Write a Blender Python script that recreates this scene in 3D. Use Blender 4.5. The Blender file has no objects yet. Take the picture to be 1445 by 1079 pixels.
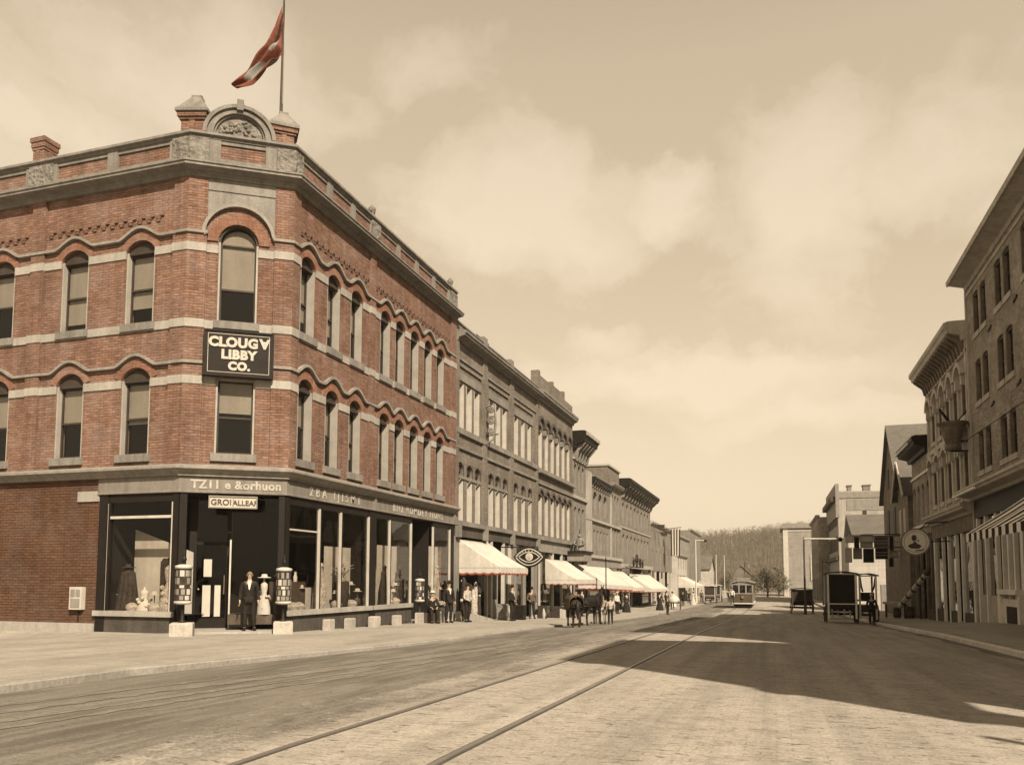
import bpy, bmesh, math, random
from mathutils import Vector, Matrix
random.seed(7)
SC = bpy.context.scene
COL = SC.collection
R = math.radians
E = 1.4
SUN_AZ = (0.686, -0.728)      # horizontal direction towards the sun
SUN_EL = R(40.5)

# ------------------------------------------------------------------ materials
def nodes_of(m):
    m.use_nodes = True
    nt = m.node_tree
    nt.nodes.clear()
    return nt
class NB:
    def __init__(s, nt): s.nt = nt
    def n(s, typ, _in=None, **kw):
        nd = s.nt.nodes.new(typ)
        for k, v in kw.items(): setattr(nd, k, v)
        for k, v in (_in or {}).items():
            sock = nd.inputs[k]
            if isinstance(v, bpy.types.NodeSocket): s.nt.links.new(v, sock)
            else: sock.default_value = v
        return nd
    def math(s, op, a, b=0.0, c=0.0, clamp=False):
        nd = s.n('ShaderNodeMath', {0: a, 1: b, 2: c}, operation=op); nd.use_clamp = clamp
        return nd.outputs[0]
    def mix(s, f, a, b, blend='MIX'):
        nd = s.nt.nodes.new('ShaderNodeMix'); nd.data_type = 'RGBA'; nd.blend_type = blend
        for i, v in ((0, f), (6, a), (7, b)):
            if isinstance(v, bpy.types.NodeSocket): s.nt.links.new(v, nd.inputs[i])
            else: nd.inputs[i].default_value = v if i == 0 else (tuple(v) + (1,))[:4]
        return nd.outputs[2]
    def ramp(s, f, stops):
        nd = s.n('ShaderNodeValToRGB', {0: f}); cr = nd.color_ramp
        while len(cr.elements) < len(stops): cr.elements.new(0.5)
        for e, (p, c) in zip(cr.elements, stops):
            e.position = p; e.color = (c, c, c, 1) if not isinstance(c, tuple) else tuple(c) + (1,)
        return nd.outputs[0]
M = {}
def mat(name, col, rough=0.8, var=0.25, scale=1.2, bump=0.15, fine=14.0, brick=None, planks=None, spec=0.15, col2=None, metallic=0.0, streak=0.0, stops=None):
    m = bpy.data.materials.new(name); nt = nodes_of(m); b = NB(nt)
    tc = b.n('ShaderNodeTexCoord'); ob = tc.outputs['Object']; uv = tc.outputs['UV']
    n1 = b.n('ShaderNodeTexNoise', {'Vector': ob, 'Scale': scale, 'Detail': 6.0, 'Roughness': 0.6}).outputs[0]
    n2 = b.n('ShaderNodeTexNoise', {'Vector': ob, 'Scale': fine, 'Detail': 4.0}).outputs[0]
    base = tuple(col)
    h = n2
    if brick:
        w, hh, mortar = brick
        bt = b.n('ShaderNodeTexBrick', {'Vector': uv, 'Color1': base + (1,), 'Color2': tuple(col2 or [c * 0.72 for c in col]) + (1,),
                 'Mortar': tuple(mortar) + (1,), 'Scale': 1.0, 'Mortar Size': 0.011, 'Mortar Smooth': 0.4, 'Bias': 0.0, 'Brick Width': w, 'Row Height': hh})
        c = bt.outputs[0]
        h = b.math('MULTIPLY_ADD', bt.outputs['Fac'], -1.0, b.math('MULTIPLY', n2, 0.4))
        pn = b.n('ShaderNodeTexNoise', {'Vector': uv, 'Scale': 0.8, 'Detail': 8.0, 'Roughness': 0.7}).outputs[0]
        g_ = sum(base) / 3
        c = b.mix(b.ramp(pn, [(0.45, 0.0), (0.72, 0.55)]), c, tuple(x * .6 + g_ * .75 for x in base))
        rown = b.n('ShaderNodeTexNoise', {'Vector': b.n('ShaderNodeMapping', {'Vector': uv, 'Scale': (1.2, 9.0, 1.0)}).outputs[0], 'Scale': 2.2, 'Detail': 3.0}).outputs[0]
        c = b.mix(1.0, c, b.ramp(rown, [(0.3, 0.72), (0.7, 1.22)]), 'MULTIPLY')
    elif planks:
        w, hh = planks
        bt = b.n('ShaderNodeTexBrick', {'Vector': uv, 'Color1': base + (1,), 'Color2': tuple(x * 0.88 for x in col) + (1,),
                 'Mortar': tuple(x * 0.35 for x in col) + (1,), 'Scale': 1.0, 'Mortar Size': 0.006, 'Mortar Smooth': 0.5, 'Brick Width': w, 'Row Height': hh})
        c = bt.outputs[0]
        h = b.math('MULTIPLY_ADD', bt.outputs['Fac'], -1.0, b.math('MULTIPLY', n2, 0.3))
    else:
        c = b.mix(0.0, base, base)
        if col2: c = b.mix(b.ramp(n1, [(0.38, 0.0), (0.62, 1.0)]), base, tuple(col2))
    v1 = b.ramp(n1, [(0.25, 1.0 - var), (0.75, 1.0 + var * 0.6)])
    c = b.mix(1.0, c, v1, 'MULTIPLY')
    v2 = b.ramp(n2, [(0.3, 1.0 - var * 0.5), (0.7, 1.0 + var * 0.35)])
    c = b.mix(1.0, c, v2, 'MULTIPLY')
    if streak:
        mp = b.n('ShaderNodeMapping', {'Vector': ob, 'Scale': (3.0, 3.0, 0.25)})
        n3 = b.n('ShaderNodeTexNoise', {'Vector': mp.outputs[0], 'Scale': 1.6, 'Detail': 5.0}).outputs[0]
        c = b.mix(1.0, c, b.ramp(n3, [(0.35, 1.0 - streak), (0.6, 1.0)]), 'MULTIPLY')
    bp = b.n('ShaderNodeBump', {'Strength': 1.0, 'Distance': bump * 0.05, 'Height': h})
    p = b.n('ShaderNodeBsdfPrincipled', {'Base Color': c, 'Roughness': rough, 'Metallic': metallic, 'Specular IOR Level': spec, 'Normal': bp.outputs[0]})
    o = b.n('ShaderNodeOutputMaterial', {0: p.outputs[0]})
    M[name] = m
    return m
def glass_mat(name, tint=0.85, refl=1.0, wav=0.006):
    m = bpy.data.materials.new(name); nt = nodes_of(m); b = NB(nt)
    ob = b.n('ShaderNodeTexCoord').outputs['Object']
    nz = b.n('ShaderNodeTexNoise', {'Vector': ob, 'Scale': 1.1, 'Detail': 1.0}).outputs[0]
    bp = b.n('ShaderNodeBump', {'Strength': 1.0, 'Distance': wav, 'Height': nz}).outputs[0]
    bf = b.n('ShaderNodeNewGeometry').outputs['Backfacing']
    fr = b.n('ShaderNodeFresnel', {'IOR': b.math('SUBTRACT', 1.5, b.math('MULTIPLY', bf, 1.5 - 1 / 1.5))}).outputs[0]
    f = b.math('MULTIPLY', fr, refl, clamp=True)
    t = b.n('ShaderNodeBsdfTransparent', {'Color': (tint, tint * 0.97, tint * 0.93, 1)})
    g = b.n('ShaderNodeBsdfGlossy', {'Color': (1, 1, 1, 1), 'Roughness': 0.02, 'Normal': bp})
    mx = b.n('ShaderNodeMixShader', {0: f, 1: t.outputs[0], 2: g.outputs[0]})
    b.n('ShaderNodeOutputMaterial', {0: mx.outputs[0]})
    M[name] = m

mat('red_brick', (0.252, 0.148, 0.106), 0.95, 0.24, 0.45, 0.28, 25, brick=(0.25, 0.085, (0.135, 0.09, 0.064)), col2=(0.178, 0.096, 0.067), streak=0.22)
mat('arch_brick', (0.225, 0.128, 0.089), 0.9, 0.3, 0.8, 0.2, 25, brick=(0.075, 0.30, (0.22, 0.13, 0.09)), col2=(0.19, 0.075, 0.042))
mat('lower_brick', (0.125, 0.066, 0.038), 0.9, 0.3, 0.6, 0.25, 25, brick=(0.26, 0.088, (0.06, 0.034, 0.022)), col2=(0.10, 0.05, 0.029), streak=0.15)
mat('grey_brick', (0.225, 0.188, 0.152), 0.9, 0.3, 0.5, 0.18, 25, brick=(0.24, 0.082, (0.12, 0.105, 0.088)), col2=(0.165, 0.145, 0.12), streak=0.15)
mat('brown_brick', (0.43, 0.38, 0.31), 0.9, 0.3, 0.5, 0.25, 25, brick=(0.27, 0.105, (0.105, 0.085, 0.066)), col2=(0.27, 0.235, 0.19), streak=0.15)
mat('pale_brick', (0.235, 0.213, 0.183), 0.9, 0.25, 0.6, 0.15, 25, brick=(0.24, 0.082, (0.16, 0.142, 0.12)), col2=(0.20, 0.18, 0.155), streak=0.18)
mat('stone', (0.215, 0.20, 0.178), 0.85, 0.30, 0.9, 0.25, 18, streak=0.22)
mat('pale_stone', (0.33, 0.31, 0.275), 0.85, 0.22, 1.1, 0.2, 18, streak=0.15)
mat('trim_stone', (0.255, 0.236, 0.208), 0.85, 0.25, 1.0, 0.2, 18, streak=0.2)
mat('worn_letter', (0.40, 0.37, 0.32), 0.7, 0.4, 4.0, 0.05, 30)
mat('block_stone', (0.40, 0.37, 0.325), 0.9, 0.3, 1.5, 0.3, 14, streak=0.15)
mat('carved_stone', (0.20, 0.185, 0.163), 0.9, 0.5, 3.0, 2.2, 8)
mat('dark_stone', (0.08, 0.07, 0.06), 0.8, 0.3, 1.0, 0.2, 18, streak=0.2)
mat('fascia_paint', (0.20, 0.182, 0.157), 0.7, 0.25, 0.8, 0.1, 20, streak=0.2)
mat('letter_paint', (0.44, 0.405, 0.345), 0.6, 0.2, 3.0, 0.05, 30)
mat('sign_black', (0.016, 0.012, 0.009), 0.55, 0.4, 2.0, 0.06, 30)
mat('dark_wood', (0.014, 0.011, 0.009), 0.55, 0.3, 2.0, 0.08, 30)
mat('brown_wood', (0.085, 0.066, 0.05), 0.7, 0.35, 2.0, 0.1, 20, streak=0.2)
mat('pale_paint', (0.46, 0.43, 0.375), 0.65, 0.2, 2.0, 0.06, 25, streak=0.12)
mat('grey_paint', (0.23, 0.212, 0.187), 0.65, 0.22, 2.0, 0.06, 25, streak=0.12)
mat('soffit_paint', (0.30, 0.27, 0.235), 0.8, 0.2, 2.0, 0.06, 25)
mat('window_frame', (0.31, 0.29, 0.255), 0.65, 0.2, 2.0, 0.06, 25)
mat('sash', (0.05, 0.04, 0.032), 0.6, 0.3, 2.0, 0.05, 25)
mat('blind', (0.27, 0.25, 0.213), 0.9, 0.18, 1.0, 0.03, 25, streak=0.1)
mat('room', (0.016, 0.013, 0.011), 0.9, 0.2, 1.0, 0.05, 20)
mat('roof', (0.15, 0.135, 0.12), 0.9, 0.3, 0.6, 0.2, 12)
mat('shingle', (0.135, 0.123, 0.106), 0.9, 0.25, 0.6, 0.2, 12, planks=(0.4, 0.22))
mat('clapboard', (0.47, 0.44, 0.39), 0.8, 0.15, 0.8, 0.15, 14, planks=(4.0, 0.2), streak=0.12)
mat('grey_clapboard', (0.28, 0.26, 0.23), 0.8, 0.2, 0.8, 0.15, 14, planks=(4.0, 0.24), streak=0.15)
mat('canvas', (0.70, 0.66, 0.585), 0.95, 0.16, 0.7, 0.25, 6, streak=0.12)
mat('white_canvas', (0.84, 0.80, 0.72), 0.95, 0.12, 1.0, 0.2, 10)
mat('canvas_dark', (0.03, 0.025, 0.02), 0.95, 0.2, 1.0, 0.2, 10)
mat('red_cloth', (0.25, 0.068, 0.042), 0.95, 0.35, 3.0, 0.2, 14)
mat('flag_red', (0.175, 0.06, 0.04), 0.9, 0.3, 3.0, 0.2, 10)
mat('flag_grey', (0.21, 0.205, 0.185), 0.9, 0.3, 3.0, 0.2, 10)
mat('iron', (0.02, 0.017, 0.014), 0.5, 0.3, 3.0, 0.06, 30, metallic=0.3)
mat('pale_iron', (0.32, 0.30, 0.27), 0.5, 0.3, 3.0, 0.06, 30)
mat('skin', (0.40, 0.28, 0.20), 0.6, 0.08, 8.0, 0.02, 40)
mat('hair', (0.20, 0.15, 0.10), 0.8, 0.3, 20.0, 0.3, 60)
mat('suit', (0.022, 0.018, 0.015), 0.95, 0.3, 6.0, 0.15, 40)
mat('brown_suit', (0.10, 0.075, 0.055), 0.95, 0.3, 6.0, 0.15, 40)
mat('pale_cloth', (0.40, 0.37, 0.32), 0.95, 0.2, 5.0, 0.2, 30)
mat('tan_cloth', (0.30, 0.24, 0.17), 0.95, 0.25, 5.0, 0.2, 30)
mat('white_cloth', (0.52, 0.49, 0.43), 0.9, 0.1, 5.0, 0.1, 30)
mat('shoe', (0.02, 0.018, 0.016), 0.4, 0.2, 5.0, 0.05, 30)
mat('horse_bay', (0.036, 0.024, 0.017), 0.7, 0.3, 4.0, 0.1, 40)
mat('horse_black', (0.014, 0.011, 0.009), 0.6, 0.3, 4.0, 0.1, 40)
mat('blanket', (0.12, 0.082, 0.055), 0.95, 0.35, 3.0, 0.3, 20)
mat('leather', (0.03, 0.024, 0.02), 0.5, 0.3, 5.0, 0.05, 30)
mat('bark', (0.13, 0.105, 0.08), 0.95, 0.3, 4.0, 0.4, 20)
mat('leaf', (0.085, 0.074, 0.05), 0.8, 0.5, 0.9, 0.1, 5)
mat('twig', (0.12, 0.10, 0.077), 0.95, 0.18, 0.06, 0.1, 3)
mat('hill_soil', (0.115, 0.097, 0.073), 0.95, 0.3, 0.05, 0.3, 1.0)
mat('kerb_stone', (0.29, 0.27, 0.24), 0.9, 0.3, 1.0, 0.3, 12)
mat('brass', (0.35, 0.27, 0.15), 0.4, 0.2, 5.0, 0.05, 30, metallic=0.8)
mat('trolley_paint', (0.15, 0.125, 0.095), 0.6, 0.2, 2.0, 0.05, 25)
mat('rail_steel', (0.27, 0.25, 0.225), 0.42, 0.2, 2.0, 0.05, 25, metallic=0.55)
mat('goods_dark', (0.045, 0.036, 0.03), 0.85, 0.5, 9.0, 0.5, 22)
mat('goods_mid', (0.42, 0.38, 0.33), 0.85, 0.6, 9.0, 0.5, 22)
mat('print_paper', (0.44, 0.405, 0.345), 0.8, 0.1, 3.0, 0.05, 30)
mat('rose_paint', (0.45, 0.22, 0.16), 0.7, 0.2, 3.0, 0.05, 30)
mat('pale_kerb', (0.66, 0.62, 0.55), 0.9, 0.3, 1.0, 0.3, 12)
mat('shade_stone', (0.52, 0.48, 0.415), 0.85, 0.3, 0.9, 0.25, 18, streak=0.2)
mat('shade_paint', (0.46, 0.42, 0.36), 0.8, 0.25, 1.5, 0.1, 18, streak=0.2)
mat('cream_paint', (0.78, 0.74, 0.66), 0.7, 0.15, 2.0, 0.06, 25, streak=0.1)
mat('dull_wood', (0.21, 0.175, 0.14), 0.8, 0.35, 2.0, 0.12, 20, planks=(3.0, 0.2), streak=0.2)
def canvas_through(name, f_):
    # thin awning canvas lets some daylight through
    nt = M[name].node_tree; b = NB(nt); pr = [n for n in nt.nodes if n.type == 'BSDF_PRINCIPLED'][0]; out = [n for n in nt.nodes if n.type == 'OUTPUT_MATERIAL'][0]
    tr = b.n('ShaderNodeBsdfTranslucent'); nt.links.new(pr.inputs['Base Color'].links[0].from_socket, tr.inputs[0])
    mx = b.n('ShaderNodeMixShader', {0: f_, 1: pr.outputs[0], 2: tr.outputs[0]}); nt.links.new(mx.outputs[0], out.inputs[0])
canvas_through('canvas', 0.3)
glass_mat('glass', 0.84, 0.75)
glass_mat('plate_glass', 0.90, 1.5, 0.004)
glass_mat('dim_glass', 0.85, 0.45, 0.004)

def ground_mat(name, kind):
    m = bpy.data.materials.new(name); nt = nodes_of(m); b = NB(nt)
    ob = b.n('ShaderNodeTexCoord').outputs['Object']
    st = b.n('ShaderNodeMapping', {'Vector': ob, 'Scale': (1.0, 0.22, 1.0), 'Rotation': (0, 0, 0)}).outputs[0]
    st2 = b.n('ShaderNodeMapping', {'Vector': ob, 'Scale': (0.9, 2.0, 1.0), 'Rotation': (0, 0, R(-14))}).outputs[0]
    big = b.n('ShaderNodeTexNoise', {'Vector': st, 'Scale': 0.9, 'Detail': 6.0, 'Roughness': 0.62}).outputs[0]
    mid = b.n('ShaderNodeTexNoise', {'Vector': ob, 'Scale': 3.0, 'Detail': 6.0, 'Roughness': 0.7}).outputs[0]
    fin = b.n('ShaderNodeTexNoise', {'Vector': ob, 'Scale': 34.0, 'Detail': 3.0, 'Roughness': 0.7}).outputs[0]
    fl = b.n('ShaderNodeTexNoise', {'Vector': st2, 'Scale': 8.5, 'Detail': 2.0, 'Roughness': 0.5}).outputs[0]
    fl2 = b.n('ShaderNodeTexNoise', {'Vector': st2, 'Scale': 2.2, 'Detail': 3.0, 'Roughness': 0.5}).outputs[0]
    if kind == 'paving':
        col = b.mix(b.ramp(big, [(0.3, 0.0), (0.7, 1.0)]), (0.295, 0.265, 0.225), (0.385, 0.35, 0.30))
        # worn granite setts under the dust
        bk = b.n('ShaderNodeTexBrick', {'Vector': ob, 'Color1': (1, 1, 1, 1), 'Color2': (0.78, 0.78, 0.78, 1), 'Mortar': (0.62, 0.62, 0.62, 1), 'Scale': 1.0,
                 'Mortar Size': 0.012, 'Mortar Smooth': 0.6, 'Brick Width': 0.26, 'Row Height': 0.13})
        col = b.mix(b.ramp(mid, [(0.40, 0.0), (0.60, 1.0)]), col, b.mix(1.0, col, bk.outputs[0], 'MULTIPLY'))
        fleck = b.math('MULTIPLY', b.ramp(fl, [(0.60, 0.0), (0.64, 1.0)]), b.ramp(fl2, [(0.4, 0.0), (0.6, 1.0)]))
        col = b.mix(b.math('MULTIPLY', fleck, 0.75), col, (0.075, 0.062, 0.05))
        rut = b.n('ShaderNodeTexNoise', {'Vector': b.n('ShaderNodeMapping', {'Vector': ob, 'Scale': (1.6, 0.06, 1.0), 'Rotation': (0, 0, R(3))}).outputs[0], 'Scale': 1.5, 'Detail': 4.0}).outputs[0]
        col = b.mix(1.0, col, b.ramp(rut, [(0.32, 0.80), (0.6, 1.06)]), 'MULTIPLY')
        sp = b.n('ShaderNodeTexVoronoi', {'Vector': st2, 'Scale': 5.0}).outputs['Distance']
        col = b.mix(b.math('MULTIPLY', b.ramp(sp, [(0.05, 1.0), (0.11, 0.0)]), b.ramp(fl2, [(0.45, 0.0), (0.55, 0.8)])), col, (0.07, 0.056, 0.043))
        bmp = 0.012
    elif kind == 'macadam':
        col = b.mix(b.ramp(big, [(0.3, 0.0), (0.72, 1.0)]), (0.085, 0.075, 0.062), (0.20, 0.18, 0.15))
        lin = b.n('ShaderNodeTexNoise', {'Vector': b.n('ShaderNodeMapping', {'Vector': ob, 'Scale': (2.6, 0.28, 1.0), 'Rotation': (0, 0, R(-6))}).outputs[0], 'Scale': 2.2, 'Detail': 5.0}).outputs[0]
        col = b.mix(b.ramp(lin, [(0.45, 0.0), (0.75, 0.6)]), col, (0.28, 0.255, 0.215))
        fleck = b.ramp(fl, [(0.62, 0.0), (0.67, 0.55)])
        col = b.mix(fleck, col, (0.08, 0.068, 0.055))
        bmp = 0.02
    elif kind == 'pavement':
        col = b.mix(b.ramp(mid, [(0.3, 0.0), (0.7, 1.0)]), (0.275, 0.25, 0.213), (0.375, 0.343, 0.292))
        bk = b.n('ShaderNodeTexBrick', {'Vector': ob, 'Color1': (1, 1, 1, 1), 'Color2': (0.93, 0.93, 0.93, 1), 'Mortar': (0.72, 0.72, 0.72, 1), 'Scale': 1.0,
                 'Mortar Size': 0.012, 'Mortar Smooth': 0.3, 'Brick Width': 1.9, 'Row Height': 1.5})
        col = b.mix(1.0, col, bk.outputs[0], 'MULTIPLY')
        stn = b.ramp(big, [(0.30, 0.72), (0.55, 1.0)])
        col = b.mix(1.0, col, stn, 'MULTIPLY')
        fleck = b.ramp(fl, [(0.68, 0.0), (0.72, 0.5)])
        col = b.mix(fleck, col, (0.12, 0.10, 0.08))
        bmp = 0.008
    else:
        col = b.mix(b.ramp(mid, [(0.3, 0.0), (0.7, 1.0)]), (0.17, 0.15, 0.115), (0.25, 0.22, 0.175))
        bmp = 0.02
    col = b.mix(1.0, col, b.ramp(fin, [(0.3, 0.70), (0.7, 1.22)]), 'MULTIPLY')
    hh = b.math('ADD', b.math('MULTIPLY', mid, 1.0), b.math('MULTIPLY', fin, 0.35))
    bp = b.n('ShaderNodeBump', {'Strength': 1.0, 'Distance': bmp, 'Height': hh}).outputs[0]
    p = b.n('ShaderNodeBsdfPrincipled', {'Base Color': col, 'Roughness': 0.92, 'Specular IOR Level': 0.2, 'Normal': bp})
    if kind == 'paving':
        # the setts are lost under dirt towards the left: ragged, blotchy margin
        xx = b.n('ShaderNodeSeparateXYZ', {0: ob}).outputs[0]
        e_ = b.math('ADD', xx, b.math('ADD', b.math('MULTIPLY', b.math('SUBTRACT', big, 0.5), 3.2), b.math('MULTIPLY', b.math('SUBTRACT', mid, 0.5), 2.6)))
        e_ = b.math('ADD', e_, b.math('MULTIPLY', b.math('SUBTRACT', fin, 0.5), 0.9))
        a_ = b.n('ShaderNodeMapRange', {0: e_, 1: -5.3, 2: -4.3, 3: 0.0, 4: 1.0}).outputs[0]
        tr = b.n('ShaderNodeBsdfTransparent')
        p = b.n('ShaderNodeMixShader', {0: a_, 1: tr.outputs[0], 2: p.outputs[0]})
    b.n('ShaderNodeOutputMaterial', {0: p.outputs[0]})
    M[name] = m
for k in ('paving', 'macadam', 'pavement', 'earth'): ground_mat(k + '_ground', k)
mat('dust', (0.205, 0.185, 0.155), 0.95, 0.35, 2.2, 0.15, 16)

# ------------------------------------------------------------------ mesh helpers
class Fac:
    """A facade plane: u runs along it, z is up, w points out of the wall."""
    def __init__(s, o, u):
        l = math.hypot(*u); s.o = o; s.u = (u[0] / l, u[1] / l); s.n = (s.u[1], -s.u[0])
    def p(s, u, z, w=0.0):
        return (s.o[0] + s.u[0] * u + s.n[0] * w, s.o[1] + s.u[1] * u + s.n[1] * w, z)
WORLD = Fac((0, 0), (1, 0))
OFF = {}
SPLIT = {'pilaster', 'shop_frame', 'shop_post', 'carved_pedestal', 'mullion', 'bracket', 'stall_riser', 'shop_sill', 'stone_pier', 'window_arch', 'shutter', 'tie_plate', 'corbel', 'arch_hood', 'window_hood', 'stone_band', 'hood_mould',
         'shop_window', 'paper_notice', 'side_curtain', 'chimney', 'cornice_board', 'arm', 'hook', 'wheel', 'fender', 'platform_post', 'ear', 'eye', 'shoe', 'hoop', 'backdrop', 'hanging_lamp', 'shaft', 'prop', 'door', 'window', 'bargeboard', 'coping', 'photo_print', 'slate_band', 'stone_panel', 'cornice', 'rim', 'seat_back', 'lettering', 'gable_wall', 'frame', 'post', 'roof_rail', 'panel', 'hanging_lamp'}
class MB:
    def __init__(s): s.v = []; s.f = []; s.m = []; s.sm = []
    def add(s, vs, fs, mi=0, smooth=False):
        k = len(s.v); s.v += [tuple(x) for x in vs]
        for f in fs: s.f.append([i + k for i in f]); s.m.append(mi); s.sm.append(smooth)
        return s
    def box(s, x0, x1, y0, y1, z0, z1, mi=0):
        return s.fbox(None, x0, x1, z0, z1, y0, y1, mi)
    def fbox(s, F, u0, u1, z0, z1, w0, w1, mi=0):
        if F is None: P = lambda u, z, w: (u, w, z)
        else: P = F.p
        vs = [P(u, z, w) for w in (w0, w1) for z in (z0, z1) for u in (u0, u1)]
        return s.add(vs, [(0, 1, 3, 2), (4, 6, 7, 5), (0, 4, 5, 1), (2, 3, 7, 6), (0, 2, 6, 4), (1, 5, 7, 3)], mi)
    def fpoly(s, F, pts, w0, w1, mi=0, smooth=False):
        P = (lambda u, z, w: (u, w, z)) if F is None else F.p
        n = len(pts)
        vs = [P(a, b, w0) for a, b in pts] + [P(a, b, w1) for a, b in pts]
        s.add(vs, [list(range(n))[::-1], [n + i for i in range(n)]], mi)
        s.add(vs, [(i, (i + 1) % n, n + (i + 1) % n, n + i) for i in range(n)], mi, smooth)
        return s
    def fquad(s, F, u0, u1, z0, z1, w, mi=0):
        return s.add([F.p(u0, z0, w), F.p(u1, z0, w), F.p(u1, z1, w), F.p(u0, z1, w)], [(0, 1, 2, 3)], mi)
    def fband(s, F, path, h, w0, w1, mi=0, h0=0.0):
        """box-section band following a path of (u,z); h above the path"""
        n = len(path); nor = []
        for i in range(n):
            a = path[max(0, i - 1)]; b = path[min(n - 1, i + 1)]
            l = math.hypot(b[0] - a[0], b[1] - a[1]) or 1
            nor.append((-(b[1] - a[1]) / l, (b[0] - a[0]) / l))
        vs = []
        for (u, z), (nu, nz) in zip(path, nor):
            for t, w in ((h0, w0), (h0, w1), (h, w1), (h, w0)):
                vs.append(F.p(u + nu * t, z + nz * t, w))
        fs = []
        for i in range(n - 1):
            a, b = i * 4, i * 4 + 4
            fs += [(a, b, b + 1, a + 1), (a + 1, b + 1, b + 2, a + 2), (a + 2, b + 2, b + 3, a + 3), (a + 3, b + 3, b, a)]
        fs += [(0, 1, 2, 3), tuple((n - 1) * 4 + k for k in (3, 2, 1, 0))]
        return s.add(vs, fs, mi)
    def run(s, path, prof, mi=0, closed=False):
        """sweep a closed profile [(w,z)] along a plan path with mitres; w to the right of the path"""
        n = len(path); m = len(prof); vs = []
        for i, p in enumerate(path):
            def seg(a, b):
                l = math.hypot(b[0] - a[0], b[1] - a[1]); return ((b[1] - a[1]) / l, -(b[0] - a[0]) / l)
            n1 = seg(path[i - 1], p) if i > 0 or closed else None
            n2 = seg(p, path[(i + 1) % n]) if i < n - 1 or closed else None
            if n1 is None: mt = n2
            elif n2 is None: mt = n1
            else:
                k = 1 + n1[0] * n2[0] + n1[1] * n2[1]
                mt = ((n1[0] + n2[0]) / k, (n1[1] + n2[1]) / k)
            vs += [(p[0] + mt[0] * w, p[1] + mt[1] * w, z) for w, z in prof]
        fs = []
        for i in range(n - (0 if closed else 1)):
            for j in range(m):
                a, b = i * m, ((i + 1) % n) * m; k = (j + 1) % m
                fs.append((a + j, b + j, b + k, a + k))
        if not closed: fs += [tuple(range(m)), tuple((n - 1) * m + j for j in range(m))[::-1]]
        return s.add(vs, fs, mi)
    def tube(s, pts, r, n=8, mi=0, cap=True, smooth=True):
        pts = [Vector(p) for p in pts]; rs = r if isinstance(r, (list, tuple)) else [r] * len(pts)
        vs = []; prev = None
        for i, p in enumerate(pts):
            d = (pts[min(i + 1, len(pts) - 1)] - pts[max(i - 1, 0)]).normalized()
            a = prev if prev is not None else (Vector((0, 0, 1)) if abs(d.z) < 0.9 else Vector((1, 0, 0)))
            x = (a - d * a.dot(d)).normalized(); y = d.cross(x); prev = x
            vs += [p + (x * math.cos(t * 2 * math.pi / n) + y * math.sin(t * 2 * math.pi / n)) * rs[i] for t in range(n)]
        fs = [(i * n + j, i * n + (j + 1) % n, (i + 1) * n + (j + 1) % n, (i + 1) * n + j) for i in range(len(pts) - 1) for j in range(n)]
        s.add(vs, fs, mi, smooth)
        if cap: s.add(vs, [tuple(range(n))[::-1], tuple((len(pts) - 1) * n + j for j in range(n))], mi)
        return s
    def lathe(s, c, prof, n=20, mi=0, smooth=True, axis='z', sx=1.0, sy=1.0):
        """prof: list of (r, h) from bottom to top around c"""
        vs = []
        for r, h in prof:
            for k in range(n):
                a = 2 * math.pi * k / n; p = (r * math.cos(a) * sx, r * math.sin(a) * sy, h)
                if axis == 'y': p = (p[0], p[2], p[1])
                if axis == 'x': p = (p[2], p[0], p[1])
                vs.append((c[0] + p[0], c[1] + p[1], c[2] + p[2]))
        fs = [(i * n + j, i * n + (j + 1) % n, (i + 1) * n + (j + 1) % n, (i + 1) * n + j) for i in range(len(prof) - 1) for j in range(n)]
        s.add(vs, fs, mi, smooth)
        s.add(vs, [tuple(range(n))[::-1], tuple((len(prof) - 1) * n + j for j in range(n))], mi)
        return s
    def ball(s, c, r, n=10, mi=0, sz=1.0, sy=1.0, sx=1.0):
        k = n // 2 + 1
        return s.lathe(c, [(max(1e-4, r * math.sin(math.pi * i / k)), -r * sz * math.cos(math.pi * i / k)) for i in range(k + 1)], n, mi, sx=sx, sy=sy)
    def mesh_in(s, mesh, fn, mi=0, smooth=False):
        return s.add([fn(v.co) for v in mesh.vertices], [tuple(p.vertices) for p in mesh.polygons], mi, smooth)
    def xform(s, fn):
        s.v = [tuple(fn(Vector(p))) for p in s.v]; return s
    def build(s, name, mats, parent=None, bevel=0.0):
        if name in SPLIT and parent is not None:
            par = {}
            def find(a):
                while par.setdefault(a, a) != a: par[a] = par[par[a]]; a = par[a]
                return a
            key = [tuple(round(c, 3) for c in v) for v in s.v]
            for f in s.f:
                r0 = find(key[f[0]])
                for i in f[1:]:
                    r1 = find(key[i])
                    if r1 != r0: par[r1] = r0
            groups = {}
            for f, m_, q in zip(s.f, s.m, s.sm): groups.setdefault(find(key[f[0]]), []).append((f, m_, q))
            if 1 < len(groups) <= 100:
                o = None
                for g in groups.values():
                    x = MB(); ix = {}
                    for f, m_, q in g:
                        for i in f:
                            if i not in ix: ix[i] = len(x.v); x.v.append(s.v[i])
                        x.f.append([ix[i] for i in f]); x.m.append(m_); x.sm.append(q)
                    o = x._build(name, mats, parent)
                return o
        return s._build(name, mats, parent)
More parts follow.
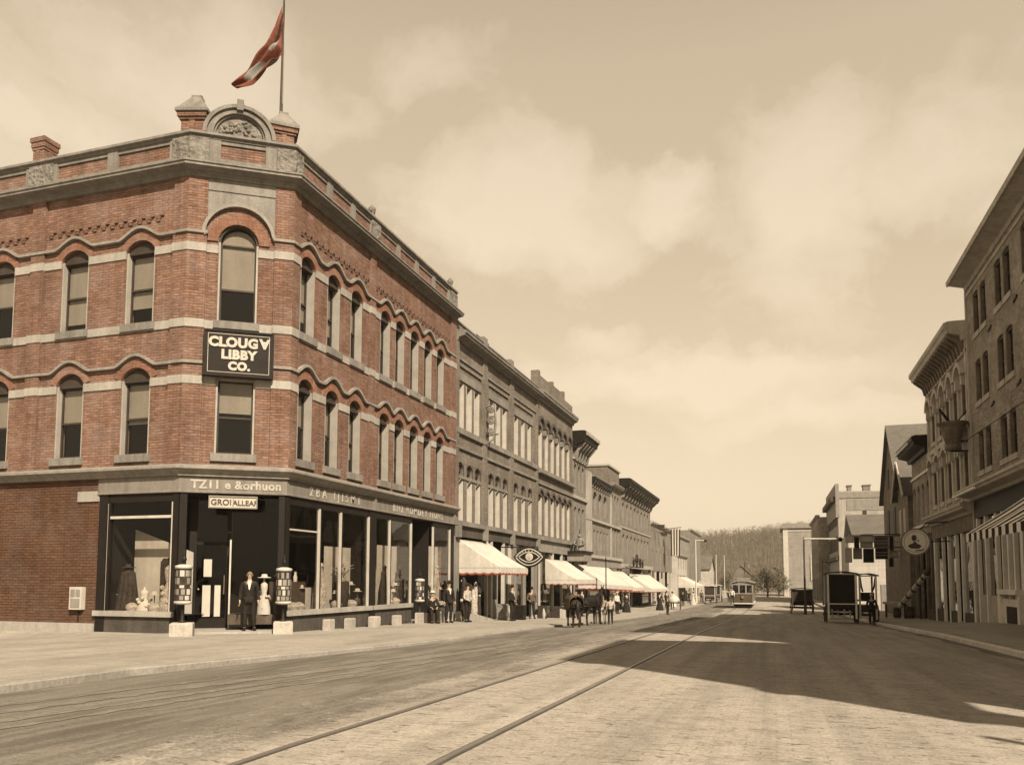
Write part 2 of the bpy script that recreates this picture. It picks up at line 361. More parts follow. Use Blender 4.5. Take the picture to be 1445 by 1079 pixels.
    def _build(s, name, mats, parent=None):
        off = OFF.get(parent, Vector((0, 0, 0))) if parent else Vector((0, 0, 0))
        me = bpy.data.meshes.new(name)
        me.from_pydata([(x - off[0], y - off[1], z - off[2]) for x, y, z in s.v], [], s.f)
        if not isinstance(mats, (list, tuple)): mats = [mats]
        for k in mats: me.materials.append(M[k] if isinstance(k, str) else k)
        me.polygons.foreach_set('material_index', s.m)
        me.polygons.foreach_set('use_smooth', s.sm)
        uvl = me.uv_layers.new(name='UV')
        for p in me.polygons:
            nn = p.normal
            if abs(nn.z) > 0.8 or (nn.x == 0 and nn.y == 0):
                for li in p.loop_indices:
                    c = me.vertices[me.loops[li].vertex_index].co; uvl.data[li].uv = (c.x + off[0], c.y + off[1])
            else:
                l = math.hypot(nn.x, nn.y); tx, ty = -nn.y / l, nn.x / l
                for li in p.loop_indices:
                    c = me.vertices[me.loops[li].vertex_index].co
                    uvl.data[li].uv = ((c.x + off[0]) * tx + (c.y + off[1]) * ty, c.z + off[2])
        me.validate()
        o = bpy.data.objects.new(name, me); COL.objects.link(o)
        if parent is not None:
            o.parent = parent
            OFF[o] = off
        else: OFF[o] = Vector((0, 0, 0))
        return o
def tag(o, label=None, cat=None, group=None, kind=None):
    if label: o['label'] = label
    if cat: o['category'] = cat
    if group: o['group'] = group
    if kind: o['kind'] = kind
    return o
def thing(name, label, cat, loc, group=None, rz=0.0):
    o = bpy.data.objects.new(name, None); COL.objects.link(o)
    o.empty_display_size = 0.3
    o.location = loc; o.rotation_euler = (0, 0, rz)
    OFF[o] = Vector(loc) if rz == 0.0 else Vector((0, 0, 0))
    return tag(o, label, cat, group)
def copy_thing(o, loc, rz=None, label=None):
    def cp(a, par):
        c = a.copy(); COL.objects.link(c)
        if par: c.parent = par
        for ch in list(a.children): cp(ch, c)
        return c
    c = cp(o, None); c.location = loc
    if rz is not None: c.rotation_euler = (0, 0, rz)
    if label: c['label'] = label
    return c
def text_mesh(s, size, extrude=0.015, bold=0.02, space=1.0, upside=False):
    cu = bpy.data.curves.new('lettering', 'FONT'); cu.body = s; cu.size = size; cu.extrude = extrude; cu.offset = bold
    cu.resolution_u = 3; cu.space_character = space; cu.align_x = 'CENTER'
    ob = bpy.data.objects.new('lettering', cu); COL.objects.link(ob)
    dg = bpy.context.evaluated_depsgraph_get(); dg.update()
    me = bpy.data.meshes.new_from_object(ob.evaluated_get(dg))
    bpy.data.objects.remove(ob); bpy.data.curves.remove(cu)
    return me
def put_text(mb, F, s, u, z, w, size, **kw):
    me = text_mesh(s, size, **kw)
    mb.mesh_in(me, lambda c: F.p(u + c.x, z + c.y, w + c.z))
    bpy.data.meshes.remove(me)
    return mb

# ---- walls with openings -------------------------------------------------
def arch_pts(u0, u1, zs, zc, n=10):
    """points along the arch from (u0,zs) over the crown zc to (u1,zs)"""
    c = (u0 + u1) / 2; a = (u1 - u0) / 2; h = zc - zs
    if h <= 0: return [(u0, zs), (u1, zs)]
    r = (a * a + h * h) / (2 * h); zc0 = zc - r
    t0 = math.atan2(zs - zc0, -a); t1 = math.atan2(zs - zc0, a)
    if h > a * 0.999: t0, t1 = math.pi, 0.0
    return [(c + r * math.cos(t0 + (t1 - t0) * i / n), zc0 + r * math.sin(t0 + (t1 - t0) * i / n)) for i in range(n + 1)]
class Op:
    def __init__(s, u0, u1, z0, zs, zc=None, blind=None, seed=0, **kw):
        s.u0, s.u1, s.z0, s.zs = u0, u1, z0, zs; s.zc = zc if zc is not None else zs; s.blind = blind; s.__dict__.update(kw)
def wall(mb, F, u0, u1, z0, z1, ops, depth=0.4, mi=0):
    ops = [o for o in ops if o.u1 > u0 and o.u0 < u1]
    us = sorted({round(x, 4) for x in [u0, u1] + [o.u0 for o in ops] + [o.u1 for o in ops] if u0 - 1e-6 <= x <= u1 + 1e-6})
    zs = sorted({round(x, 4) for x in [z0, z1] + [o.z0 for o in ops] + [o.zc for o in ops] if z0 - 1e-6 <= x <= z1 + 1e-6})
    for i in range(len(us) - 1):
        for j in range(len(zs) - 1):
            cu, cz = (us[i] + us[i + 1]) / 2, (zs[j] + zs[j + 1]) / 2
            if any(o.u0 < cu < o.u1 and o.z0 < cz < o.zc for o in ops): continue
            mb.fquad(F, us[i], us[i + 1], zs[j], zs[j + 1], 0, mi)
    for o in ops:
        if o.zc > o.zs:
            ap = arch_pts(o.u0, o.u1, o.zs, o.zc)
            for a, b in zip(ap, ap[1:]):
                mb.add([F.p(a[0], a[1]), F.p(b[0], b[1]), F.p(b[0], o.zc), F.p(a[0], o.zc)], [(0, 1, 2, 3)], mi)
        else: ap = [(o.u0, o.zs), (o.u1, o.zs)]
        loop = [(o.u0, o.z0)] + ap + [(o.u1, o.z0)]
        n = len(loop)
        vs = [F.p(a, b, 0) for a, b in loop] + [F.p(a, b, -depth) for a, b in loop]
        mb.add(vs, [(i, (i + 1) % n, n + (i + 1) % n, n + i) for i in range(n)], mi)
    return mb
def window(root, F, o, fr='window_frame', sash='sash', lun='sash', depth=0.3, jamb=0.09, sill=None, detail=True, glass='glass', sill_w=0.1, split=0.5, head=True):
    """one window: frame (part) > sash, pane, blind, sill"""
    mb = MB(); u0, u1, z0, zs, zc = o.u0, o.u1, o.z0, o.zs, o.zc
    g = 0.004
    mb.fbox(F, u0 + g, u0 + jamb, z0 + g, zs, -depth, -0.02)
    mb.fbox(F, u1 - jamb, u1 - g, z0 + g, zs, -depth, -0.02)
    round_top = getattr(o, 'round', False)
    if zc > zs and not round_top:
        ap = arch_pts(u0 + g, u1 - g, zs, zc - g)
        mb.fpoly(F, ap, -depth * 0.75, -depth * 0.4, 1)
    top = zs
    if not round_top: mb.fbox(F, u0 + jamb, u1 - jamb, zs - 0.07, zs - g, -depth, -0.06, 0 if zc == zs else 1)
    wpart = mb.build('window', [fr, lun], root)
    a0, a1, b0, b1 = u0 + jamb, u1 - jamb, z0 + g, zs - (0.07 if not round_top else 0)
    if detail:
        sb = MB(); t = 0.045; w0, w1 = -depth + 0.02, -depth + 0.08
        mid = b0 + (b1 - b0) * split
        sb.fbox(F, a0, a0 + t, b0 + 0.07, b1 - t, w0, w1); sb.fbox(F, a1 - t, a1, b0 + 0.07, b1 - t, w0, w1)
        sb.fbox(F, a0, a1, b0, b0 + 0.07, w0, w1)
        sb.fbox(F, a0, a1, b1 - t, b1, w0, w1)
        sb.fbox(F, a0 + t, a1 - t, mid - 0.03, mid + 0.03, w0, w1 + 0.02)
        if round_top:
            ap = arch_pts(u0 + g, u1 - g, zs, zc - g, 14); api = arch_pts(u0 + jamb, u1 - jamb, zs, zc - jamb, 14)
            for k in range(14):
                sb.fpoly(F, [ap[k], ap[k + 1], api[k + 1], api[k]], w0, -0.05)
        sb.build('sash', [sash], wpart)
    pb = MB(); wv = -depth + 0.05
    if round_top:
        ap = arch_pts(u0 + jamb, u1 - jamb, zs, zc - jamb, 14)
        pb.add([F.p(a, b, wv) for a, b in [(a0, b0)] + ap + [(a1, b0)]], [tuple(range(17))[::-1]])
    else: pb.fquad(F, a0, a1, b0, b1, wv)
    pb.build('pane', [glass], wpart)
    if o.blind:
        bb = MB(); bt = b1 if not round_top else zc - 0.12
        lo = b1 - (b1 - b0) * o.blind
        if round_top:
            ap = arch_pts(u0 + jamb + .02, u1 - jamb - .02, zs, zc - jamb - .02, 14)
            bb.add([F.p(a, b, wv - 0.05) for a, b in [(a0, lo)] + ap + [(a1, lo)]], [tuple(range(17))[::-1]])
        else:
            bb.fquad(F, a0 + 0.01, a1 - 0.01, lo, b1, wv - 0.05)
        bb.fbox(F, a0 + 0.01, a1 - 0.01, lo - 0.03, lo, wv - 0.06, wv - 0.04)
        bb.build('blind', [getattr(o, 'bm', 'blind')], wpart)
    if sill:
        s2 = MB(); s2.fbox(F, u0 - 0.09, u1 + 0.09, z0 - 0.24, z0, -depth * 0.6, sill_w)
        s2.build('sill', [sill], wpart)
    return wpart
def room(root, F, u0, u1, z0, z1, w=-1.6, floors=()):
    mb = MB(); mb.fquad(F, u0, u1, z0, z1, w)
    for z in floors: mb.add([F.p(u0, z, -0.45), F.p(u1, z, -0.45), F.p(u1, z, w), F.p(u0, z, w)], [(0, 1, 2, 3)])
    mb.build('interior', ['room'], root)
# ------------------------------------------------------------------ camera, light, sky
YAW = R(17.97); PITCH = math.atan((817 - 731) / 1135.0); ROLL = R(0.2); FPX = 1135.0
cam = bpy.data.cameras.new('camera'); co = bpy.data.objects.new('camera', cam); COL.objects.link(co)
cam.sensor_fit = 'HORIZONTAL'; cam.sensor_width = 36.0; cam.lens = 36.0 * FPX / 1445.0
cam.shift_y = (731 - 539.5) / 1445.0; cam.clip_start = 0.1; cam.clip_end = 5000
co.matrix_world = Matrix.Translation((0, 0, E)) @ Matrix.Rotation(YAW, 4, 'Z') @ Matrix.Rotation(R(90) + PITCH, 4, 'X') @ Matrix.Rotation(ROLL, 4, 'Z')
SC.camera = co
def ray(px, py):
    x = (px - 722.5) / FPX; y = -(py - 731.0) / FPX
    xr = x * math.cos(ROLL) + y * math.sin(ROLL); yr = -x * math.sin(ROLL) + y * math.cos(ROLL)
    f = math.cos(PITCH) - yr * math.sin(PITCH); z = math.sin(PITCH) + yr * math.cos(PITCH)
    s, c = math.sin(YAW), math.cos(YAW)
    return Vector((xr * c - f * s, xr * s + f * c, z)).normalized()

sd = bpy.data.lights.new('sun', 'SUN'); sd.energy = 5.0; sd.angle = R(0.55); sd.color = (1.0, 0.86, 0.68)
so = bpy.data.objects.new('sun', sd); COL.objects.link(so)
sv = Vector((SUN_AZ[0] * math.cos(SUN_EL), SUN_AZ[1] * math.cos(SUN_EL), math.sin(SUN_EL)))
so.rotation_euler = sv.to_track_quat('Z', 'Y').to_euler(); so.location = sv * 60

W = bpy.data.worlds.new('World'); SC.world = W; W.use_nodes = True
nt = W.node_tree; nt.nodes.clear(); b = NB(nt)
sky = b.n('ShaderNodeTexSky', sky_type='NISHITA'); sky.sun_disc = False; sky.sun_elevation = SUN_EL
sky.sun_rotation = math.atan2(SUN_AZ[0], SUN_AZ[1]); sky.dust_density = 3.0; sky.air_density = 1.0; sky.altitude = 50
lum = b.n('ShaderNodeRGBToBW', {0: sky.outputs[0]}).outputs[0]
dirv = b.n('ShaderNodeTexCoord').outputs['Generated']
nrm = b.n('ShaderNodeVectorMath', {0: dirv}, operation='NORMALIZE').outputs[0]
z = b.n('ShaderNodeSeparateXYZ', {0: nrm}).outputs[2]
# slow warp so that the cloud edges billow
wn = b.n('ShaderNodeTexNoise', {'Vector': nrm, 'Scale': 5.0, 'Detail': 6.0, 'Roughness': 0.6})
warp = b.n('ShaderNodeVectorMath', {0: b.n('ShaderNodeVectorMath', {0: wn.outputs[1], 1: (0.5, 0.5, 0.5)}, operation='SUBTRACT').outputs[0], 3: 0.21}, operation='SCALE').outputs[0]
wd = b.n('ShaderNodeVectorMath', {0: nrm, 1: warp}, operation='ADD').outputs[0]
blobs = [(720, 300, 130, 75, 1.0), (660, 330, 90, 55, .9), (920, 280, 65, 38, .75), (1170, 260, 105, 115, 1.0), (1120, 360, 80, 80, .6), (1330, 250, 140, 80, .75), (300, 110, 150, 70, .95), (150, 190, 130, 60, .8),
         (470, 150, 120, 45, .45), (600, 95, 80, 45, .5), (1000, 530, 240, 38, .8), (1180, 580, 180, 28, .6), (850, 480, 70, 28, .6), (30, 175, 60, 40, .9), (760, 640, 200, 30, .35), (-250, 120, 200, 90, .8), (1650, 300, 160, 120, .8)]
acc = None
for px, py, rx, ry, st in blobs:
    d = ray(px, py); rt = Vector((d.y, -d.x, 0)).normalized(); up = rt.cross(d)
    df = b.n('ShaderNodeVectorMath', {0: wd, 1: tuple(d)}, operation='SUBTRACT').outputs[0]
    a = b.n('ShaderNodeVectorMath', {0: df, 1: tuple(rt * (FPX / rx))}, operation='DOT_PRODUCT').outputs['Value']
    e = b.n('ShaderNodeVectorMath', {0: df, 1: tuple(up * (FPX / ry))}, operation='DOT_PRODUCT').outputs['Value']
    r2 = b.math('ADD', b.math('MULTIPLY', a, a), b.math('MULTIPLY', e, e))
    g = b.math('MULTIPLY', b.math('POWER', 2.718, b.math('MULTIPLY', r2, -1.0)), st)
    g = b.math('MULTIPLY', g, b.math('GREATER_THAN', b.n('ShaderNodeVectorMath', {0: nrm, 1: tuple(d)}, operation='DOT_PRODUCT').outputs['Value'], 0.2))
    acc = g if acc is None else b.math('MAXIMUM', acc, g)
# further clouds all round the dome, so the sky holds from any side
cn = b.n('ShaderNodeTexNoise', {'Vector': b.n('ShaderNodeMapping', {'Vector': wd, 'Scale': (1.0, 1.0, 2.2)}).outputs[0], 'Scale': 3.2, 'Detail': 7.0, 'Roughness': 0.55}).outputs[0]
det = b.n('ShaderNodeTexNoise', {'Vector': b.n('ShaderNodeMapping', {'Vector': wd, 'Scale': (1.0, 1.0, 1.9)}).outputs[0], 'Scale': 11.0, 'Detail': 9.0, 'Roughness': 0.62}).outputs[0]
f = b.math('ADD', acc, b.math('MULTIPLY', b.math('SUBTRACT', cn, 0.5), 0.9))
f = b.math('ADD', f, b.math('MULTIPLY', b.math('SUBTRACT', det, 0.5), 0.68))
cl = b.ramp(f, [(0.14, 0.0), (0.37, 0.5), (0.78, 1.0)])
SKY_BASE = (0.95, 0.758, 0.525); SKY_CLOUD = (1.22, 1.0, 0.732)
col = b.mix(cl, SKY_BASE, SKY_CLOUD)
hor = b.ramp(b.math('MULTIPLY', z, 1.0, clamp=True), [(0.0, 1.0), (0.10, 0.85), (0.35, 0.0)])
col = b.mix(hor, col, (1.04, 0.85, 0.60))
# luminance of the physical sky, flattened by the thin veil of cloud; darker overhead
lumf = b.math('POWER', b.math('MULTIPLY', lum, 0.13), 0.30)
ov = b.ramp(b.math('MULTIPLY', z, 1.0, clamp=True), [(0.0, 1.0), (0.55, 0.95), (0.95, 0.42)])
sc_ = b.math('MULTIPLY', lumf, ov)
col = b.n('ShaderNodeVectorMath', {0: col, 3: sc_}, operation='SCALE').outputs[0]
bg = b.n('ShaderNodeBackground', {0: col, 1: 0.66})
b.n('ShaderNodeOutputWorld', {0: bg.outputs[0]})
SC.view_settings.view_transform = 'Standard'; SC.view_settings.look = 'None'
SC.view_settings.exposure = 0.75; SC.view_settings.gamma = 1.0
SC.cycles.max_bounces = 6; SC.cycles.diffuse_bounces = 3; SC.cycles.glossy_bounces = 3; SC.cycles.transparent_max_bounces = 12; SC.cycles.transmission_bounces = 4
SC.cycles.caustics_reflective = False; SC.cycles.caustics_refractive = False
SC.cycles.use_denoising = True
SC.cycles.sample_clamp_indirect = 4.0

# ------------------------------------------------------------------ ground
GP = [(-60, .35), (-20, .16), (0, .02), (6, 0), (12, -.12), (21, -.28), (31, -.47), (40, -.72), (52, -1.05), (64, -1.32), (80, -1.52), (98, -1.66), (130, -1.85), (190, -2.1), (300, -2.4), (600, -2.6), (4000, -2.8)]
def G(y):
    for (a, za), (b_, zb) in zip(GP, GP[1:]):
        if y <= b_:
            t = max(0, (y - a) / (b_ - a)); return za + (zb - za) * t
    return GP[-1][1]
KLP = [(-60, -9.6), (0, -9.9), (8.3, -10.05), (11.2, -10.3), (15, -9.7), (20, -9.05), (27, -9.0), (2000, -9.0)]
def KL(y):
    for (a, xa), (b_, xb) in zip(KLP, KLP[1:]):
        if y <= b_: return xa + (xb - xa) * max(0, (y - a) / (b_ - a))
KR = 5.5
def road(x, y):
    c = -1.75; h = 7.25
    return G(y) - 0.10 * min(1.6, abs((x - c) / h)) ** 2
def pave_l(x, y):
    return G(y) + 0.035 - 0.012 * max(0, x + 14.4) - 0.045 * max(0, min(30, -17 - x)) * (1 if y < 20 else 0)
def pave_r(x, y):
    k = 1.0 if y < 40 else max(0.25, 1 - (y - 40) / 14)
    return G(y) + 0.035 + 0.075 * max(0, min(4.2, x - KR)) * k
ys = [-60, -40, -25, -15, -8] + [i * 1.0 for i in range(-4, 60)] + [60 + i * 4 for i in range(0, 36)] + [210, 230, 260, 300, 350]
def sheet(name, matn, xf, ylist, zf, kind='structure', dz=0.0):
    mb = MB(); rows = [[(x, y, zf(x, y) + dz) for x in xf(y)] for y in ylist]
    n = len(rows[0]); vs = [p for r in rows for p in r]
    mb.add(vs, [(i * n + j, i * n + j + 1, (i + 1) * n + j + 1, (i + 1) * n + j) for i in range(len(rows) - 1) for j in range(n - 1)], 0, True)
    o = mb.build(name, [matn]); o['kind'] = kind
    return o
def lin(a, b_, n): return [a + (b_ - a) * i / n for i in range(n + 1)]
sheet('road', 'macadam_ground', lambda y: lin(KL(y) - 0.35, KR + 0.35, 16), ys, road)
sheet('track_paving', 'paving_ground', lambda y: [-7.2, -5.6, -4.8] + lin(-4.2, 4.6, 9) + [5.1 + 0.12 * math.sin(y * 1.3)], [v for v in ys if v <= 300], road, dz=0.004)
PYL = [v for v in ys if v <= 350]
sheet('pavement_beside_shops', 'pavement_ground', lambda y: [-95, -60, -46, -40, -34, -28, -24, -20, -17, -15.5, -14.4, -13, -11.5, KL(y) - 0.25], PYL, pave_l)
sheet('pavement_under_awnings', 'pavement_ground', lambda y: [KR + 0.2, 6.5, 7.5, 8.5, 9.7, 12, 20, 40, 95], PYL, pave_r)
# cross street on the right, level with the carriageway
sheet('cross_street', 'paving_ground', lambda y: [KR - 0.3, 7, 9, 14, 30, 95], [77.3, 79, 82, 85, 87.6], lambda x, y: pave_r(min(x, 9), y) + 0.02)
def kerb(name, xf, side, zf, ylist, m_='kerb_stone'):
    mb = MB(); vs = []
    for y in ylist:
        x = xf(y); zt = zf(x, y) + 0.006
        a = x + side * 0.25
        vs += [(a, y, zt), (x + side * 0.02, y, zt), (x, y, zt - 0.02), (x, y, zt - 0.4), (a, y, zt - 0.4)]
    n = 5; mb.add(vs, [(i * n + j, i * n + (j + 1) % n, (i + 1) * n + (j + 1) % n, (i + 1) * n + j) for i in range(len(ylist) - 1) for j in range(n)])
    o = mb.build(name, [m_]); o['kind'] = 'structure'
kerb('kerb_beside_shops', KL, -1, pave_l, PYL)
kerb('kerb_under_awnings', lambda y: KR, 1, pave_r, [v for v in PYL if v < 77.5], 'pale_kerb')
kerb('kerb_beyond_crossing', lambda y: KR, 1, pave_r, [87.6] + [v for v in PYL if v > 87.6])
# pale line of worn crossing stones curving beside the left gutter
cs = [(-8.9, 2), (-8.24, 6.9), (-8.03, 9.0), (-7.5, 11.9), (-6.9, 15.4), (-6.5, 19), (-6.3, 26), (-6.3, 40)]
def csx(y):
    for (xa, a), (xb, b_) in zip(cs, cs[1:]):
        if y <= b_: return xa + (xb - xa) * (y - a) / (b_ - a)
    return cs[-1][0]
rg = random.Random(5)
def streak(off, hw, y0, y1):
    st = {}
    def f(y):
        k = round(y, 2)
        if k not in st: st[k] = (rg.uniform(.55, 1.0), rg.uniform(.55, 1.0), rg.gauss(0, .025))
        a, c, d = st[k]; m_ = csx(y) + off + d
        return [m_ - hw * a, m_ + hw * c]
    sheet('gutter_dust', 'dust', f, [y0 + i * .16 for i in range(int((y1 - y0) / .16))], road, dz=0.005)
streak(0, .20, 2, 33); streak(.75, .07, 4, 20); streak(1.2, .09, 3.5, 12); streak(-.55, .05, 6, 24)
# far ground to the horizon
def hillz(x, y):
    t = max(0.0, min(1.0, (y - 290) / 190.0)); t = t * t * (3 - 2 * t)
    return G(min(y, 290)) - 0.6 + t * (25 + 3.0 * math.sin(x * 0.017 + 1) + 1.6 * math.sin(x * 0.051))
gx = [-3000, -1200, -700, -450] + [-320 + i * 20 for i in range(33)] + [450, 700, 1200, 3000]
gy = [-600, -200, -62, 0, 60, 120, 180, 230] + [260 + i * 16 for i in range(16)] + [560, 700, 1000, 1800, 4000]
sheet('hill', 'hill_soil', lambda y: gx, gy, lambda x, y: hillz(x, y) if y > 60 else G(y) - 1.9)

# tramway: two grooved rails of the single track
for i, xr in enumerate((-3.9, -2.46)):
    mb = MB(); yl = [v for v in ys if v <= 230]
    for a, b_ in zip(yl, yl[1:]):
        for x0, x1, dz0, dz1, mi in ((-0.032, 0.022, -0.05, 0.016, 0), (0.026, 0.050, -0.05, 0.0075, 1), (-0.058, -0.036, -0.05, 0.0068, 1)):
            za, zb = road(xr, a), road(xr, b_)
            mb.add([(xr + x0, a, za + dz0), (xr + x1, a, za + dz0), (xr + x1, a, za + dz1), (xr + x0, a, za + dz1),
                    (xr + x0, b_, zb + dz0), (xr + x1, b_, zb + dz0), (xr + x1, b_, zb + dz1), (xr + x0, b_, zb + dz1)],
                   [(0, 1, 5, 4), (1, 2, 6, 5), (2, 3, 7, 6), (3, 0, 4, 7)], mi)
    o = mb.build('tram_rail', ['rail_steel', 'dark_stone'])
    tag(o, ['left steel tram rail set in the road, nearer the brick corner shop', 'right steel tram rail set in the road, nearer the shaded side'][i], 'rail', 'rails of the tram track')
# ------------------------------------------------------------------ the red brick corner building
XW = -14.4
CA, CL, CR, CB = (-31.0, 19.83), (-16.95, 19.83), (-14.4, 21.55), (-14.4, 35.4)
FL = Fac((0, 19.83), (1, 0))            # facade on the side street, u = x
FC = Fac(CL, (CR[0] - CL[0], CR[1] - CL[1])); CW = math.hypot(CR[0] - CL[0], CR[1] - CL[1])
FR = Fac((-14.4, 0), (0, 1))            # facade on the main street, u = y
corner = thing('corner_building', 'red brick three storey corner shop building with stone bands, arched windows and flagpole pier', 'building', (-16.5, 21.0, -0.3))
ZF0, ZF1, ZC = 3.98, 4.48, 4.84
blinds = [0.52, 0.50, 0.47, 0.40, 0.62, 0.5, 0.55, 0.45, 0.5, 0.42, 0.6]
opsL = []
for i, c in enumerate((-24.5, -21.37, -18.75, -27.4, -29.6)):
    opsL.append(Op(c - 0.56, c + 0.56, 5.2, 7.55, 7.92, [0.5, 0.5, 0.47, 0.3, 0.5][i]))
    opsL.append(Op(c - 0.56, c + 0.56, 9.33, 11.66, 12.0, [0.5, 0.86, 0.62, 0.5, 0.4][i]))
opsC = [Op(0.92, 2.08, 5.2, 7.56, None, 0.42), Op(0.88, 2.06, 9.33, 11.84, 12.43, 0.55, round=True)]
opsR = []
for i, (a, b_) in enumerate([(21.83, 22.57), (23.43, 24.24), (25.04, 25.81), (27.35, 28.06), (28.68, 29.32), (30.06, 30.73), (31.41, 32.16), (32.79, 33.52)]):
    c = (a + b_) / 2 * 1.014; h = 0.44
    opsR.append(Op(c - h, c + h, 5.2, 7.52, 7.86, [.55, .6, .5, .58, .5, .5, .55, .5][i]))
    opsR.append(Op(c - h, c + h, 9.33, 11.62, 11.95, [.5, .45, .6, .5, .55, .5, .45, .6][i]))
ZT = 13.83
mb = MB()
wall(mb, FL, -31.0, CL[0], ZC - 0.1, ZT, opsL); wall(mb, FC, 0, CW, ZC - 0.1, ZT, opsC); wall(mb, FR, CR[1], CB[1], ZC - 0.1, ZT, opsR)
# blank return walls and rear
mb.fquad(Fac((XW, 35.4), (-1, 0)), 0, 16.6, -1.0, ZT, 0); mb.fquad(Fac((-31, 35.4), (0, -1)), 0, 15.57, -1.0, ZT, 0)
mb.build('brick_wall', ['red_brick'], corner)
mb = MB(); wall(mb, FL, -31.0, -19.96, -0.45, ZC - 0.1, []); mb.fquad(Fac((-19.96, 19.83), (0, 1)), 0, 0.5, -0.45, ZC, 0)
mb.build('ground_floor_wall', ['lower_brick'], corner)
mb = MB(); mb.add([(-31, 19.9, ZT + 0.1), (-17, 19.9, ZT + 0.1), (-14.5, 21.6, ZT + 0.1), (-14.5, 35.3, ZT + 0.1), (-31, 35.3, ZT + 0.1)], [(0, 1, 2, 3, 4)])
mb.build('roof', ['roof'], corner)
# dark rooms behind the windows
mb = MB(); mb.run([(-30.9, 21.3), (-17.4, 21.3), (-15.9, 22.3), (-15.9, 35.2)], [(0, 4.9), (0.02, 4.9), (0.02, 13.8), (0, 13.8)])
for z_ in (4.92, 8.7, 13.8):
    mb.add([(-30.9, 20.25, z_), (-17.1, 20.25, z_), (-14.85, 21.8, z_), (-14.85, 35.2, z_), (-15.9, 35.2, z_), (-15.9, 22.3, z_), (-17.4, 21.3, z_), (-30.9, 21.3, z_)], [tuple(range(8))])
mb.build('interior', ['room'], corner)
rb = random.Random(11)
for o in opsR + opsL[4:]: o.blind = rb.choice((.28, .38, .45, .5, .55, .62, .74))
for o in opsL: window(corner, FL, o, depth=0.26, jamb=0.06, sill='stone', sill_w=0.09)
for o in opsR: window(corner, FR, o, depth=0.36, jamb=0.07, sill='stone', sill_w=0.09, lun='sash')
window(corner, FC, opsC[0], depth=0.26, jamb=.06, sill='stone', sill_w=0.09); window(corner, FC, opsC[1], depth=0.26, jamb=.06, sill='stone', sill_w=0.09, split=0.42)
# brick pilasters and brick arches over the windows
mb = MB()
pp = 0.085
mb.run([(-17.47, 19.83), CL, FC.p(0.53, 0)[:2]], [(0.0, ZC), (pp, ZC), (pp, ZT - 0.002), (0.0, ZT - 0.002)])
mb.run([FC.p(CW - 0.53, 0)[:2], CR, (XW, CR[1] + 0.35)], [(0.0, ZC), (pp, ZC), (pp, ZT - 0.002), (0.0, ZT - 0.002)])
mb.fbox(FL, -23.2, -22.64, ZC, ZT - 0.002, 0.001, pp)
for a, b_ in ((26.72, 27.12), (34.75, 35.38)): mb.fbox(FR, a, b_, ZC, ZT - 0.002, 0.001, pp)
mb.build('pilaster', ['red_brick'], corner)
mb = MB()
def ringarch(F, o, th, w):
    n = 12; ap = arch_pts(o.u0 - 0.02, o.u1 + 0.02, o.zs, o.zc + 0.01, n); c = (o.u0 + o.u1) / 2
    a = (o.u1 - o.u0) / 2; h = o.zc - o.zs; r = (a * a + h * h) / (2 * h); zc0 = o.zc - r
    out = []
    for (x, z_) in ap:
        l = math.hypot(x - c, z_ - zc0); out.append((c + (x - c) * (l + th) / l, zc0 + (z_ - zc0) * (l + th) / l))
    for k in range(n): mb.fpoly(F, [ap[k], out[k], out[k + 1], ap[k + 1]], 0.001, w)
for F, ops in ((FL, opsL), (FR, opsR)):
    for o in ops: ringarch(F, o, 0.24, 0.03)
ringarch(FC, opsC[1], 0.32, 0.05)
mb.build('window_arch', ['arch_brick'], corner)
# stone bands
mb = MB()
def bands(F, u0, u1, ops, z0, z1, w=0.035):
    cuts = sorted((o.u0, o.u1) for o in ops if o.z0 < (z0 + z1) / 2 < o.zc)
    a = u0
    for c0, c1 in cuts + [(u1, u1)]:
        if c0 > a + 0.01: mb.fbox(F, a, min(c0, u1), z0, z1, 0.001, w)
        a = max(a, c1)
for z0, z1 in ((7.30, 7.56), (11.46, 11.72), (9.06, 9.32)):
    bands(FL, -31, -17.47, opsL, z0, z1); bands(FR, CR[1] + 0.35, 34.75, opsR, z0, z1)
    bands(FC, 0.53, CW - 0.53, opsC, z0, z1)
    mb.run([(-17.475, 19.83), CL, FC.p(0.535, 0)[:2]], [(0.0, z0), (pp + 0.03, z0), (pp + 0.03, z1), (0.0, z1)])
    mb.run([FC.p(CW - 0.535, 0)[:2], CR, (XW, CR[1] + 0.355)], [(0.0, z0), (pp + 0.03, z0), (pp + 0.03, z1), (0.0, z1)])
    mb.fbox(FL, -23.205, -22.635, z0, z1, 0.002, pp + 0.025)
    mb.fbox(FR, 26.715, 27.125, z0, z1, 0.002, pp + 0.025); mb.fbox(FR, 34.745, 35.39, z0, z1, 0.002, pp + 0.025)
mb.build('stone_band', ['pale_stone'], corner)
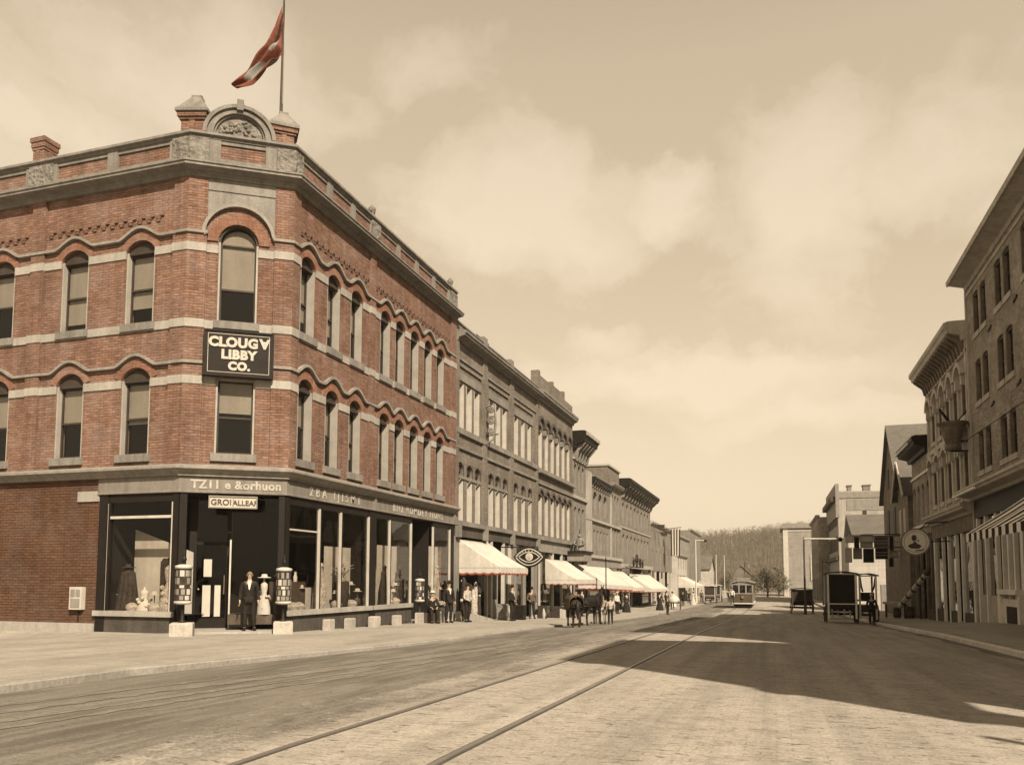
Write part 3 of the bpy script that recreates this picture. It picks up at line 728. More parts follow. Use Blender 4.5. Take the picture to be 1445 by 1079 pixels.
# rippling hood mould
def ripple(F, u0, u1, ops, lo, hi, half=0.80):
    n = max(2, int((u1 - u0) / 0.09)); pts = []
    for i in range(n + 1):
        u = u0 + (u1 - u0) * i / n; z_ = lo
        for o in ops:
            d = abs(u - (o.u0 + o.u1) / 2) / half
            if d < 1: z_ = max(z_, lo + (hi - lo) * (0.5 + 0.5 * math.cos(math.pi * d)) ** 0.75)
        pts.append((u, z_))
    return pts
mb = MB()
for lo, hi, k in ((7.93, 8.27, 0), (12.02, 12.36, 1)):
    mb.fband(FL, ripple(FL, -31, -17.3, [o for o in opsL if (o.z0 > 8) == bool(k)], lo, hi), 0.085, 0.001, 0.12)
    mb.fband(FR, ripple(FR, 21.9, 35.38, [o for o in opsR if (o.z0 > 8) == bool(k)], lo, hi, 0.66), 0.085, 0.001, 0.12)
    mb.run([(-17.31, 19.83), CL, FC.p(0.56, 0)[:2]], [(0.0, lo), (0.15, lo), (0.15, lo + .088), (0.0, lo + .088)])
    mb.run([FC.p(CW - 0.56, 0)[:2], CR, (XW, 21.91)], [(0.0, lo), (0.15, lo), (0.15, lo + .088), (0.0, lo + .088)])
mb.fbox(FC, 0.55, CW - 0.55, 7.93, 8.015, 0.001, 0.10)
hood = [(0.55, 12.02)] + [(1.47 + 1.0 * math.cos(t), 11.98 + 1.0 * math.sin(t)) for t in [math.pi - math.pi * i / 20 for i in range(21)]][1:-1] + [(CW - 0.55, 12.02)]
mb.fband(FC, hood, 0.10, 0.001, 0.14)
mb.build('hood_mould', ['trim_stone'], corner)
# grey stone panel over the chamfer arch
mb = MB()
for i in range(16):
    t0 = math.pi - math.pi * i / 16; t1 = math.pi - math.pi * (i + 1) / 16
    a = (1.47 + 0.99 * math.cos(t0), 12.0 + 0.99 * math.sin(t0)); c = (1.47 + 0.99 * math.cos(t1), 12.0 + 0.99 * math.sin(t1))
    mb.fpoly(FC, [(a[0], 13.45), (a[0], a[1]), (c[0], c[1]), (c[0], 13.45)], 0.001, 0.03)
mb.fbox(FC, 2.46, CW - 0.535, 12.05, 13.45, 0.001, 0.03)
mb.fbox(FC, 0.535, CW - 0.535, 13.45, 13.818, 0.001, 0.06)
mb.build('stone_panel', ['stone'], corner)
# dog-tooth brick table under the cornice
mb = MB()
def teeth(F, u0, u1):
    u = u0; i = 0
    while u < u1 - 0.3:
        mb.fbox(F, u, u + 0.17, 12.62, 12.70, 0.001, 0.06); mb.fbox(F, u + 0.17, u + 0.30, 12.70, 12.78, 0.001, 0.06)
        mb.fbox(F, u + 0.02, u + 0.15, 12.54, 12.62, 0.001, 0.045)
        u += 0.36
for a_ in ((FL, -30.9, -23.3), (FL, -22.5, -17.6), (FR, 22.0, 26.65), (FR, 27.2, 34.7)):
    mb = MB(); teeth(*a_); mb.build('brick_teeth', ['red_brick'], corner)
# moulded cornice, parapet, coping
path = [CA, CL, CR, CB]
def ring(prof, name, m_, pth=path):
    x = MB(); x.run(pth, prof); x.build(name, [m_], corner)
ring([(-0.3, 13.82), (0.10, 13.82), (0.10, 13.90), (0.16, 13.93), (0.16, 13.97), (0.44, 14.03), (0.44, 14.10), (0.48, 14.12), (0.48, 14.17), (0.08, 14.32), (-0.3, 14.32)], 'cornice', 'stone')
ring([(-0.3, 14.321), (0.05, 14.321), (0.05, 14.50), (-0.3, 14.50)], 'parapet_base', 'stone')
ring([(-0.3, 15.10), (0.06, 15.10), (0.06, 15.16), (0.15, 15.19), (0.15, 15.27), (0.05, 15.31), (-0.3, 15.31)], 'coping', 'stone')
ring([(-0.3, 14.50), (-0.03, 14.50), (-0.03, 15.10), (-0.3, 15.10)], 'brick_panel', 'red_brick')
mb = MB()
def posts(F, panels, u0, u1):
    a = u0
    for p0, p1 in panels + [(u1, u1)]:
        if p0 > a: mb.fbox(F, a, p0, 14.5, 15.1, -0.035, 0.045)
        if p1 > p0:
            mb.fbox(F, p0, p1, 14.98, 15.1, -0.035, 0.02)
        a = p1
posts(FL, [(-29.6, -27.4), (-27.0, -25.3), (-24.95, -23.65), (-22.3, -20.2), (-19.8, -17.75)], -31, -16.93)
posts(FC, [(0.86, 2.2)], 0, CW)
posts(FR, [(22.0, 23.55), (23.9, 25.2), (25.5, 26.7), (27.4, 28.95), (29.25, 30.75), (31.05, 32.55), (32.85, 34.4)], CR[1] - 0.02, 35.39)
mb.build('parapet_stone', ['stone'], corner)
mb = MB()
for F, a, b_ in ((FL, -23.45, -22.45), (FR, 26.72, 27.38), (FR, 34.6, 35.42)): mb.fbox(F, a, b_, 14.33, 15.09, 0.046, 0.11)
mb.run([(-17.6, 19.83), CL, FC.p(0.52, 0)[:2]], [(0.046, 14.33), (0.11, 14.33), (0.11, 15.09), (0.046, 15.09)])
mb.run([FC.p(CW - 0.52, 0)[:2], CR, (XW, 21.95)], [(0.046, 14.33), (0.11, 14.33), (0.11, 15.09), (0.046, 15.09)])
mb.build('carved_pedestal', ['carved_stone'], corner)
# the two capped piers, the arched pediment and the small chimney
def pier(cx, cy, ang, hw, z0, z1, zt, name='corner_pier', flat=False):
    x = MB(); y = MB()
    def fr(p): 
        c, s_ = math.cos(ang), math.sin(ang); return (cx + p.x * c - p.y * s_, cy + p.x * s_ + p.y * c, p.z)
    h1 = z0 + (z1 - z0) * 0.62
    f1, f2 = (.025, .05) if flat else (.05, .10)
    x.box(-hw, hw, -hw, hw, z0, h1).box(-hw - f1, hw + f1, -hw - f1, hw + f1, h1, h1 + (z1 - h1) * .35).box(-hw - f2, hw + f2, -hw - f2, hw + f2, h1 + (z1 - h1) * .35, z1)
    x.box(-hw * .25, hw * .25, -hw - .04, hw + .04, z0, h1 - .02); x.box(-hw - .04, hw + .04, -hw * .25, hw * .25, z0, h1 - .02)
    o = x.xform(fr).build(name, ['red_brick'], corner)
    e = hw + (0.08 if flat else 0.15)
    if flat: y.box(-e, e, -e, e, z1, zt)
    else:
        lv = [(e, z1), (e, z1 + .09), (e * .80, z1 + .22), (e * .30, zt - .07), (e * .30, zt)]
        vs = [(sx * a, sy * a, z_) for a, z_ in lv for sx, sy in ((-1, -1), (1, -1), (1, 1), (-1, 1))]
        fs = [(i * 4 + j, i * 4 + (j + 1) % 4, i * 4 + 4 + (j + 1) % 4, i * 4 + 4 + j) for i in range(len(lv) - 1) for j in range(4)] + [(3, 2, 1, 0), tuple(len(lv) * 4 - 4 + j for j in range(4))]
        y.add(vs, fs)
        for sx in (-1, 0, 1): y.ball((sx * e * .22, 0, zt + .03), .05, 6)
    y.xform(fr).build('pier_cap', ['red_brick' if flat else 'stone'], o)
ANG = math.atan2(CR[1] - CL[1], CR[0] - CL[0])
pier(-17.10, 20.22, ANG * 0.5, 0.36, 15.312, 15.92, 16.62)
pier(-14.92, 21.68, ANG * 0.5 + R(22), 0.32, 15.312, 15.88, 16.52)
pier(-23.25, 20.12, 0, 0.24, 15.312, 16.02, 16.17, 'chimney', True)
mb = MB(); n = 24; cu, cz = 1.40, 15.312
def semi(r, n=24): return [(cu + r * math.cos(math.pi - math.pi * i / n), cz + r * 0.93 * math.sin(math.pi - math.pi * i / n)) for i in range(n + 1)]
for r0, r1, w in ((0.98, 1.10, 0.10), (0.88, 0.98, 0.02), (0.78, 0.88, 0.08), (0.72, 0.78, 0.0)):
    a, c = semi(r0), semi(r1)
    for i in range(n): mb.fpoly(FC, [a[i], c[i], c[i + 1], a[i + 1]], -0.42, w)
mb.fbox(FC, cu - 0.10, cu + 0.10, 16.12, 16.46, -0.3, 0.17)
ped = mb.build('pediment', ['stone'], corner)
mb = MB(); mb.fpoly(FC, semi(0.719), -0.40, -0.07); mb.build('tympanum', ['carved_stone'], ped)
# relief scrolls on the tympanum
mb = MB()
for k in range(26):
    t = math.pi * (k + 0.5) / 26; r = 0.18 + 0.42 * random.random()
    mb.ball(FC.p(cu + r * math.cos(t), cz + 0.06 + r * 0.85 * math.sin(t), -0.07), 0.05 + 0.04 * random.random(), 6)
mb.build('relief', ['carved_stone'], ped)
for u in (27.05, 35.0):
    x = MB(); x.lathe(FR.p(u, 15.312, -0.12), [(0.16, 0), (0.16, .08), (0.09, .14), (0.07, .22), (0.14, .32), (0.15, .40), (0.06, .50), (0.02, .56)], 10)
    x.ball(FR.p(u + .12, 15.6, -0.12), .08, 6).ball(FR.p(u - .12, 15.6, -0.12), .08, 6)
    x.build('finial', ['stone'], corner)
# shop cornice and lettered fascia
ring([(0.0, ZF1 + .0), (0.14, ZF1), (0.14, ZF1 + .06), (0.22, ZF1 + .12), (0.34, ZF1 + .2), (0.34, ZF1 + .27), (0.10, ZC), (0.0, ZC)], 'shop_cornice', 'trim_stone', [CA, CL, CR, (XW, 35.45)])
x = MB(); x.run([(-20.0, 19.83), CL, CR, (XW, 35.4)], [(-0.25, ZF0), (0.08, ZF0), (0.08, ZF0 + .05), (0.05, ZF0 + .07), (0.05, ZF1 - .002), (-0.25, ZF1 - .002)])
fas = x.build('fascia', ['fascia_paint'], corner)
x = MB()
put_text(x, FC, 'TZ11 e &orhuon', 1.62, 4.12, 0.055, 0.36, bold=0.012, space=1.06)
put_text(x, FR, '2BA IJISM1', 24.5, 4.10, 0.055, 0.43, bold=0.004, space=1.75)
x.build('lettering', ['worn_letter'], fas)
x = MB(); put_text(x, FR, 'BN2 RDMDEY FIDNS', 31.4, 4.10, 0.055, 0.42, bold=0.004, space=1.4)
x.build('lettering', ['worn_letter'], fas)
mb = MB(); mb.fbox(FR, 27.25, 27.38, ZF0, ZF1, 0.05, 0.12); mb.fbox(FR, 35.2, 35.36, ZF0, ZF1, 0.05, 0.14); mb.build('bracket', ['stone'], corner)
# ground floor: stone plinth, lintel end, shop windows
mb = MB(); mb.fbox(FL, -31, -20.0, -1.2, 0.0, 0.0, 0.07); mb.build('plinth', ['pale_stone'], corner)
mb = MB(); mb.fbox(FL, -20.82, -19.97, 3.78, 4.10, 0.0, 0.05); mb.build('lintel_end', ['pale_stone'], corner)
zb = 0.30
# frames
mb = MB()
for F, a, b_ in ((FL, -19.95, -19.6), (FL, -17.15, -16.96), (FC, 0.02, 0.22), (FC, CW - 0.20, CW - 0.02), (FR, 21.56, 21.75), (FR, 27.05, 27.55), (FR, 35.0, 35.39)):
    mb.fbox(F, a, b_, -0.6, ZF0, -0.25, 0.03)
for F, a, b_ in ((FL, -19.6, -17.15), (FR, 21.75, 27.05), (FR, 27.55, 30.75), (FR, 33.0, 35.0)):
    mb.fbox(F, a, b_, 3.72, ZF0, -0.22, 0.0)
mb.build('shop_frame', ['dark_wood'], corner)
mb = MB(); dk = MB()
for F, a, zs in ((FL, -19.6, 3.7), (FL, -17.17, 3.7), (FR, 23.55, 3.72), (FR, 24.95, 3.72), (FR, 27.0, 3.72), (FR, 28.75, 3.72), (FR, 30.72, 3.72), (FR, 33.02, 3.72), (FR, 34.97, 3.72)):
    mb.fbox(F, a - .03, a + .012, zb + .1, zs, -0.06, 0.03)
    dk.fbox(F, a + .013, a + .085, zb + .1, zs, -0.08, 0.028)
mb.fbox(FL, -19.55, -17.22, 3.22, 3.30, -0.14, 0.02)
mb.fbox(FR, 21.78, 23.5, 2.92, 2.97, -0.14, -0.02)
mb.build('mullion', ['pale_paint'], corner)
dk.build('dark_mullion', ['dark_wood'], corner)
for F, a, b_ in ((FL, -19.55, -17.22), (FR, 21.75, 23.5), (FR, 23.6, 24.9), (FR, 25.0, 26.95), (FR, 27.55, 28.7), (FR, 28.8, 30.67), (FR, 33.07, 34.92)):
    x = MB(); x.fquad(F, a, b_, zb + .1, 3.72, -0.04); x.build('shop_window', ['dim_glass' if F is FL else 'plate_glass'], corner)
mb = MB()
for F, a, b_ in ((FL, -19.98, -17.0), (FR, 21.7, 27.2), (FR, 27.4, 30.78), (FR, 32.98, 35.1)):
    mb.fbox(F, a, b_, zb - .06, zb + .1, -0.15, 0.12)
mb.build('shop_sill', ['pale_stone'], corner)
mb = MB()
for F, a, b_ in ((FL, -19.98, -17.0), (FR, 21.7, 27.2), (FR, 27.4, 30.78), (FR, 32.98, 35.1)):
    mb.fbox(F, a, b_, -0.9, zb - .06, -0.12, 0.02)
mb.build('stall_riser', ['dark_stone'], corner)
for ua, ub in ((22.1, 26.9), (27.62, 30.6), (33.05, 34.9)):
    mb = MB(); u = ua
    while u < ub:
        mb.fpoly(FR, [(u, -0.34), (u + .16, -0.34), (u + .16, 0.02)] + [(u + .08 + .08 * math.cos(t), .02 + .08 * math.sin(t)) for t in (0.6, 1.2, 1.9, 2.5)] + [(u, 0.02)], 0.021, 0.035)
        u += 0.24
    mb.build('basement_grating', ['dark_stone'], corner)
# recessed corner doorway
mb = MB()
mb.fbox(FC, 0.20, 0.42, -0.3, ZF0, -1.3, -1.2); mb.fbox(FC, 1.32, 1.46, -0.3, ZF0, -1.3, -1.18)
mb.fbox(FC, 0.42, 1.32, 2.45, 2.55, -1.3, -1.2)
mb.fbox(FC, 0.42, 1.32, -0.25, 0.15, -1.28, -1.24)
dr = mb.build('door', ['dark_wood'], corner)
x = MB(); x.fquad(FC, 0.42, 1.32, 0.15, ZF0, -1.26); x.build('door_glass', ['dim_glass'], dr)
x = MB(); x.fbox(FC, .62, .86, .20, 1.18, -1.23, -1.225); x.fbox(FC, .98, 1.16, .20, 1.18, -1.23, -1.225); x.fbox(FC, .64, .88, 1.45, 2.0, -1.23, -1.225); x.build('paper_notice', ['print_paper'], dr)
x = MB(); x.tube([FC.p(1.26, .9, -1.22), FC.p(1.26, 1.5, -1.22)], .018); x.ball(FC.p(.5, 1.05, -1.2), .04, 8); x.build('door_handle', ['brass'], dr)
mb = MB()
mb.fbox(FC, 1.46, CW - .2, zb - .3, zb, -1.25, -0.05); mb.build('display_plinth', ['brown_wood'], corner)
mb = MB(); mb.fbox(FC, 1.44, 1.49, -.2, 2.6, -0.62, -0.55); mb.build('mullion', ['pale_paint'], corner)
x = MB(); x.add([FC.p(1.46, 0.02, -0.6), FC.p(CW - .2, 0.02, -0.35), FC.p(CW - .2, 3.9, -0.35), FC.p(1.46, 3.9, -0.6)], [(0, 1, 2, 3)]); x.build('shop_window', ['dim_glass'], corner)
mb = MB()
mb.run([(-15.0 - 5, 20.0), (-16.95, 20.0), (-14.6, 21.6)], [(-3.6, ZF0 - .02), (-0.02, ZF0 - .02), (-0.02, ZF0), (-3.6, ZF0)])
mb.fbox(FR, 21.7, 35.3, ZF0 - .02, ZF0 - .001, -3.2, -.26)
mb.build('shop_ceiling', ['room'], corner)
mb = MB(); mb.run([(-19.9, 19.9), (-19.9, 22.4), (-17.6, 22.6), (-17.0, 24.0), (-16.9, 35.3)], [(0, -.5), (.02, -.5), (.02, 4.4), (0, 4.4)])
mb.fbox(FR, 27.25, 27.35, -.4, 4.0, -2.4, -.2); mb.fbox(FR, 30.8, 30.86, -.5, ZF0, -1.6, -.2); mb.fbox(FR, 32.92, 32.98, -.5, ZF0, -1.6, -.2); mb.fbox(FR, 30.8, 32.98, -.5, ZF0, -1.64, -1.6)
mb.add([(-19.9, 20.0, .28), (-17.05, 20.0, .28), (-17.05, 22.5, .28), (-19.9, 22.4, .28)], [(0, 1, 2, 3)]); mb.fbox(FR, 21.9, 30.7, .22, .28, -2.3, -.2); mb.fbox(FR, 33.0, 35.2, .22, .28, -2.3, -.2)
mb.build('shop_interior', ['room'], corner)
# backdrops in the show windows
mb = MB()
mb.fpoly(FL, [(-19.45, .30), (-19.45, 2.95), (-17.2, 2.2), (-17.2, .30)], -1.0, -0.97)  # slanted top builds the fascia's shadow edge into the board's outline
mb.fbox(FR, 25.05, 26.9, .30, 2.55, -.72, -.70); mb.fbox(FR, 28.85, 30.6, .30, 2.75, -.62, -.6); mb.fbox(FR, 33.1, 34.9, .3, 2.9, -.6, -.58); mb.fbox(FR, 27.6, 28.6, .30, 2.2, -.6, -.58); mb.fbox(FR, 23.7, 24.85, .3, 1.1, -.66, -.64)
mb.build('backdrop', ['pale_paint'], corner)
# doorstep
mb = MB(); vs = [FC.p(-0.05, 0, .75), FC.p(CW + .05, 0, .62), FC.p(CW + .05, 0, -1.3), FC.p(-.05, 0, -1.3)]
vs = [(p[0], p[1], zz) for zz in (-.6, -.165) for p in vs]
mb.add(vs, [(3, 2, 1, 0), (4, 5, 6, 7), (0, 1, 5, 4), (1, 2, 6, 5), (2, 3, 7, 6), (3, 0, 4, 7)]); mb.build('doorstep', ['pale_stone'], corner)
mb = MB(); mb.fbox(FR, 30.9, 32.9, -.9, -.38, -1.5, .30); mb.build('doorstep', ['pale_stone'], corner)
# side door on the main street
mb = MB(); mb.fbox(FR, 31.0, 32.8, -.38, 2.5, -1.5, -1.45); mb.build('door', ['dark_wood'], corner)

# ---- shop goods standing in the windows -----------------------------------
def goods(name, label, cat, mats, fn, group=None):
    x = MB(); fn(x); o = x.build(name, mats); return tag(o, label, cat, group)
def bustle(x, c, h, w):
    x.lathe(c, [(w, 0), (w * .95, h * .2), (w * .62, h * .45), (w * .36, h * .58), (w * .52, h * .74), (w * .5, h * .84), (w * .15, h * .9), (w * .14, h)], 12, sy=.8)
    for k in range(10):
        a = k * .63; x.ball((c[0] + w * .8 * math.cos(a), c[1] + w * .6 * math.sin(a), c[2] + h * (.15 + .5 * random.random())), w * .22, 6)
goods('dress_form', 'white ruffled dress form low in the left show window', 'dress form', ['white_cloth'], lambda x: bustle(x, (-18.55, 20.3, .28), .85, .26))
goods('dress_form', 'child size white dress form behind the suited man, left of the right print lantern', 'dress form', ['pale_cloth'], lambda x: (bustle(x, FC.p(2.50, .30, -.18), 1.1, .22), x.lathe(FC.p(2.50, 1.42, -.18), [(.2, 0), (.2, .02), (.1, .03), (.08, .12)], 12)))
goods('dress_form', 'dark patterned gown on a stand beside the left lantern post, behind glass', 'dress form', ['goods_mid'], lambda x: (bustle(x, (-17.62, 20.35, .28), 1.7, .38)))
goods('dress_form', 'dark draped costume at the far left of the show window', 'dress form', ['goods_dark'], lambda x: ([x.tube([(-19.25 + .30 * math.cos(k * .7), 20.35 + .22 * math.sin(k * .7), .3), (-19.25 + .22 * math.cos(k * .7 + .2), 20.35 + .17 * math.sin(k * .7 + .2), 1.0), (-19.25 + .16 * math.cos(k * .7), 20.35 + .10 * math.sin(k * .7), 1.55), (-19.25, 20.35, 1.72)], [.13, .10, .08, .04], 6) for k in range(9)], x.lathe((-19.25, 20.35, 1.72), [(.22, 0), (.22, .02), (.1, .03), (.08, .12)], 12)))
def panel_frame(x): x.box(-18.35, -17.85, 20.72, 20.78, .28, 1.9); x.fpoly(FL, [(-18.35, 1.9), (-18.25, 2.02), (-17.85, 2.02), (-17.85, 1.9)], -.95, -.89)
goods('folding_screen', 'dark folding screen standing behind the white dress form', 'screen', ['goods_dark'], panel_frame)
def bottles(x):
    for k in range(6):
        x.lathe(FR.p(22.2 + k * .2, 1.30, -.55 - .1 * (k % 2)), [(.05, 0), (.055, .16), (.03, .22), (.022, .3), (.03, .33)], 8)
goods('bottle_row', 'row of pale bottles on the shelf behind the first main street window', 'bottles', ['white_cloth'], bottles)
goods('display_shelf', 'dark display counter under the bottles in the first main street window', 'shelf', ['brown_wood'], lambda x: x.fbox(FR, 21.95, 23.4, .28, 1.30, -.8, -.4))
def drape(u, h, w):
    def fn(x):
        for k in range(9):
            a = u + random.uniform(-w, w); x.tube([FR.p(a, .3, -.38 - .1 * random.random()), FR.p(a + random.uniform(-.1, .1), .3 + h * .55, -.36), FR.p(u + random.uniform(-.08, .08), .3 + h, -.36)], [.10, .08, .03], 6)
        x.ball(FR.p(u, .35 + h, -.36), .09, 8)
    return fn
goods('draped_cloth', 'pale draped cloth on a stand in the narrow second window', 'cloth', ['goods_mid'], drape(24.3, 1.5, .3))
goods('dried_grasses', 'spray of pale dried grasses in a dark tub in the third window', 'plant', ['goods_mid'], lambda x: [x.tube([FR.p(25.8 + .1 * math.sin(k), 1.25, -.40), FR.p(25.8 + random.uniform(-.25, .25), 1.55 + random.random() * .3, -.4 + random.uniform(-.12, .12)), FR.p(25.8 + random.uniform(-.55, .55), 1.6 + random.random() * .45, -.4 + random.uniform(-.2, .25))], [.02, .03, .006], 5) for k in range(30)])
goods('dark_tub', 'round dark tub holding the dried grasses', 'tub', ['goods_dark'], lambda x: x.lathe(FR.p(25.8, .28, -.40), [(.20, 0), (.24, .5), (.26, 1.0), (.2, 1.02)], 14))
goods('draped_cloth', 'figured cloth hanging in the narrow window past the iron column', 'cloth', ['goods_mid'], drape(28.1, 1.9, .26))
goods('draped_coat', 'black coat on a stand at the left of the wide plate window', 'coat', ['goods_dark'], drape(29.05, 1.5, .2))
goods('draped_coat', 'black coat on a stand beside the side door, in the wide window', 'coat', ['goods_dark'], drape(30.35, 1.5, .16))
goods('draped_cloth', 'grey cloth hanging in the last window before the awning', 'cloth', ['goods_mid'], drape(34.3, 1.6, .3))

hats = None
for k, (F, u, zz, w) in enumerate([(FR, 22.3, .3, -.4), (FR, 22.75, .9, -1.0), (FR, 23.2, .5, -.45), (FR, 25.3, .3, -.35), (FR, 26.4, .6, -.4), (FR, 26.75, .35, -.3), (FR, 29.3, .4, -.35), (FR, 29.7, .3, -.3), (FR, 30.1, .55, -.4), (FR, 33.4, .3, -.35), (FR, 33.8, .55, -.4), (FR, 34.6, .35, -.35), (FL, -19.4, .3, -.45), (FL, -18.1, .3, -.4)]):
    if hats is None:
        hats = thing('hat_stand', 'small pale hat on a slender stand among the goods of the corner shop windows', 'hat stand', F.p(u, zz, w), 'hats on stands in the show windows')
        x = MB(); x.lathe(F.p(u, zz, w), [(.09, 0), (.09, .015), (.015, .03), (.015, .62)], 8); x.build('stand', ['goods_dark'], hats)
        x = MB(); x.lathe(F.p(u, zz + .60, w), [(.17, 0), (.17, .015), (.095, .02), (.09, .10), (.05, .12)], 12); x.build('hat', ['pale_cloth'], hats)
    else: copy_thing(hats, F.p(u, zz - .02, w))
cloth = None
for k, (F, u, w) in enumerate([(FR, 22.1, -.35), (FR, 22.55, -.3), (FR, 22.95, -.35), (FR, 25.2, -.28), (FR, 26.3, -.3), (FR, 29.2, -.28), (FR, 29.9, -.3), (FR, 33.3, -.28), (FR, 33.9, -.3), (FL, -18.9, -.35), (FL, -18.0, -.3)]):
    if cloth is None:
        cloth = tag(MB().lathe(F.p(u, .28, w), [(.16, 0), (.2, .06), (.17, .16), (.2, .2), (.16, .3), (.06, .36)], 10, sx=1.2, sy=.8).build('cloth_bundle', ['goods_mid']), 'heap of light figured cloth low in the corner shop windows', 'cloth bundle', 'cloth heaped in the show windows')
        c0 = Vector(F.p(u, .28, w))
    else:
        c = cloth.copy(); COL.objects.link(c); c.location = Vector(F.p(u, .28, w)) - c0
# ---- the hanging name board -----------------------------------------------
sg = thing('shop_sign', 'large black name board with white capitals hung across the chamfered corner', 'sign', FC.p(1.58, 8.26, 0.3))
x = MB(); x.fbox(FC, 0.60, 2.56, 7.60, 8.93, 0.20, 0.28); x.build('board', ['sign_black'], sg)
x = MB()
for a in ((0.55, 2.61, 8.93, 8.98), (0.55, 2.61, 7.55, 7.60)): x.fbox(FC, *a, .18, .31)
for a in ((0.55, .60, 7.60, 8.93), (2.56, 2.61, 7.60, 8.93)): x.fbox(FC, *a, .18, .31)
x.build('frame', ['sign_black'], sg)
x = MB()
for a in ((.68, 2.48, 8.85, 8.865), (.68, 2.48, 7.665, 7.68), (.68, .695, 7.68, 8.85), (2.465, 2.48, 7.68, 8.85)): x.fbox(FC, *a, .281, .287)
x.build('border_line', ['letter_paint'], sg)
def serif_word(x, s, u, z0, size, space):
    me = text_mesh(s, size, bold=0.022, extrude=0.012, space=space)
    x.mesh_in(me, lambda c: FC.p(u + c.x, z0 + c.y, .295 + c.z)); bpy.data.meshes.remove(me)
x = MB()
serif_word(x, 'CLOUG', 1.42, 8.47, .40, 1.06)
me = text_mesh('A', .40, bold=0.022, extrude=0.012); x.mesh_in(me, lambda c: FC.p(2.33 - c.x, 8.47 + .285 - c.y, .295 + c.z)); bpy.data.meshes.remove(me)
serif_word(x, 'LIBBY', 1.58, 8.10, .38, 1.10); serif_word(x, 'CO.', 1.60, 7.76, .34, 1.12)
# serifs of the painted capitals
for u, z_ in ((1.02, 8.47), (1.19, 8.47), (1.12, 8.10), (1.38, 8.10)): x.fbox(FC, u - .04, u + .10, z_ - .005, z_ + .03, .285, .304)
x.build('lettering', ['letter_paint'], sg)
x = MB()
for u in (.9, 2.3): x.fbox(FC, u - .03, u + .03, 8.2, 8.3, .0, .2)
x.build('bracket', ['iron'], sg)
s2 = thing('hanging_sign', 'small pale framed sign board hung over the recessed corner doorway', 'sign', FC.p(1.53, 3.7, 0.1))
x = MB(); x.fbox(FC, .86, 2.21, 3.56, 3.86, .06, .10); x.build('board', ['print_paper'], s2)
x = MB()
for a in ((.83, 2.24, 3.86, 3.90), (.83, 2.24, 3.52, 3.56), (.83, .86, 3.56, 3.86), (2.21, 2.24, 3.56, 3.86), (1.53, 1.55, 3.56, 3.86)): x.fbox(FC, *a, .05, .13)
x.build('frame', ['grey_paint'], s2)
x = MB(); put_text(x, FC, 'GROI', 1.19, 3.62, .105, .25, bold=.004, space=1.0); put_text(x, FC, 'ALLEAF', 1.88, 3.62, .105, .22, bold=.004); x.build('lettering', ['brown_wood'], s2)
x = MB(); x.tube([FC.p(1.05, 3.9, .09), FC.p(1.05, 3.99, .09)], .012); x.tube([FC.p(2.0, 3.9, .09), FC.p(2.0, 3.99, .09)], .012); x.build('hook', ['iron'], s2)
# ---- flagpole and flag ------------------------------------------------------
PX = -15.04
fp = thing('flagpole', 'slender wooden flagpole rising from the right capped corner pier', 'flagpole', (-15.06, 21.72, 16.4))
x = MB(); x.tube([(-15.06, 21.72, 16.38), (-15.04, 21.72, 20.75)], [.055, .035], 8); x.build('pole', ['brown_wood'], fp)
x = MB(); x.ball((-15.04, 21.72, 20.82), .08, 8); x.build('truck', ['brown_wood'], fp)
x = MB(); x.tube([(-14.98, 21.70, 20.5), (-14.97, 21.66, 18.6), (-15.00, 21.7, 16.9)], .010, 5); x.build('halyard', ['pale_iron'], fp)
# ------------------------------------------------------------------ the other buildings
def block(F, u0, u1, z0, z1, depth, matn, root, name='side_wall', roofm='roof', front=True, roof=True):
    """side walls, rear wall and roof of a building whose facade is drawn separately"""
    mb = MB()
    for a, b_ in (((u0, -depth), (u0, -0.001)), ((u1, -0.001), (u1, -depth)), ((u1, -depth), (u0, -depth))):
        mb.add([F.p(a[0], z0, a[1]), F.p(b_[0], z0, b_[1]), F.p(b_[0], z1, b_[1]), F.p(a[0], z1, a[1])], [(0, 1, 2, 3)])
    mb.build(name, [matn], root)
    if roof:
        x = MB(); x.add([F.p(u0, z1 - .02, -0.35), F.p(u1, z1 - .02, -0.35), F.p(u1, z1 - .02, -depth), F.p(u0, z1 - .02, -depth)], [(0, 1, 2, 3)]); x.build('roof', [roofm], root)
def cornice(root, F, u0, u1, z0, z1, out, m_, name='cornice', brackets=0, soffit=None, bm=None, back=0.3):
    mb = MB(); h = z1 - z0
    prof = [(-back, z0), (out * .25, z0), (out * .3, z0 + h * .25), (out * .85, z0 + h * .42), (out * .9, z0 + h * .6), (out, z0 + h * .7), (out, z0 + h * .92), (out * .8, z1), (-back, z1)]
    p0, p1 = F.p(u0, 0)[:2], F.p(u1, 0)[:2]
    mb.run([p0, p1], prof)
    o = mb.build(name, [m_], root)
    if brackets:
        x = MB(); n = brackets
        for i in range(n):
            u = u0 + (u1 - u0) * (i + .5) / n; t = min(.12, (u1 - u0) / n * .2)
            pts = [(0.0, z0 - h * .55), (out * .25, z0 - h * .5), (out * .35, z0 - h * .1), (out * .8, z0 + h * .3), (out * .8, z0 + h * .41), (0, z0 + h * .41)]
            vs = [F.p(u - t, z_, w) for w, z_ in pts] + [F.p(u + t, z_, w) for w, z_ in pts]; m = len(pts)
            x.add(vs, [tuple(range(m))[::-1], tuple(range(m, 2 * m))] + [(k, (k + 1) % m, m + (k + 1) % m, m + k) for k in range(m)])
        x.build('bracket', [bm or m_], o)
    return o
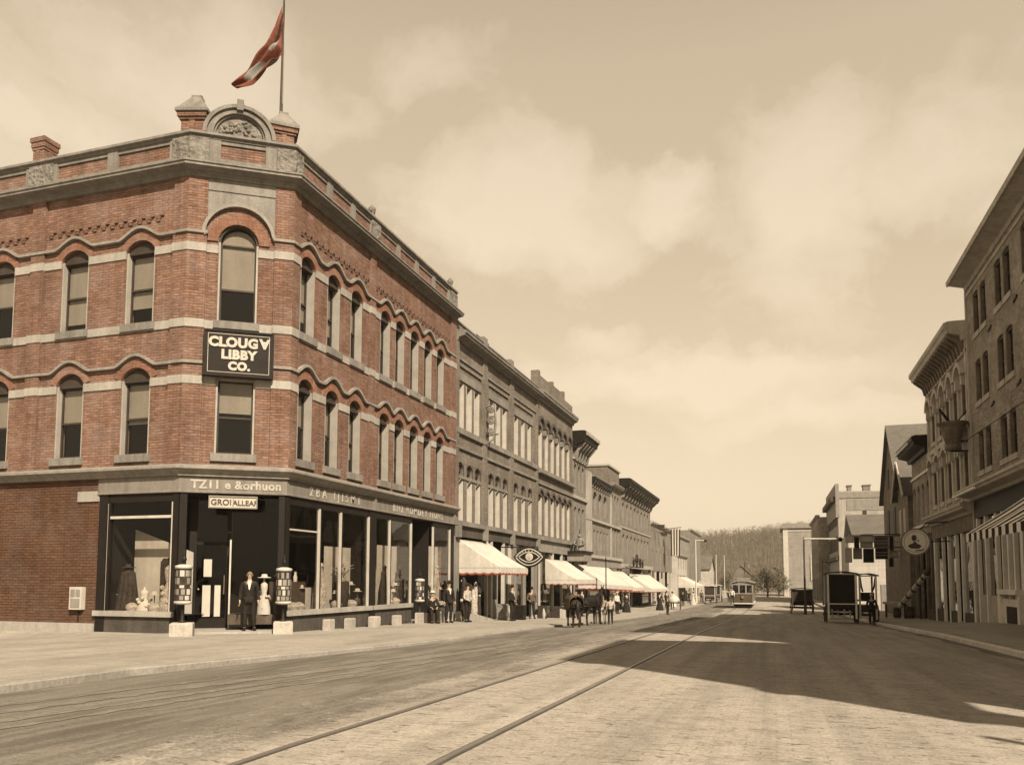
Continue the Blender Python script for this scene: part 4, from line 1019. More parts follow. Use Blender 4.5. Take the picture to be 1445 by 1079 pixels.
def shopfront(root, F, u0, u1, z0, z1, posts, pm='pale_paint', depth=1.3, riser=0.7, glass=True):
    """dark recess with timber posts, a panelled riser and plate glass"""
    x = MB(); x.fquad(F, u0, u1, z0, z1, -depth)
    x.add([F.p(u0, z1, 0), F.p(u1, z1, 0), F.p(u1, z1, -depth), F.p(u0, z1, -depth)], [(0, 1, 2, 3)])
    for u in (u0, u1): x.add([F.p(u, z0, 0), F.p(u, z1, 0), F.p(u, z1, -depth), F.p(u, z0, -depth)], [(0, 1, 2, 3)])
    x.build('shop_interior', ['room'], root)
    x = MB()
    for a, w in posts: x.fbox(F, a - w / 2, a + w / 2, z0, z1, -.12, .03)
    x.build('shop_post', [pm], root)
    if riser:
        x = MB()
        for (a, wa), (b_, wb) in list(zip(posts, posts[1:]))[::2]: x.fbox(F, a + wa / 2, b_ - wb / 2, z0, z0 + riser, -.15, 0.0)
        x.build('stall_riser', ['brown_wood'], root)
        if glass:
            x = MB()
            for (a, wa), (b_, wb) in list(zip(posts, posts[1:]))[::2]: x.fquad(F, a + wa / 2, b_ - wb / 2, z0 + riser, z1, -.1)
            x.build('shop_window', ['plate_glass'], root)
H = 0.37
# ---- grey brick block with three bays ------------------------------------------------
b2 = thing('grey_brick_block', 'grey brick three storey block with pointed arch window trios, next to the red corner building', 'building', (-15, 42, -.9))
u0, u1 = 35.47, 49.6
ops = []
for k, (a, c, d) in enumerate(((36.25, 37.5, 38.68), (40.72, 41.83, 43.12), (45.12, 46.62, 48.05))):
    for q in (a, c, d): ops.append(Op(q - .40, q + .40, 4.2, 6.45, 7.1, [.5, .45, .55][k]))
    for q in ([36.25, 37.35, 38.45], [40.75, 41.85, 42.95], [45.15, 46.5, 47.85])[k]: ops.append(Op(q - .42, q + .42, 8.75, 11.08, None, [.55, .5, .45][k]))
mb = MB(); wall(mb, FR, u0, u1, 4.0, 13.0, ops, 0.45); mb.build('brick_wall', ['grey_brick'], b2)
block(FR, u0, u1, -1.2, 13.9, 16, 'grey_brick', b2)
for o in ops: window(b2, FR, o, fr='pale_paint', lun='sash', depth=0.42, jamb=0.125, sash='grey_paint', detail=False)
room(b2, FR, u0 + .1, u1 - .1, 4.0, 12.9, -1.3)
mb = MB()
for p_ in (39.52, 44.08): mb.fbox(FR, p_ - .32, p_ + .32, 4.0, 12.98, 0.001, .10)
for p_ in (35.62, 49.43): mb.fbox(FR, p_ - .16, p_ + .16, 4.0, 12.98, 0.001, .10)
mb.build('pilaster', ['grey_brick'], b2)
mb = MB()
for z0, z1, w in ((8.45, 8.72, .13), (7.72, 7.84, .11), (3.98, 4.2, .22), (12.1, 12.2, .07)): mb.fbox(FR, u0, u1, z0, z1, 0.002, w)
for (a, c) in ((35.8, 39.0), (40.2, 43.5), (44.6, 48.5)):
    mb.fbox(FR, a, c, 11.1, 11.5, 0.002, .06); mb.fbox(FR, a, c, 11.78, 11.86, 0.002, .08)
    mb.fbox(FR, a, c, 6.28, 6.4, 0.002, .05)
mb.build('stone_band', ['stone'], b2)
cornice(b2, FR, u0, u1, 12.98, 13.42, .55, 'stone')
mb = MB(); mb.fbox(FR, u0, u1, 13.42, 13.85, -.3, .04); mb.build('parapet', ['grey_brick'], b2)
mb = MB(); mb.fbox(FR, u0, u1, 13.85, 13.93, -.35, .10)
for p_ in (39.5, 44.1): mb.fbox(FR, p_ - .3, p_ + .3, 13.42, 14.2, -.3, .09)
mb.build('coping', ['stone'], b2)
mb = MB(); mb.tube([FR.p(39.9, 13.9, -.6), FR.p(39.9, 14.55, -.6), FR.p(41.8, 14.55, -.6), FR.p(41.8, 13.9, -.6)], .05, 6); mb.build('roof_rail', ['iron'], b2)
mb = MB(); mb.fbox(FR, u0, u1, 3.45, 3.98, -.3, .06)
mb.build('fascia', ['dark_stone'], b2)
mb = MB(); [mb.fbox(FR, p_ - .2, p_ + .2, 3.4, 4.0, .05, .24) for p_ in (35.7, 39.5, 44.1, 49.4)]; mb.build('bracket', ['stone'], b2)
mb = MB(); [mb.fbox(FR, p_ - .28, p_ + .28, -1.2, 3.45, -.5, .05) for p_ in (35.75, 44.6, 49.3)]; mb.build('stone_pier', ['stone'], b2)
shopfront(b2, FR, 36.03, 44.32, -1.1, 3.45, [(40.15, .2), (40.85, .26), (42.9, .2), (44.1, .24)], depth=1.4, riser=0.6)
shopfront(b2, FR, 44.88, 49.02, -1.1, 3.45, [(45.1, .16), (47.0, .14), (48.8, .16)], pm='grey_paint', depth=1.4)
mb = MB(); mb.fbox(FR, 41.0, 42.8, -.9, 2.0, -.35, -.3); mb.fbox(FR, 41.25, 42.55, .3, 1.75, -.3, -.28, 1); mb.build('door', ['grey_paint', 'room'], b2)

# ---- arcaded building with stepped gable parapet ----------------------------------------
b3 = thing('arcaded_building', 'grey building with six tall arcade windows under a stepped gable parapet', 'building', (-15, 54.5, -1.2))
u0, u1 = 49.6, 59.3
cs_ = [50.35 + i * 1.52 for i in range(6)]
ops = [Op(c - .44, c + .44, 8.7, 11.1, 11.55, .5) for c in cs_] + [Op(c - .44, c + .44, 4.3, 6.75, 7.0, .5) for c in cs_]
mb = MB(); wall(mb, FR, u0, u1, 3.9, 13.4, ops, 0.45); mb.build('brick_wall', ['grey_brick'], b3)
block(FR, u0, u1, -1.6, 13.6, 16, 'grey_brick', b3)
for o in ops: window(b3, FR, o, fr='pale_paint', depth=0.40, jamb=0.10, detail=False, sash='grey_paint')
room(b3, FR, u0 + .1, u1 - .1, 3.9, 13, -1.3)
mb = MB()
for c in cs_:
    pts = arch_pts(c - .60, c + .60, 11.3, 11.95, 10)
    mb.fband(FR, pts, .18, 0.001, .16)
    mb.fband(FR, arch_pts(c - .5, c + .5, 6.85, 7.2, 8), .14, 0.001, .13)
mb.build('arch_hood', ['dark_stone'], b3)
mb = MB(); [mb.fbox(FR, c + .76 - .14, c + .76 + .14, 10.9, 11.25, 0.001, .2) for c in cs_[:-1]]
mb.build('corbel', ['stone'], b3)
mb = MB(); mb.fbox(FR, u0, u1, 8.3, 8.55, 0.002, .30); mb.fbox(FR, u0, u1, 7.6, 7.68, 0.002, .1); mb.fbox(FR, u0, u1, 3.95, 4.2, 0.002, .25); mb.build('stone_band', ['stone'], b3)
cornice(b3, FR, u0, u1, 13.1, 13.75, .5, 'stone')
mb = MB()
for a, c, zt in ((u0 + .1, 52.6, 14.85), (52.6, 56.6, 14.95), (56.6, u1, 14.6)): mb.fbox(FR, a, c, 13.75, zt, -.4, .0)
for a, c, zt in ((49.65, 50.1, 15.05), (53.2, 53.5, 15.1), (56.2, 56.6, 15.1)): mb.fbox(FR, a, c, 13.76, zt, -.45, .08)
mb.build('stepped_parapet', ['grey_brick'], b3)
mb = MB(); mb.fbox(FR, u0, u1, 3.2, 3.95, -.3, .06); mb.build('fascia', ['grey_paint'], b3)
shopfront(b3, FR, u0 + .3, u1 - .2, -1.5, 3.2, [(50.2, .2), (53.6, .16), (56.0, .16), (58.8, .2)])

# ---- narrow building with heavy dark cornice -------------------------------------------------
b4 = thing('narrow_building', 'narrow pale building under a deep dark overhanging cornice', 'building', (-15, 61.5, -1.3))
u0, u1 = 59.3, 63.8
cs_ = [60.2, 61.5, 62.8]
ops = [Op(c - .36, c + .36, z0, z1, z1 + .22, .5) for c in cs_ for z0, z1 in ((8.3, 10.1), (4.6, 6.8))]
mb = MB(); wall(mb, FR, u0, u1, 3.6, 12, ops, .4); mb.build('brick_wall', ['pale_brick'], b4)
block(FR, u0, u1, -1.6, 12.3, 16, 'pale_brick', b4)
for o in ops: window(b4, FR, o, fr='grey_paint', depth=.35, jamb=.1, detail=False)
room(b4, FR, u0 + .1, u1 - .1, 3.6, 12, -1.2)
cornice(b4, FR, u0, u1, 11.35, 12.75, 1.15, 'dark_wood', brackets=5, bm='stone')
mb = MB(); mb.fbox(FR, u0 - .05, u1 + .05, 12.35, 12.62, 1.1, 1.22); mb.fbox(FR, u0, u1, 7.6, 7.85, 0.001, .18); mb.fbox(FR, u0, u1, 10.6, 10.75, .001, .1); mb.build('stone_band', ['pale_stone'], b4)
mb = MB(); mb.fbox(FR, u0, u1, 2.9, 3.6, -.3, .25); mb.build('fascia', ['dark_stone'], b4)
shopfront(b4, FR, u0 + .2, u1 - .2, -1.6, 2.9, [(59.8, .2), (63.3, .2)], pm='grey_paint')

# ---- lower bracketed building with brick stair block behind ------------------------------------
b5 = thing('two_part_building', 'low pale building with louvred windows and a square brick block rising behind', 'building', (-15, 71, -1.5))
u0, u1 = 63.8, 79.2
ops = []
for c in (67.2, 68.6, 70.0, 71.4, 72.8): ops += [Op(c - .42, c + .42, 4.0, 5.6, None, .3)]
for c in (67.4, 69.6, 71.8): ops += [Op(c - .7, c + .7, 6.9, 8.6, 8.9, .85)]
for c in (75.2, 76.7, 78.2): ops += [Op(c - .4, c + .4, 3.8, 6.2, 6.4, .5), Op(c - .4, c + .4, 7.2, 9.2, 9.5, .5)]
mb = MB(); wall(mb, FR, u0, u1, 3.2, 10.3, ops, .35); mb.build('brick_wall', ['pale_brick'], b5)
block(FR, u0, u1, -1.7, 10.3, 16, 'pale_brick', b5)
for o in ops: window(b5, FR, o, fr='grey_paint', depth=.3, jamb=.1, detail=False)
room(b5, FR, u0 + .1, u1 - .1, 3.2, 10.2, -1.2)
mb = MB(); mb.box(-24, -14.45, 73.3, 79.15, 10.28, 11.95); mb.box(-24.1, -14.3, 73.2, 79.2, 11.95, 12.12, 1); mb.box(-18.6, -17.2, 75, 76.5, 12.12, 12.55)
mb.build('roof_block', ['grey_brick', 'pale_stone'], b5)
cornice(b5, FR, 65.6, 74.0, 9.45, 10.0, .5, 'dark_wood', brackets=9, bm='stone')
cornice(b5, FR, 74.0, 79.2, 10.0, 10.5, .5, 'stone')
mb = MB(); mb.fbox(FR, u0, u1, 6.3, 6.5, .001, .2); mb.fbox(FR, u0, u1, 3.2, 3.45, .001, .3); mb.fbox(FR, 74.0, 74.4, 3.45, 10, .001, .12); mb.fbox(FR, 63.85, 65.5, 3.45, 10.28, .001, .16); mb.build('stone_band', ['pale_stone'], b5)
mb = MB(); mb.fbox(FR, u0, u1, 2.5, 3.2, -.3, .12); mb.build('fascia', ['grey_paint'], b5)
shopfront(b5, FR, u0 + .2, u1 - .2, -1.8, 2.5, [(64.4, .2), (70, .2), (74, .25), (78.6, .2)], pm='grey_paint')

# ---- long building under a dark eaves cornice --------------------------------------------------
b6 = thing('long_building', 'long pale brick building with a dark boxed eaves cornice, before the flags', 'building', (-15, 89, -1.6))
u0, u1 = 79.2, 100.0
ops = [Op(c - .5, c + .5, z0, z0 + 1.9, z0 + 2.15, .5) for c in (81, 83.4, 85.8, 88.2, 90.6, 93, 95.4, 97.8) for z0 in (3.9, 7.1)]
mb = MB(); wall(mb, FR, u0, u1, 3.0, 10.4, ops, .35); mb.build('brick_wall', ['pale_brick'], b6)
block(FR, u0, u1, -2, 10.5, 18, 'pale_brick', b6)
for o in ops: window(b6, FR, o, fr='grey_paint', depth=.3, jamb=.1, detail=False)
room(b6, FR, u0 + .1, u1 - .1, 3.0, 10.2, -1.2)
cornice(b6, FR, u0, u1, 10.3, 11.5, 1.2, 'dark_wood', brackets=12, bm='stone')
mb = MB(); mb.fbox(FR, u0, u1, 6.6, 6.75, .001, .1); mb.fbox(FR, u0, u1, 2.6, 3.0, .001, .3); mb.build('stone_band', ['pale_stone'], b6)
mb = MB(); mb.add([FR.p(u0, 11.4, -.3), FR.p(u1, 11.4, -.3), FR.p(u1, 12.6, -6), FR.p(u0, 12.6, -6)], [(0, 1, 2, 3)]); mb.build('roof', ['shingle'], b6)
shopfront(b6, FR, u0 + .2, u1 - .2, -2, 2.6, [(79.8, .2), (86, .2), (93, .2), (99.5, .25)], pm='grey_paint')

# ---- pale two storey building with a flat front, then stepped far roofs ---------------------------
def simple(name, label, F, u0, u1, z0, z1, depth, wm, rows, ncol, corn='pale_stone', co=.35, win=(1.0, 1.7), group=None, gable=0.0, shop=True, side=0):
    c = F.p((u0 + u1) / 2, z0, -depth / 2)
    t = thing(name, label, 'building', c, group)
    ops = []
    for z_ in rows:
        for i in range(ncol):
            q = u0 + (u1 - u0) * (i + .5) / ncol; ops.append(Op(q - win[0] / 2, q + win[0] / 2, z_, z_ + win[1], None, .5))
    zs = rows[0] - .9 if shop and rows else z0
    x = MB(); wall(x, F, u0, u1, zs, z1, ops, .25); x.build('front_wall', [wm], t)
    block(F, u0, u1, z0, z1, depth, wm, t, roof=not gable)
    for o in ops: window(t, F, o, fr='grey_paint', depth=.2, jamb=.08, detail=False)
    room(t, F, u0 + .1, u1 - .1, zs, z1 - .1, -1.0)
    if shop: shopfront(t, F, u0 + .2, u1 - .2, z0, zs - .02, [(u0 + .5 + (u1 - u0 - 1) * i / 5, .3) for i in range(6)], depth=1.0)
    if corn: cornice(t, F, u0, u1, z1 - .15, z1 + .35, co, corn)
    if gable:
        x = MB(); um = (u0 + u1) / 2
        for w in (0.0, -depth): x.add([F.p(u0, z1, w), F.p(u1, z1, w), F.p(um, z1 + gable, w)], [(0, 1, 2)])
        x.build('gable_wall', [wm], t)
        x = MB(); e = .35; sl = gable / ((u1 - u0) / 2)
        for a, s_ in ((u0, -1), (u1, 1)):
            x.add([F.p(a + s_ * e, z1 - e * sl + .02, e), F.p(a + s_ * e, z1 - e * sl + .02, -depth - e), F.p(um, z1 + gable + .02, -depth - e), F.p(um, z1 + gable + .02, e),
                   F.p(a + s_ * e, z1 - e * sl - .13, e), F.p(a + s_ * e, z1 - e * sl - .13, -depth - e), F.p(um, z1 + gable - .13, -depth - e), F.p(um, z1 + gable - .13, e)],
                  [(0, 1, 2, 3), (7, 6, 5, 4), (0, 3, 7, 4), (1, 5, 6, 2), (0, 4, 5, 1)])
        x.build('roof', ['shingle'], t)
    return t
b7 = simple('pale_shop_building', 'pale two storey shop building hung with flags beyond the long eaves', FR, 100, 122, -2, 8.4, 18, 'pale_brick', [3.4, 6.0], 6)
simple('low_shop', 'low pale shop with a grey sign panel above its front, beyond the striped flag', Fac((-13.6, 0), (0, 1)), 122, 136, -2.2, 5.0, 14, 'clapboard', [3.0], 4, shop=True)
simple('far_house', 'grey far house with a white dormer, behind the low shop on the left', Fac((-15.5, 0), (0, 1)), 136, 158, -2.4, 8.8, 15, 'grey_clapboard', [2.2, 5.2], 5, gable=0, corn='pale_stone')
simple('far_house', 'tall pale far house under the hill, second from the end of the left row', Fac((-15.2, 0), (0, 1)), 158, 182, -2.4, 11.0, 15, 'pale_brick', [2.2, 5.2, 8.0], 5, gable=0)
simple('far_cottage', 'small gabled far cottage at the end of the left row', Fac((-13.5, 0), (0, 1)), 184, 198, -2.4, 4.0, 12, 'clapboard', [0.2], 3, shop=False, gable=3.0, corn=None)
# houses below the hill, closing the street
simple('far_cottage', 'dull gabled cottage facing down the street, left of the tram', Fac((-14, 232), (1, 0)), 2, 9, -2.6, 2.4, 9, 'grey_brick', [-.8], 3, shop=False, gable=3.2, corn=None)
simple('far_cottage', 'grey gabled cottage facing down the street, directly behind the tram', Fac((-14, 246), (1, 0)), 10.5, 18, -2.6, 2.4, 9, 'grey_brick', [-.8], 3, shop=False, gable=3.0, corn=None)

# ================= right hand side of the street ======================================
FX = Fac((9.4, 0), (0, -1))            # u = -y
def oy(y0, y1, z0, z1, zc=None, blind=None): return Op(-y1, -y0, z0, z1, zc, blind)
# unseen neighbour whose roof throws the notched shadow on the road
r0 = thing('sloped_brick_warehouse', 'unseen tall brick warehouse with a sloping rear roof shaped for its shadow, beyond the right edge', 'building', (15, 8, 0))
FS = Fac((0, 0), (0, 1))
x = MB(); pts = [(4.75, -.5), (4.75, 16.0), (9.3, 16.0), (14.2, 10.9), (14.2, -.5)]; n = len(pts)
vs = [(8.9, y, z_) for y, z_ in pts] + [(24, y, z_) for y, z_ in pts]
x.add(vs, [tuple(range(n)), tuple(range(2 * n - 1, n - 1, -1))] + [(i, n + i, n + (i + 1) % n, (i + 1) % n) for i in range(n)]); x.build('brick_wall', ['brown_brick'], r0)
x = MB(); pts = [(4.749, 8.6), (4.749, 16.0), (1.9, 16.0), (1.9, 15.2), (2.3, 14.9), (2.3, 11.4), (2.02, 11.25), (2.02, 10.9), (2.3, 10.7), (2.3, 8.6)]; n = len(pts)  # unseen slab, added and shaped so a sunlit gap and notches break the shadow
vs = [(8.9, y, z_) for y, z_ in pts] + [(9.35, y, z_) for y, z_ in pts]
x.add(vs, [tuple(range(n)), tuple(range(2 * n - 1, n - 1, -1))] + [(i, n + i, n + (i + 1) % n, (i + 1) % n) for i in range(n)]); x.build('shadow_slab', ['brown_brick'], r0)
x = MB(); x.box(8.9, 9.35, 2.75, 3.45, -.5, 8.6); x.build('shadow_pier', ['brown_brick'], r0)  # unseen pier, added beside the slot that lets the sun patch through
# ---- four storey brown brick block ----------------------------------------------------
r1 = thing('brown_brick_block', 'tall brown brick block with paired sash windows and wide eaves, at the right edge', 'building', (14, 30, -.3))
ya, yb = 14.3, 44.0
ops = []
y = 42.85; rows = [(13.15, 15.05), (9.85, 11.75), (6.55, 8.35)]
while y > 15.5:
    for k, (z0, z1) in enumerate(rows):
        ops += [oy(y - 1.02, y, z0, z1, z1 + .1, .42), oy(y - 2.38, y - 1.36, z0, z1, z1 + .1, .40)]
    y -= 3.93
mb = MB(); wall(mb, FX, -yb, -ya, 5.6, 16.0, ops, .3); mb.build('brick_wall', ['brown_brick'], r1)
block(FX, -yb, -ya, -1, 16.0, 15, 'brown_brick', r1)
for o in ops: o.bm = 'cream_paint'
for o in ops: window(r1, FX, o, fr='dull_wood', sash='sash', depth=.24, jamb=.06, sill='shade_paint', sill_w=.06)
room(r1, FX, -yb + .1, -ya - .1, 5.6, 15.9, -1.2)
mb = MB(); p0, p1 = FX.p(-yb - .2, 0)[:2], FX.p(-ya, 0)[:2]
mb.run([p0, p1], [(-.3, 15.75), (.06, 15.75), (.10, 15.95), (.78, 16.12), (.78, 16.2), (-.3, 16.2)])
mb.build('eaves_soffit', ['shade_paint'], r1)
mb = MB(); mb.run([p0, p1], [(.781, 16.08), (.85, 16.08), (.88, 16.30), (.781, 16.30)]); mb.build('eaves_board', ['shade_paint'], r1)
mb = MB(); mb.add([FX.p(-yb - .2, 16.22, .8), FX.p(-ya, 16.22, .8), FX.p(-ya, 18.5, -8), FX.p(-yb - .2, 18.5, -8)], [(0, 1, 2, 3)]); mb.fpoly(FX, [(-yb, 16.0), (-ya, 16.0), (-ya, 16.2), (-yb, 16.2)], -14.9, -.31); mb.build('roof', ['roof'], r1)
mb = MB(); mb.fbox(FX, -yb, -ya, 15.1 + .3, 15.55, .001, .05); mb.build('frieze', ['shade_stone'], r1)
mb = MB(); mb.fbox(FX, -yb - .18, -yb + .0, -.6, 15.7, -.1, .08); mb.build('downpipe', ['shade_paint'], r1)
mb = MB()
for yy in (39.9, 35.9, 31.9):
    for z_ in (12.5, 9.1): mb.fpoly(FX, [(-yy - .25, z_), (-yy + .25, z_ + .1), (-yy + .25, z_ + .2), (-yy - .25, z_ + .12)], .001, .06)
mb.build('tie_plate', ['iron'], r1)
cornice(r1, FX, -yb, -ya, 5.25, 5.75, .9, 'shade_stone')
mb = MB(); mb.fbox(FX, -44.9 + .95, -39.5, 5.42, 5.52, .92, 1.0); mb.build('cornice_board', ['cream_paint'], r1)
mb = MB(); mb.fbox(FX, -yb, -ya, 4.4, 5.25, -.3, .05); mb.build('fascia', ['dark_wood'], r1)
shopfront(r1, FX, -yb + .2, -ya, -.9, 4.4, [(-43.7, .22), (-42.2, .2), (-40.35, .26), (-39.35, .14), (-38.5, .22), (-37.6, .22), (-36.5, .4), (-33, .5), (-30, .4), (-26, .4)], pm='cream_paint', riser=0)
mb = MB()
for a, c in ((-43.5, -40.3),): mb.fbox(FX, a, c, -.9, .75, -.15, 0.02)
mb.build('stall_riser', ['shade_paint'], r1)
mb = MB(); mb.fbox(FX, -39.3, -36.5, .85, 1.05, -.2, .32); mb.fbox(FX, -39.2, -36.6, -.9, .65, -.2, .10)
mb.fbox(FX, -39.4, -39.2, -.9, .85, -.2, .22); mb.fbox(FX, -36.7, -36.4, -.9, .85, -.2, .22); mb.build('counter_window', ['cream_paint'], r1)
mb = MB(); mb.fbox(FX, -38.7, -37.2, -.35, .35, .101, .12); mb.build('vent', ['dark_wood'], r1)
x = MB(); x.fbox(FX, -41.55, -41.0, 1.1, 1.7, -.3, -.27); x.fbox(FX, -41.5, -41.1, 2.6, 3.3, -.3, -.27); x.build('paper_notice', ['print_paper'], r1)
x = MB(); x.fquad(FX, -43.4, -40.4, .75, 4.4, -.12); x.fquad(FX, -39.3, -36.5, 1.05, 4.4, -.12); x.build('shop_window', ['plate_glass'], r1)
# ---- Italianate three storey building ------------------------------------------------------
r2 = thing('bracketed_building', 'three storey building with hooded windows and a deep scroll bracketed cornice', 'building', (14, 49.5, -.7))
ya, yb = 44.2, 55.1
cs_ = [45.4, 47.4, 49.4, 51.4, 53.6]
ops = [oy(c - .5, c + .5, 9.7, 11.6, 12.0, .45) for c in cs_] + [oy(c - .5, c + .5, 5.9, 8.2, 8.4, .4) for c in cs_]
mb = MB(); wall(mb, FX, -yb, -ya, 5.2, 13.6, ops, .35); mb.build('front_wall', ['shade_paint'], r2)
block(FX, -yb, -ya, -1.2, 14.2, 15, 'brown_brick', r2)
for o in ops: window(r2, FX, o, fr='dull_wood', depth=.3, jamb=.08, sill='shade_stone', detail=True)
room(r2, FX, -yb + .1, -ya - .1, 5.2, 13.5, -1.2)
mb = MB()
for c in cs_:
    for z_, zc in ((11.65, 12.25), (8.25, 8.62)):
        mb.fband(FX, arch_pts(-c - .72, -c + .72, z_, zc, 10), .26, .001, .34)
        for s_ in (-1, 1): mb.fbox(FX, -c + s_ * .66 - .12, -c + s_ * .66 + .12, z_ - .45, z_ + .05, .001, .28)
mb.build('window_hood', ['shade_stone'], r2)
mb = MB()
for c in (46.4, 48.4, 50.4, 52.5):
    mb.fbox(FX, -c - .16, -c + .16, 5.3, 12.6, .001, .10)
mb.fbox(FX, -yb, -yb + .3, 5.2, 13.4, .001, .12); mb.fbox(FX, -ya - .3, -ya, 5.2, 13.4, .001, .12)
mb.build('pilaster', ['shade_stone'], r2)
cornice(r2, FX, -yb, -ya, 13.35, 14.35, 1.05, 'shade_stone', brackets=16, bm='dull_wood')
mb = MB(); mb.fbox(FX, -yb, -ya, 12.75, 12.95, .001, .16); mb.fbox(FX, -yb, -ya, 8.95, 9.2, .001, .2); mb.build('stone_band', ['shade_stone'], r2)
cornice(r2, FX, -yb, -ya, 4.7, 5.3, .6, 'shade_paint')
mb = MB(); mb.fbox(FX, -yb, -ya, 3.9, 4.7, -.3, .06); mb.build('fascia', ['dull_wood'], r2)
shopfront(r2, FX, -yb + .2, -ya - .1, -1.1, 3.9, [(-54.6, .3), (-52.2, .2), (-50.6, .26), (-48.6, .2), (-47.2, .22), (-44.7, .3)], pm='cream_paint', riser=.85)
# ---- low building with tilted dark cornice --------------------------------------------------
r3 = thing('low_dark_building', 'low brown building with a jutting dark cornice and narrow arched windows', 'building', (14, 58.6, -1))
ya, yb = 55.2, 62.0
ops = [oy(c - .42, c + .42, 5.3, 7.4, 7.75, .3) for c in (56.2, 57.9, 59.6, 61.2)]
mb = MB(); wall(mb, FX, -yb, -ya, 4.4, 10.3, ops, .35); mb.build('brick_wall', ['brown_brick'], r3)
block(FX, -yb, -ya, -1.4, 10.3, 14, 'brown_brick', r3)
for o in ops: window(r3, FX, o, fr='shade_paint', depth=.3, jamb=.08, detail=False)
room(r3, FX, -yb + .1, -ya - .1, 4.4, 10.2, -1.2)
cornice(r3, FX, -yb, -ya, 9.5, 10.5, 1.0, 'dark_wood')
mb = MB(); mb.fbox(FX, -yb + .1, -ya - 1.2, 10.1, 10.22, 1.0, 1.08); mb.fbox(FX, -yb, -ya, 8.25, 8.4, .001, .12); mb.fbox(FX, -yb, -ya, 4.9, 5.05, .001, .12); mb.build('cornice_board', ['cream_paint'], r3)
shopfront(r3, FX, -yb + .2, -ya - .1, -1.2, 4.4, [(-61.4, .25), (-59.5, .2), (-57.5, .25), (-55.8, .2)], pm='dull_wood', riser=.8)
# ---- steep gabled house behind ---------------------------------------------------------------
r4 = thing('steep_gabled_house', 'steep roofed brown boarded house with its gable to the street, past the low dark building', 'building', (13, 71.7, -1.3))
x = MB(); x.fquad(FX, -76.5, -66.9, -1.5, 8.6, .12); x.add([FX.p(-76.5, 8.6, .12), FX.p(-66.9, 8.6, .12), FX.p(-71.7, 13.9, .12)], [(0, 1, 2)]); x.build('gable_wall', ['dull_wood'], r4)
block(Fac((9.28, 0), (0, -1)), -76.5, -66.9, -1.5, 8.6, 13, 'dull_wood', r4, roof=False)
x = MB(); e = .6; sl = 5.3 / 4.8
for a, s_ in ((-76.5, -1), (-66.9, 1)):
    q = [(a + s_ * e, 8.6 - e * sl), (-71.7, 13.9)]
    x.add([FX.p(q[0][0], q[0][1], .42), FX.p(q[0][0], q[0][1], -13), FX.p(q[1][0], q[1][1], -13), FX.p(q[1][0], q[1][1], .42),
           FX.p(q[0][0], q[0][1] + .22, .42), FX.p(q[0][0], q[0][1] + .22, -13), FX.p(q[1][0], q[1][1] + .22, -13), FX.p(q[1][0], q[1][1] + .22, .42)],
          [(3, 2, 1, 0), (4, 5, 6, 7), (0, 1, 5, 4), (3, 0, 4, 7), (1, 2, 6, 5), (2, 3, 7, 6)])
x.build('roof', ['shingle'], r4)
x = MB(); x.fbox(FX, -74, -72.6, 9.0, 10.6, .121, .17); x.fbox(FX, -70.6, -69.4, 5.0, 7.2, .121, .17); x.fbox(FX, -74.2, -73, 5, 7.2, .121, .17); x.build('shutter', ['dark_wood'], r4)
fl = thing('infill_house', 'narrow brown gabled shop squeezed before the steep roofed house', 'building', (13, 64.4, -1.2))
block(FX, -66.8, -62.1, -1.4, 7.6, 12, 'dull_wood', fl, roof=False)
x = MB(); x.fpoly(FX, [(-66.8, -1.4), (-62.1, -1.4), (-62.1, 7.6), (-64.45, 9.9), (-66.8, 7.6)], -.3, .3); x.build('front_wall', ['dull_wood'], fl)
x = MB()
for s_ in (-1, 1):
    a = -64.45 + s_ * 2.75
    x.add([FX.p(a, 7.3, .7), FX.p(a, 7.3, -12), FX.p(-64.45, 9.98, -12), FX.p(-64.45, 9.98, .7)], [(0, 1, 2, 3)])
x.build('roof', ['shingle'], fl)
x = MB(); [x.fband(FX, [(-64.45 + s_ * 2.8, 7.15), (-64.45, 9.85)] if s_ < 0 else [(-64.45, 9.85), (-61.65, 7.15)], .32, .66, .74) for s_ in (-1, 1)]; x.build('bargeboard', ['shade_paint'], fl)
x = MB(); x.fbox(FX, -66, -65, 4.6, 6.6, .301, .36); x.fbox(FX, -64, -63, 4.6, 6.6, .301, .36); x.build('shutter', ['shade_paint'], fl)
# ---- white shed beyond the crossing --------------------------------------------------------
sh = thing('white_boarded_shop', 'low white boarded shop with a long grey roof, beyond the crossing', 'building', (11, 92, -1.6))
x = MB(); x.box(7.3, 16, 88, 97, -2.2, 6.0); x.build('wall', ['clapboard'], sh)
x = MB(); x.add([(7.6, 87.4, 5.9), (16.4, 87.4, 5.9), (16.4, 94, 8.5), (7.6, 94, 8.5), (16.4, 97.6, 5.9), (7.6, 97.6, 5.9)], [(0, 1, 2, 3), (3, 2, 4, 5), (0, 3, 5), (1, 4, 2), (0, 5, 4, 1)]); x.build('roof', ['shingle'], sh)
x = MB(); x.box(10.2, 11.1, 87.93, 88, -1.6, 1.0); x.build('door', ['grey_paint'], sh)
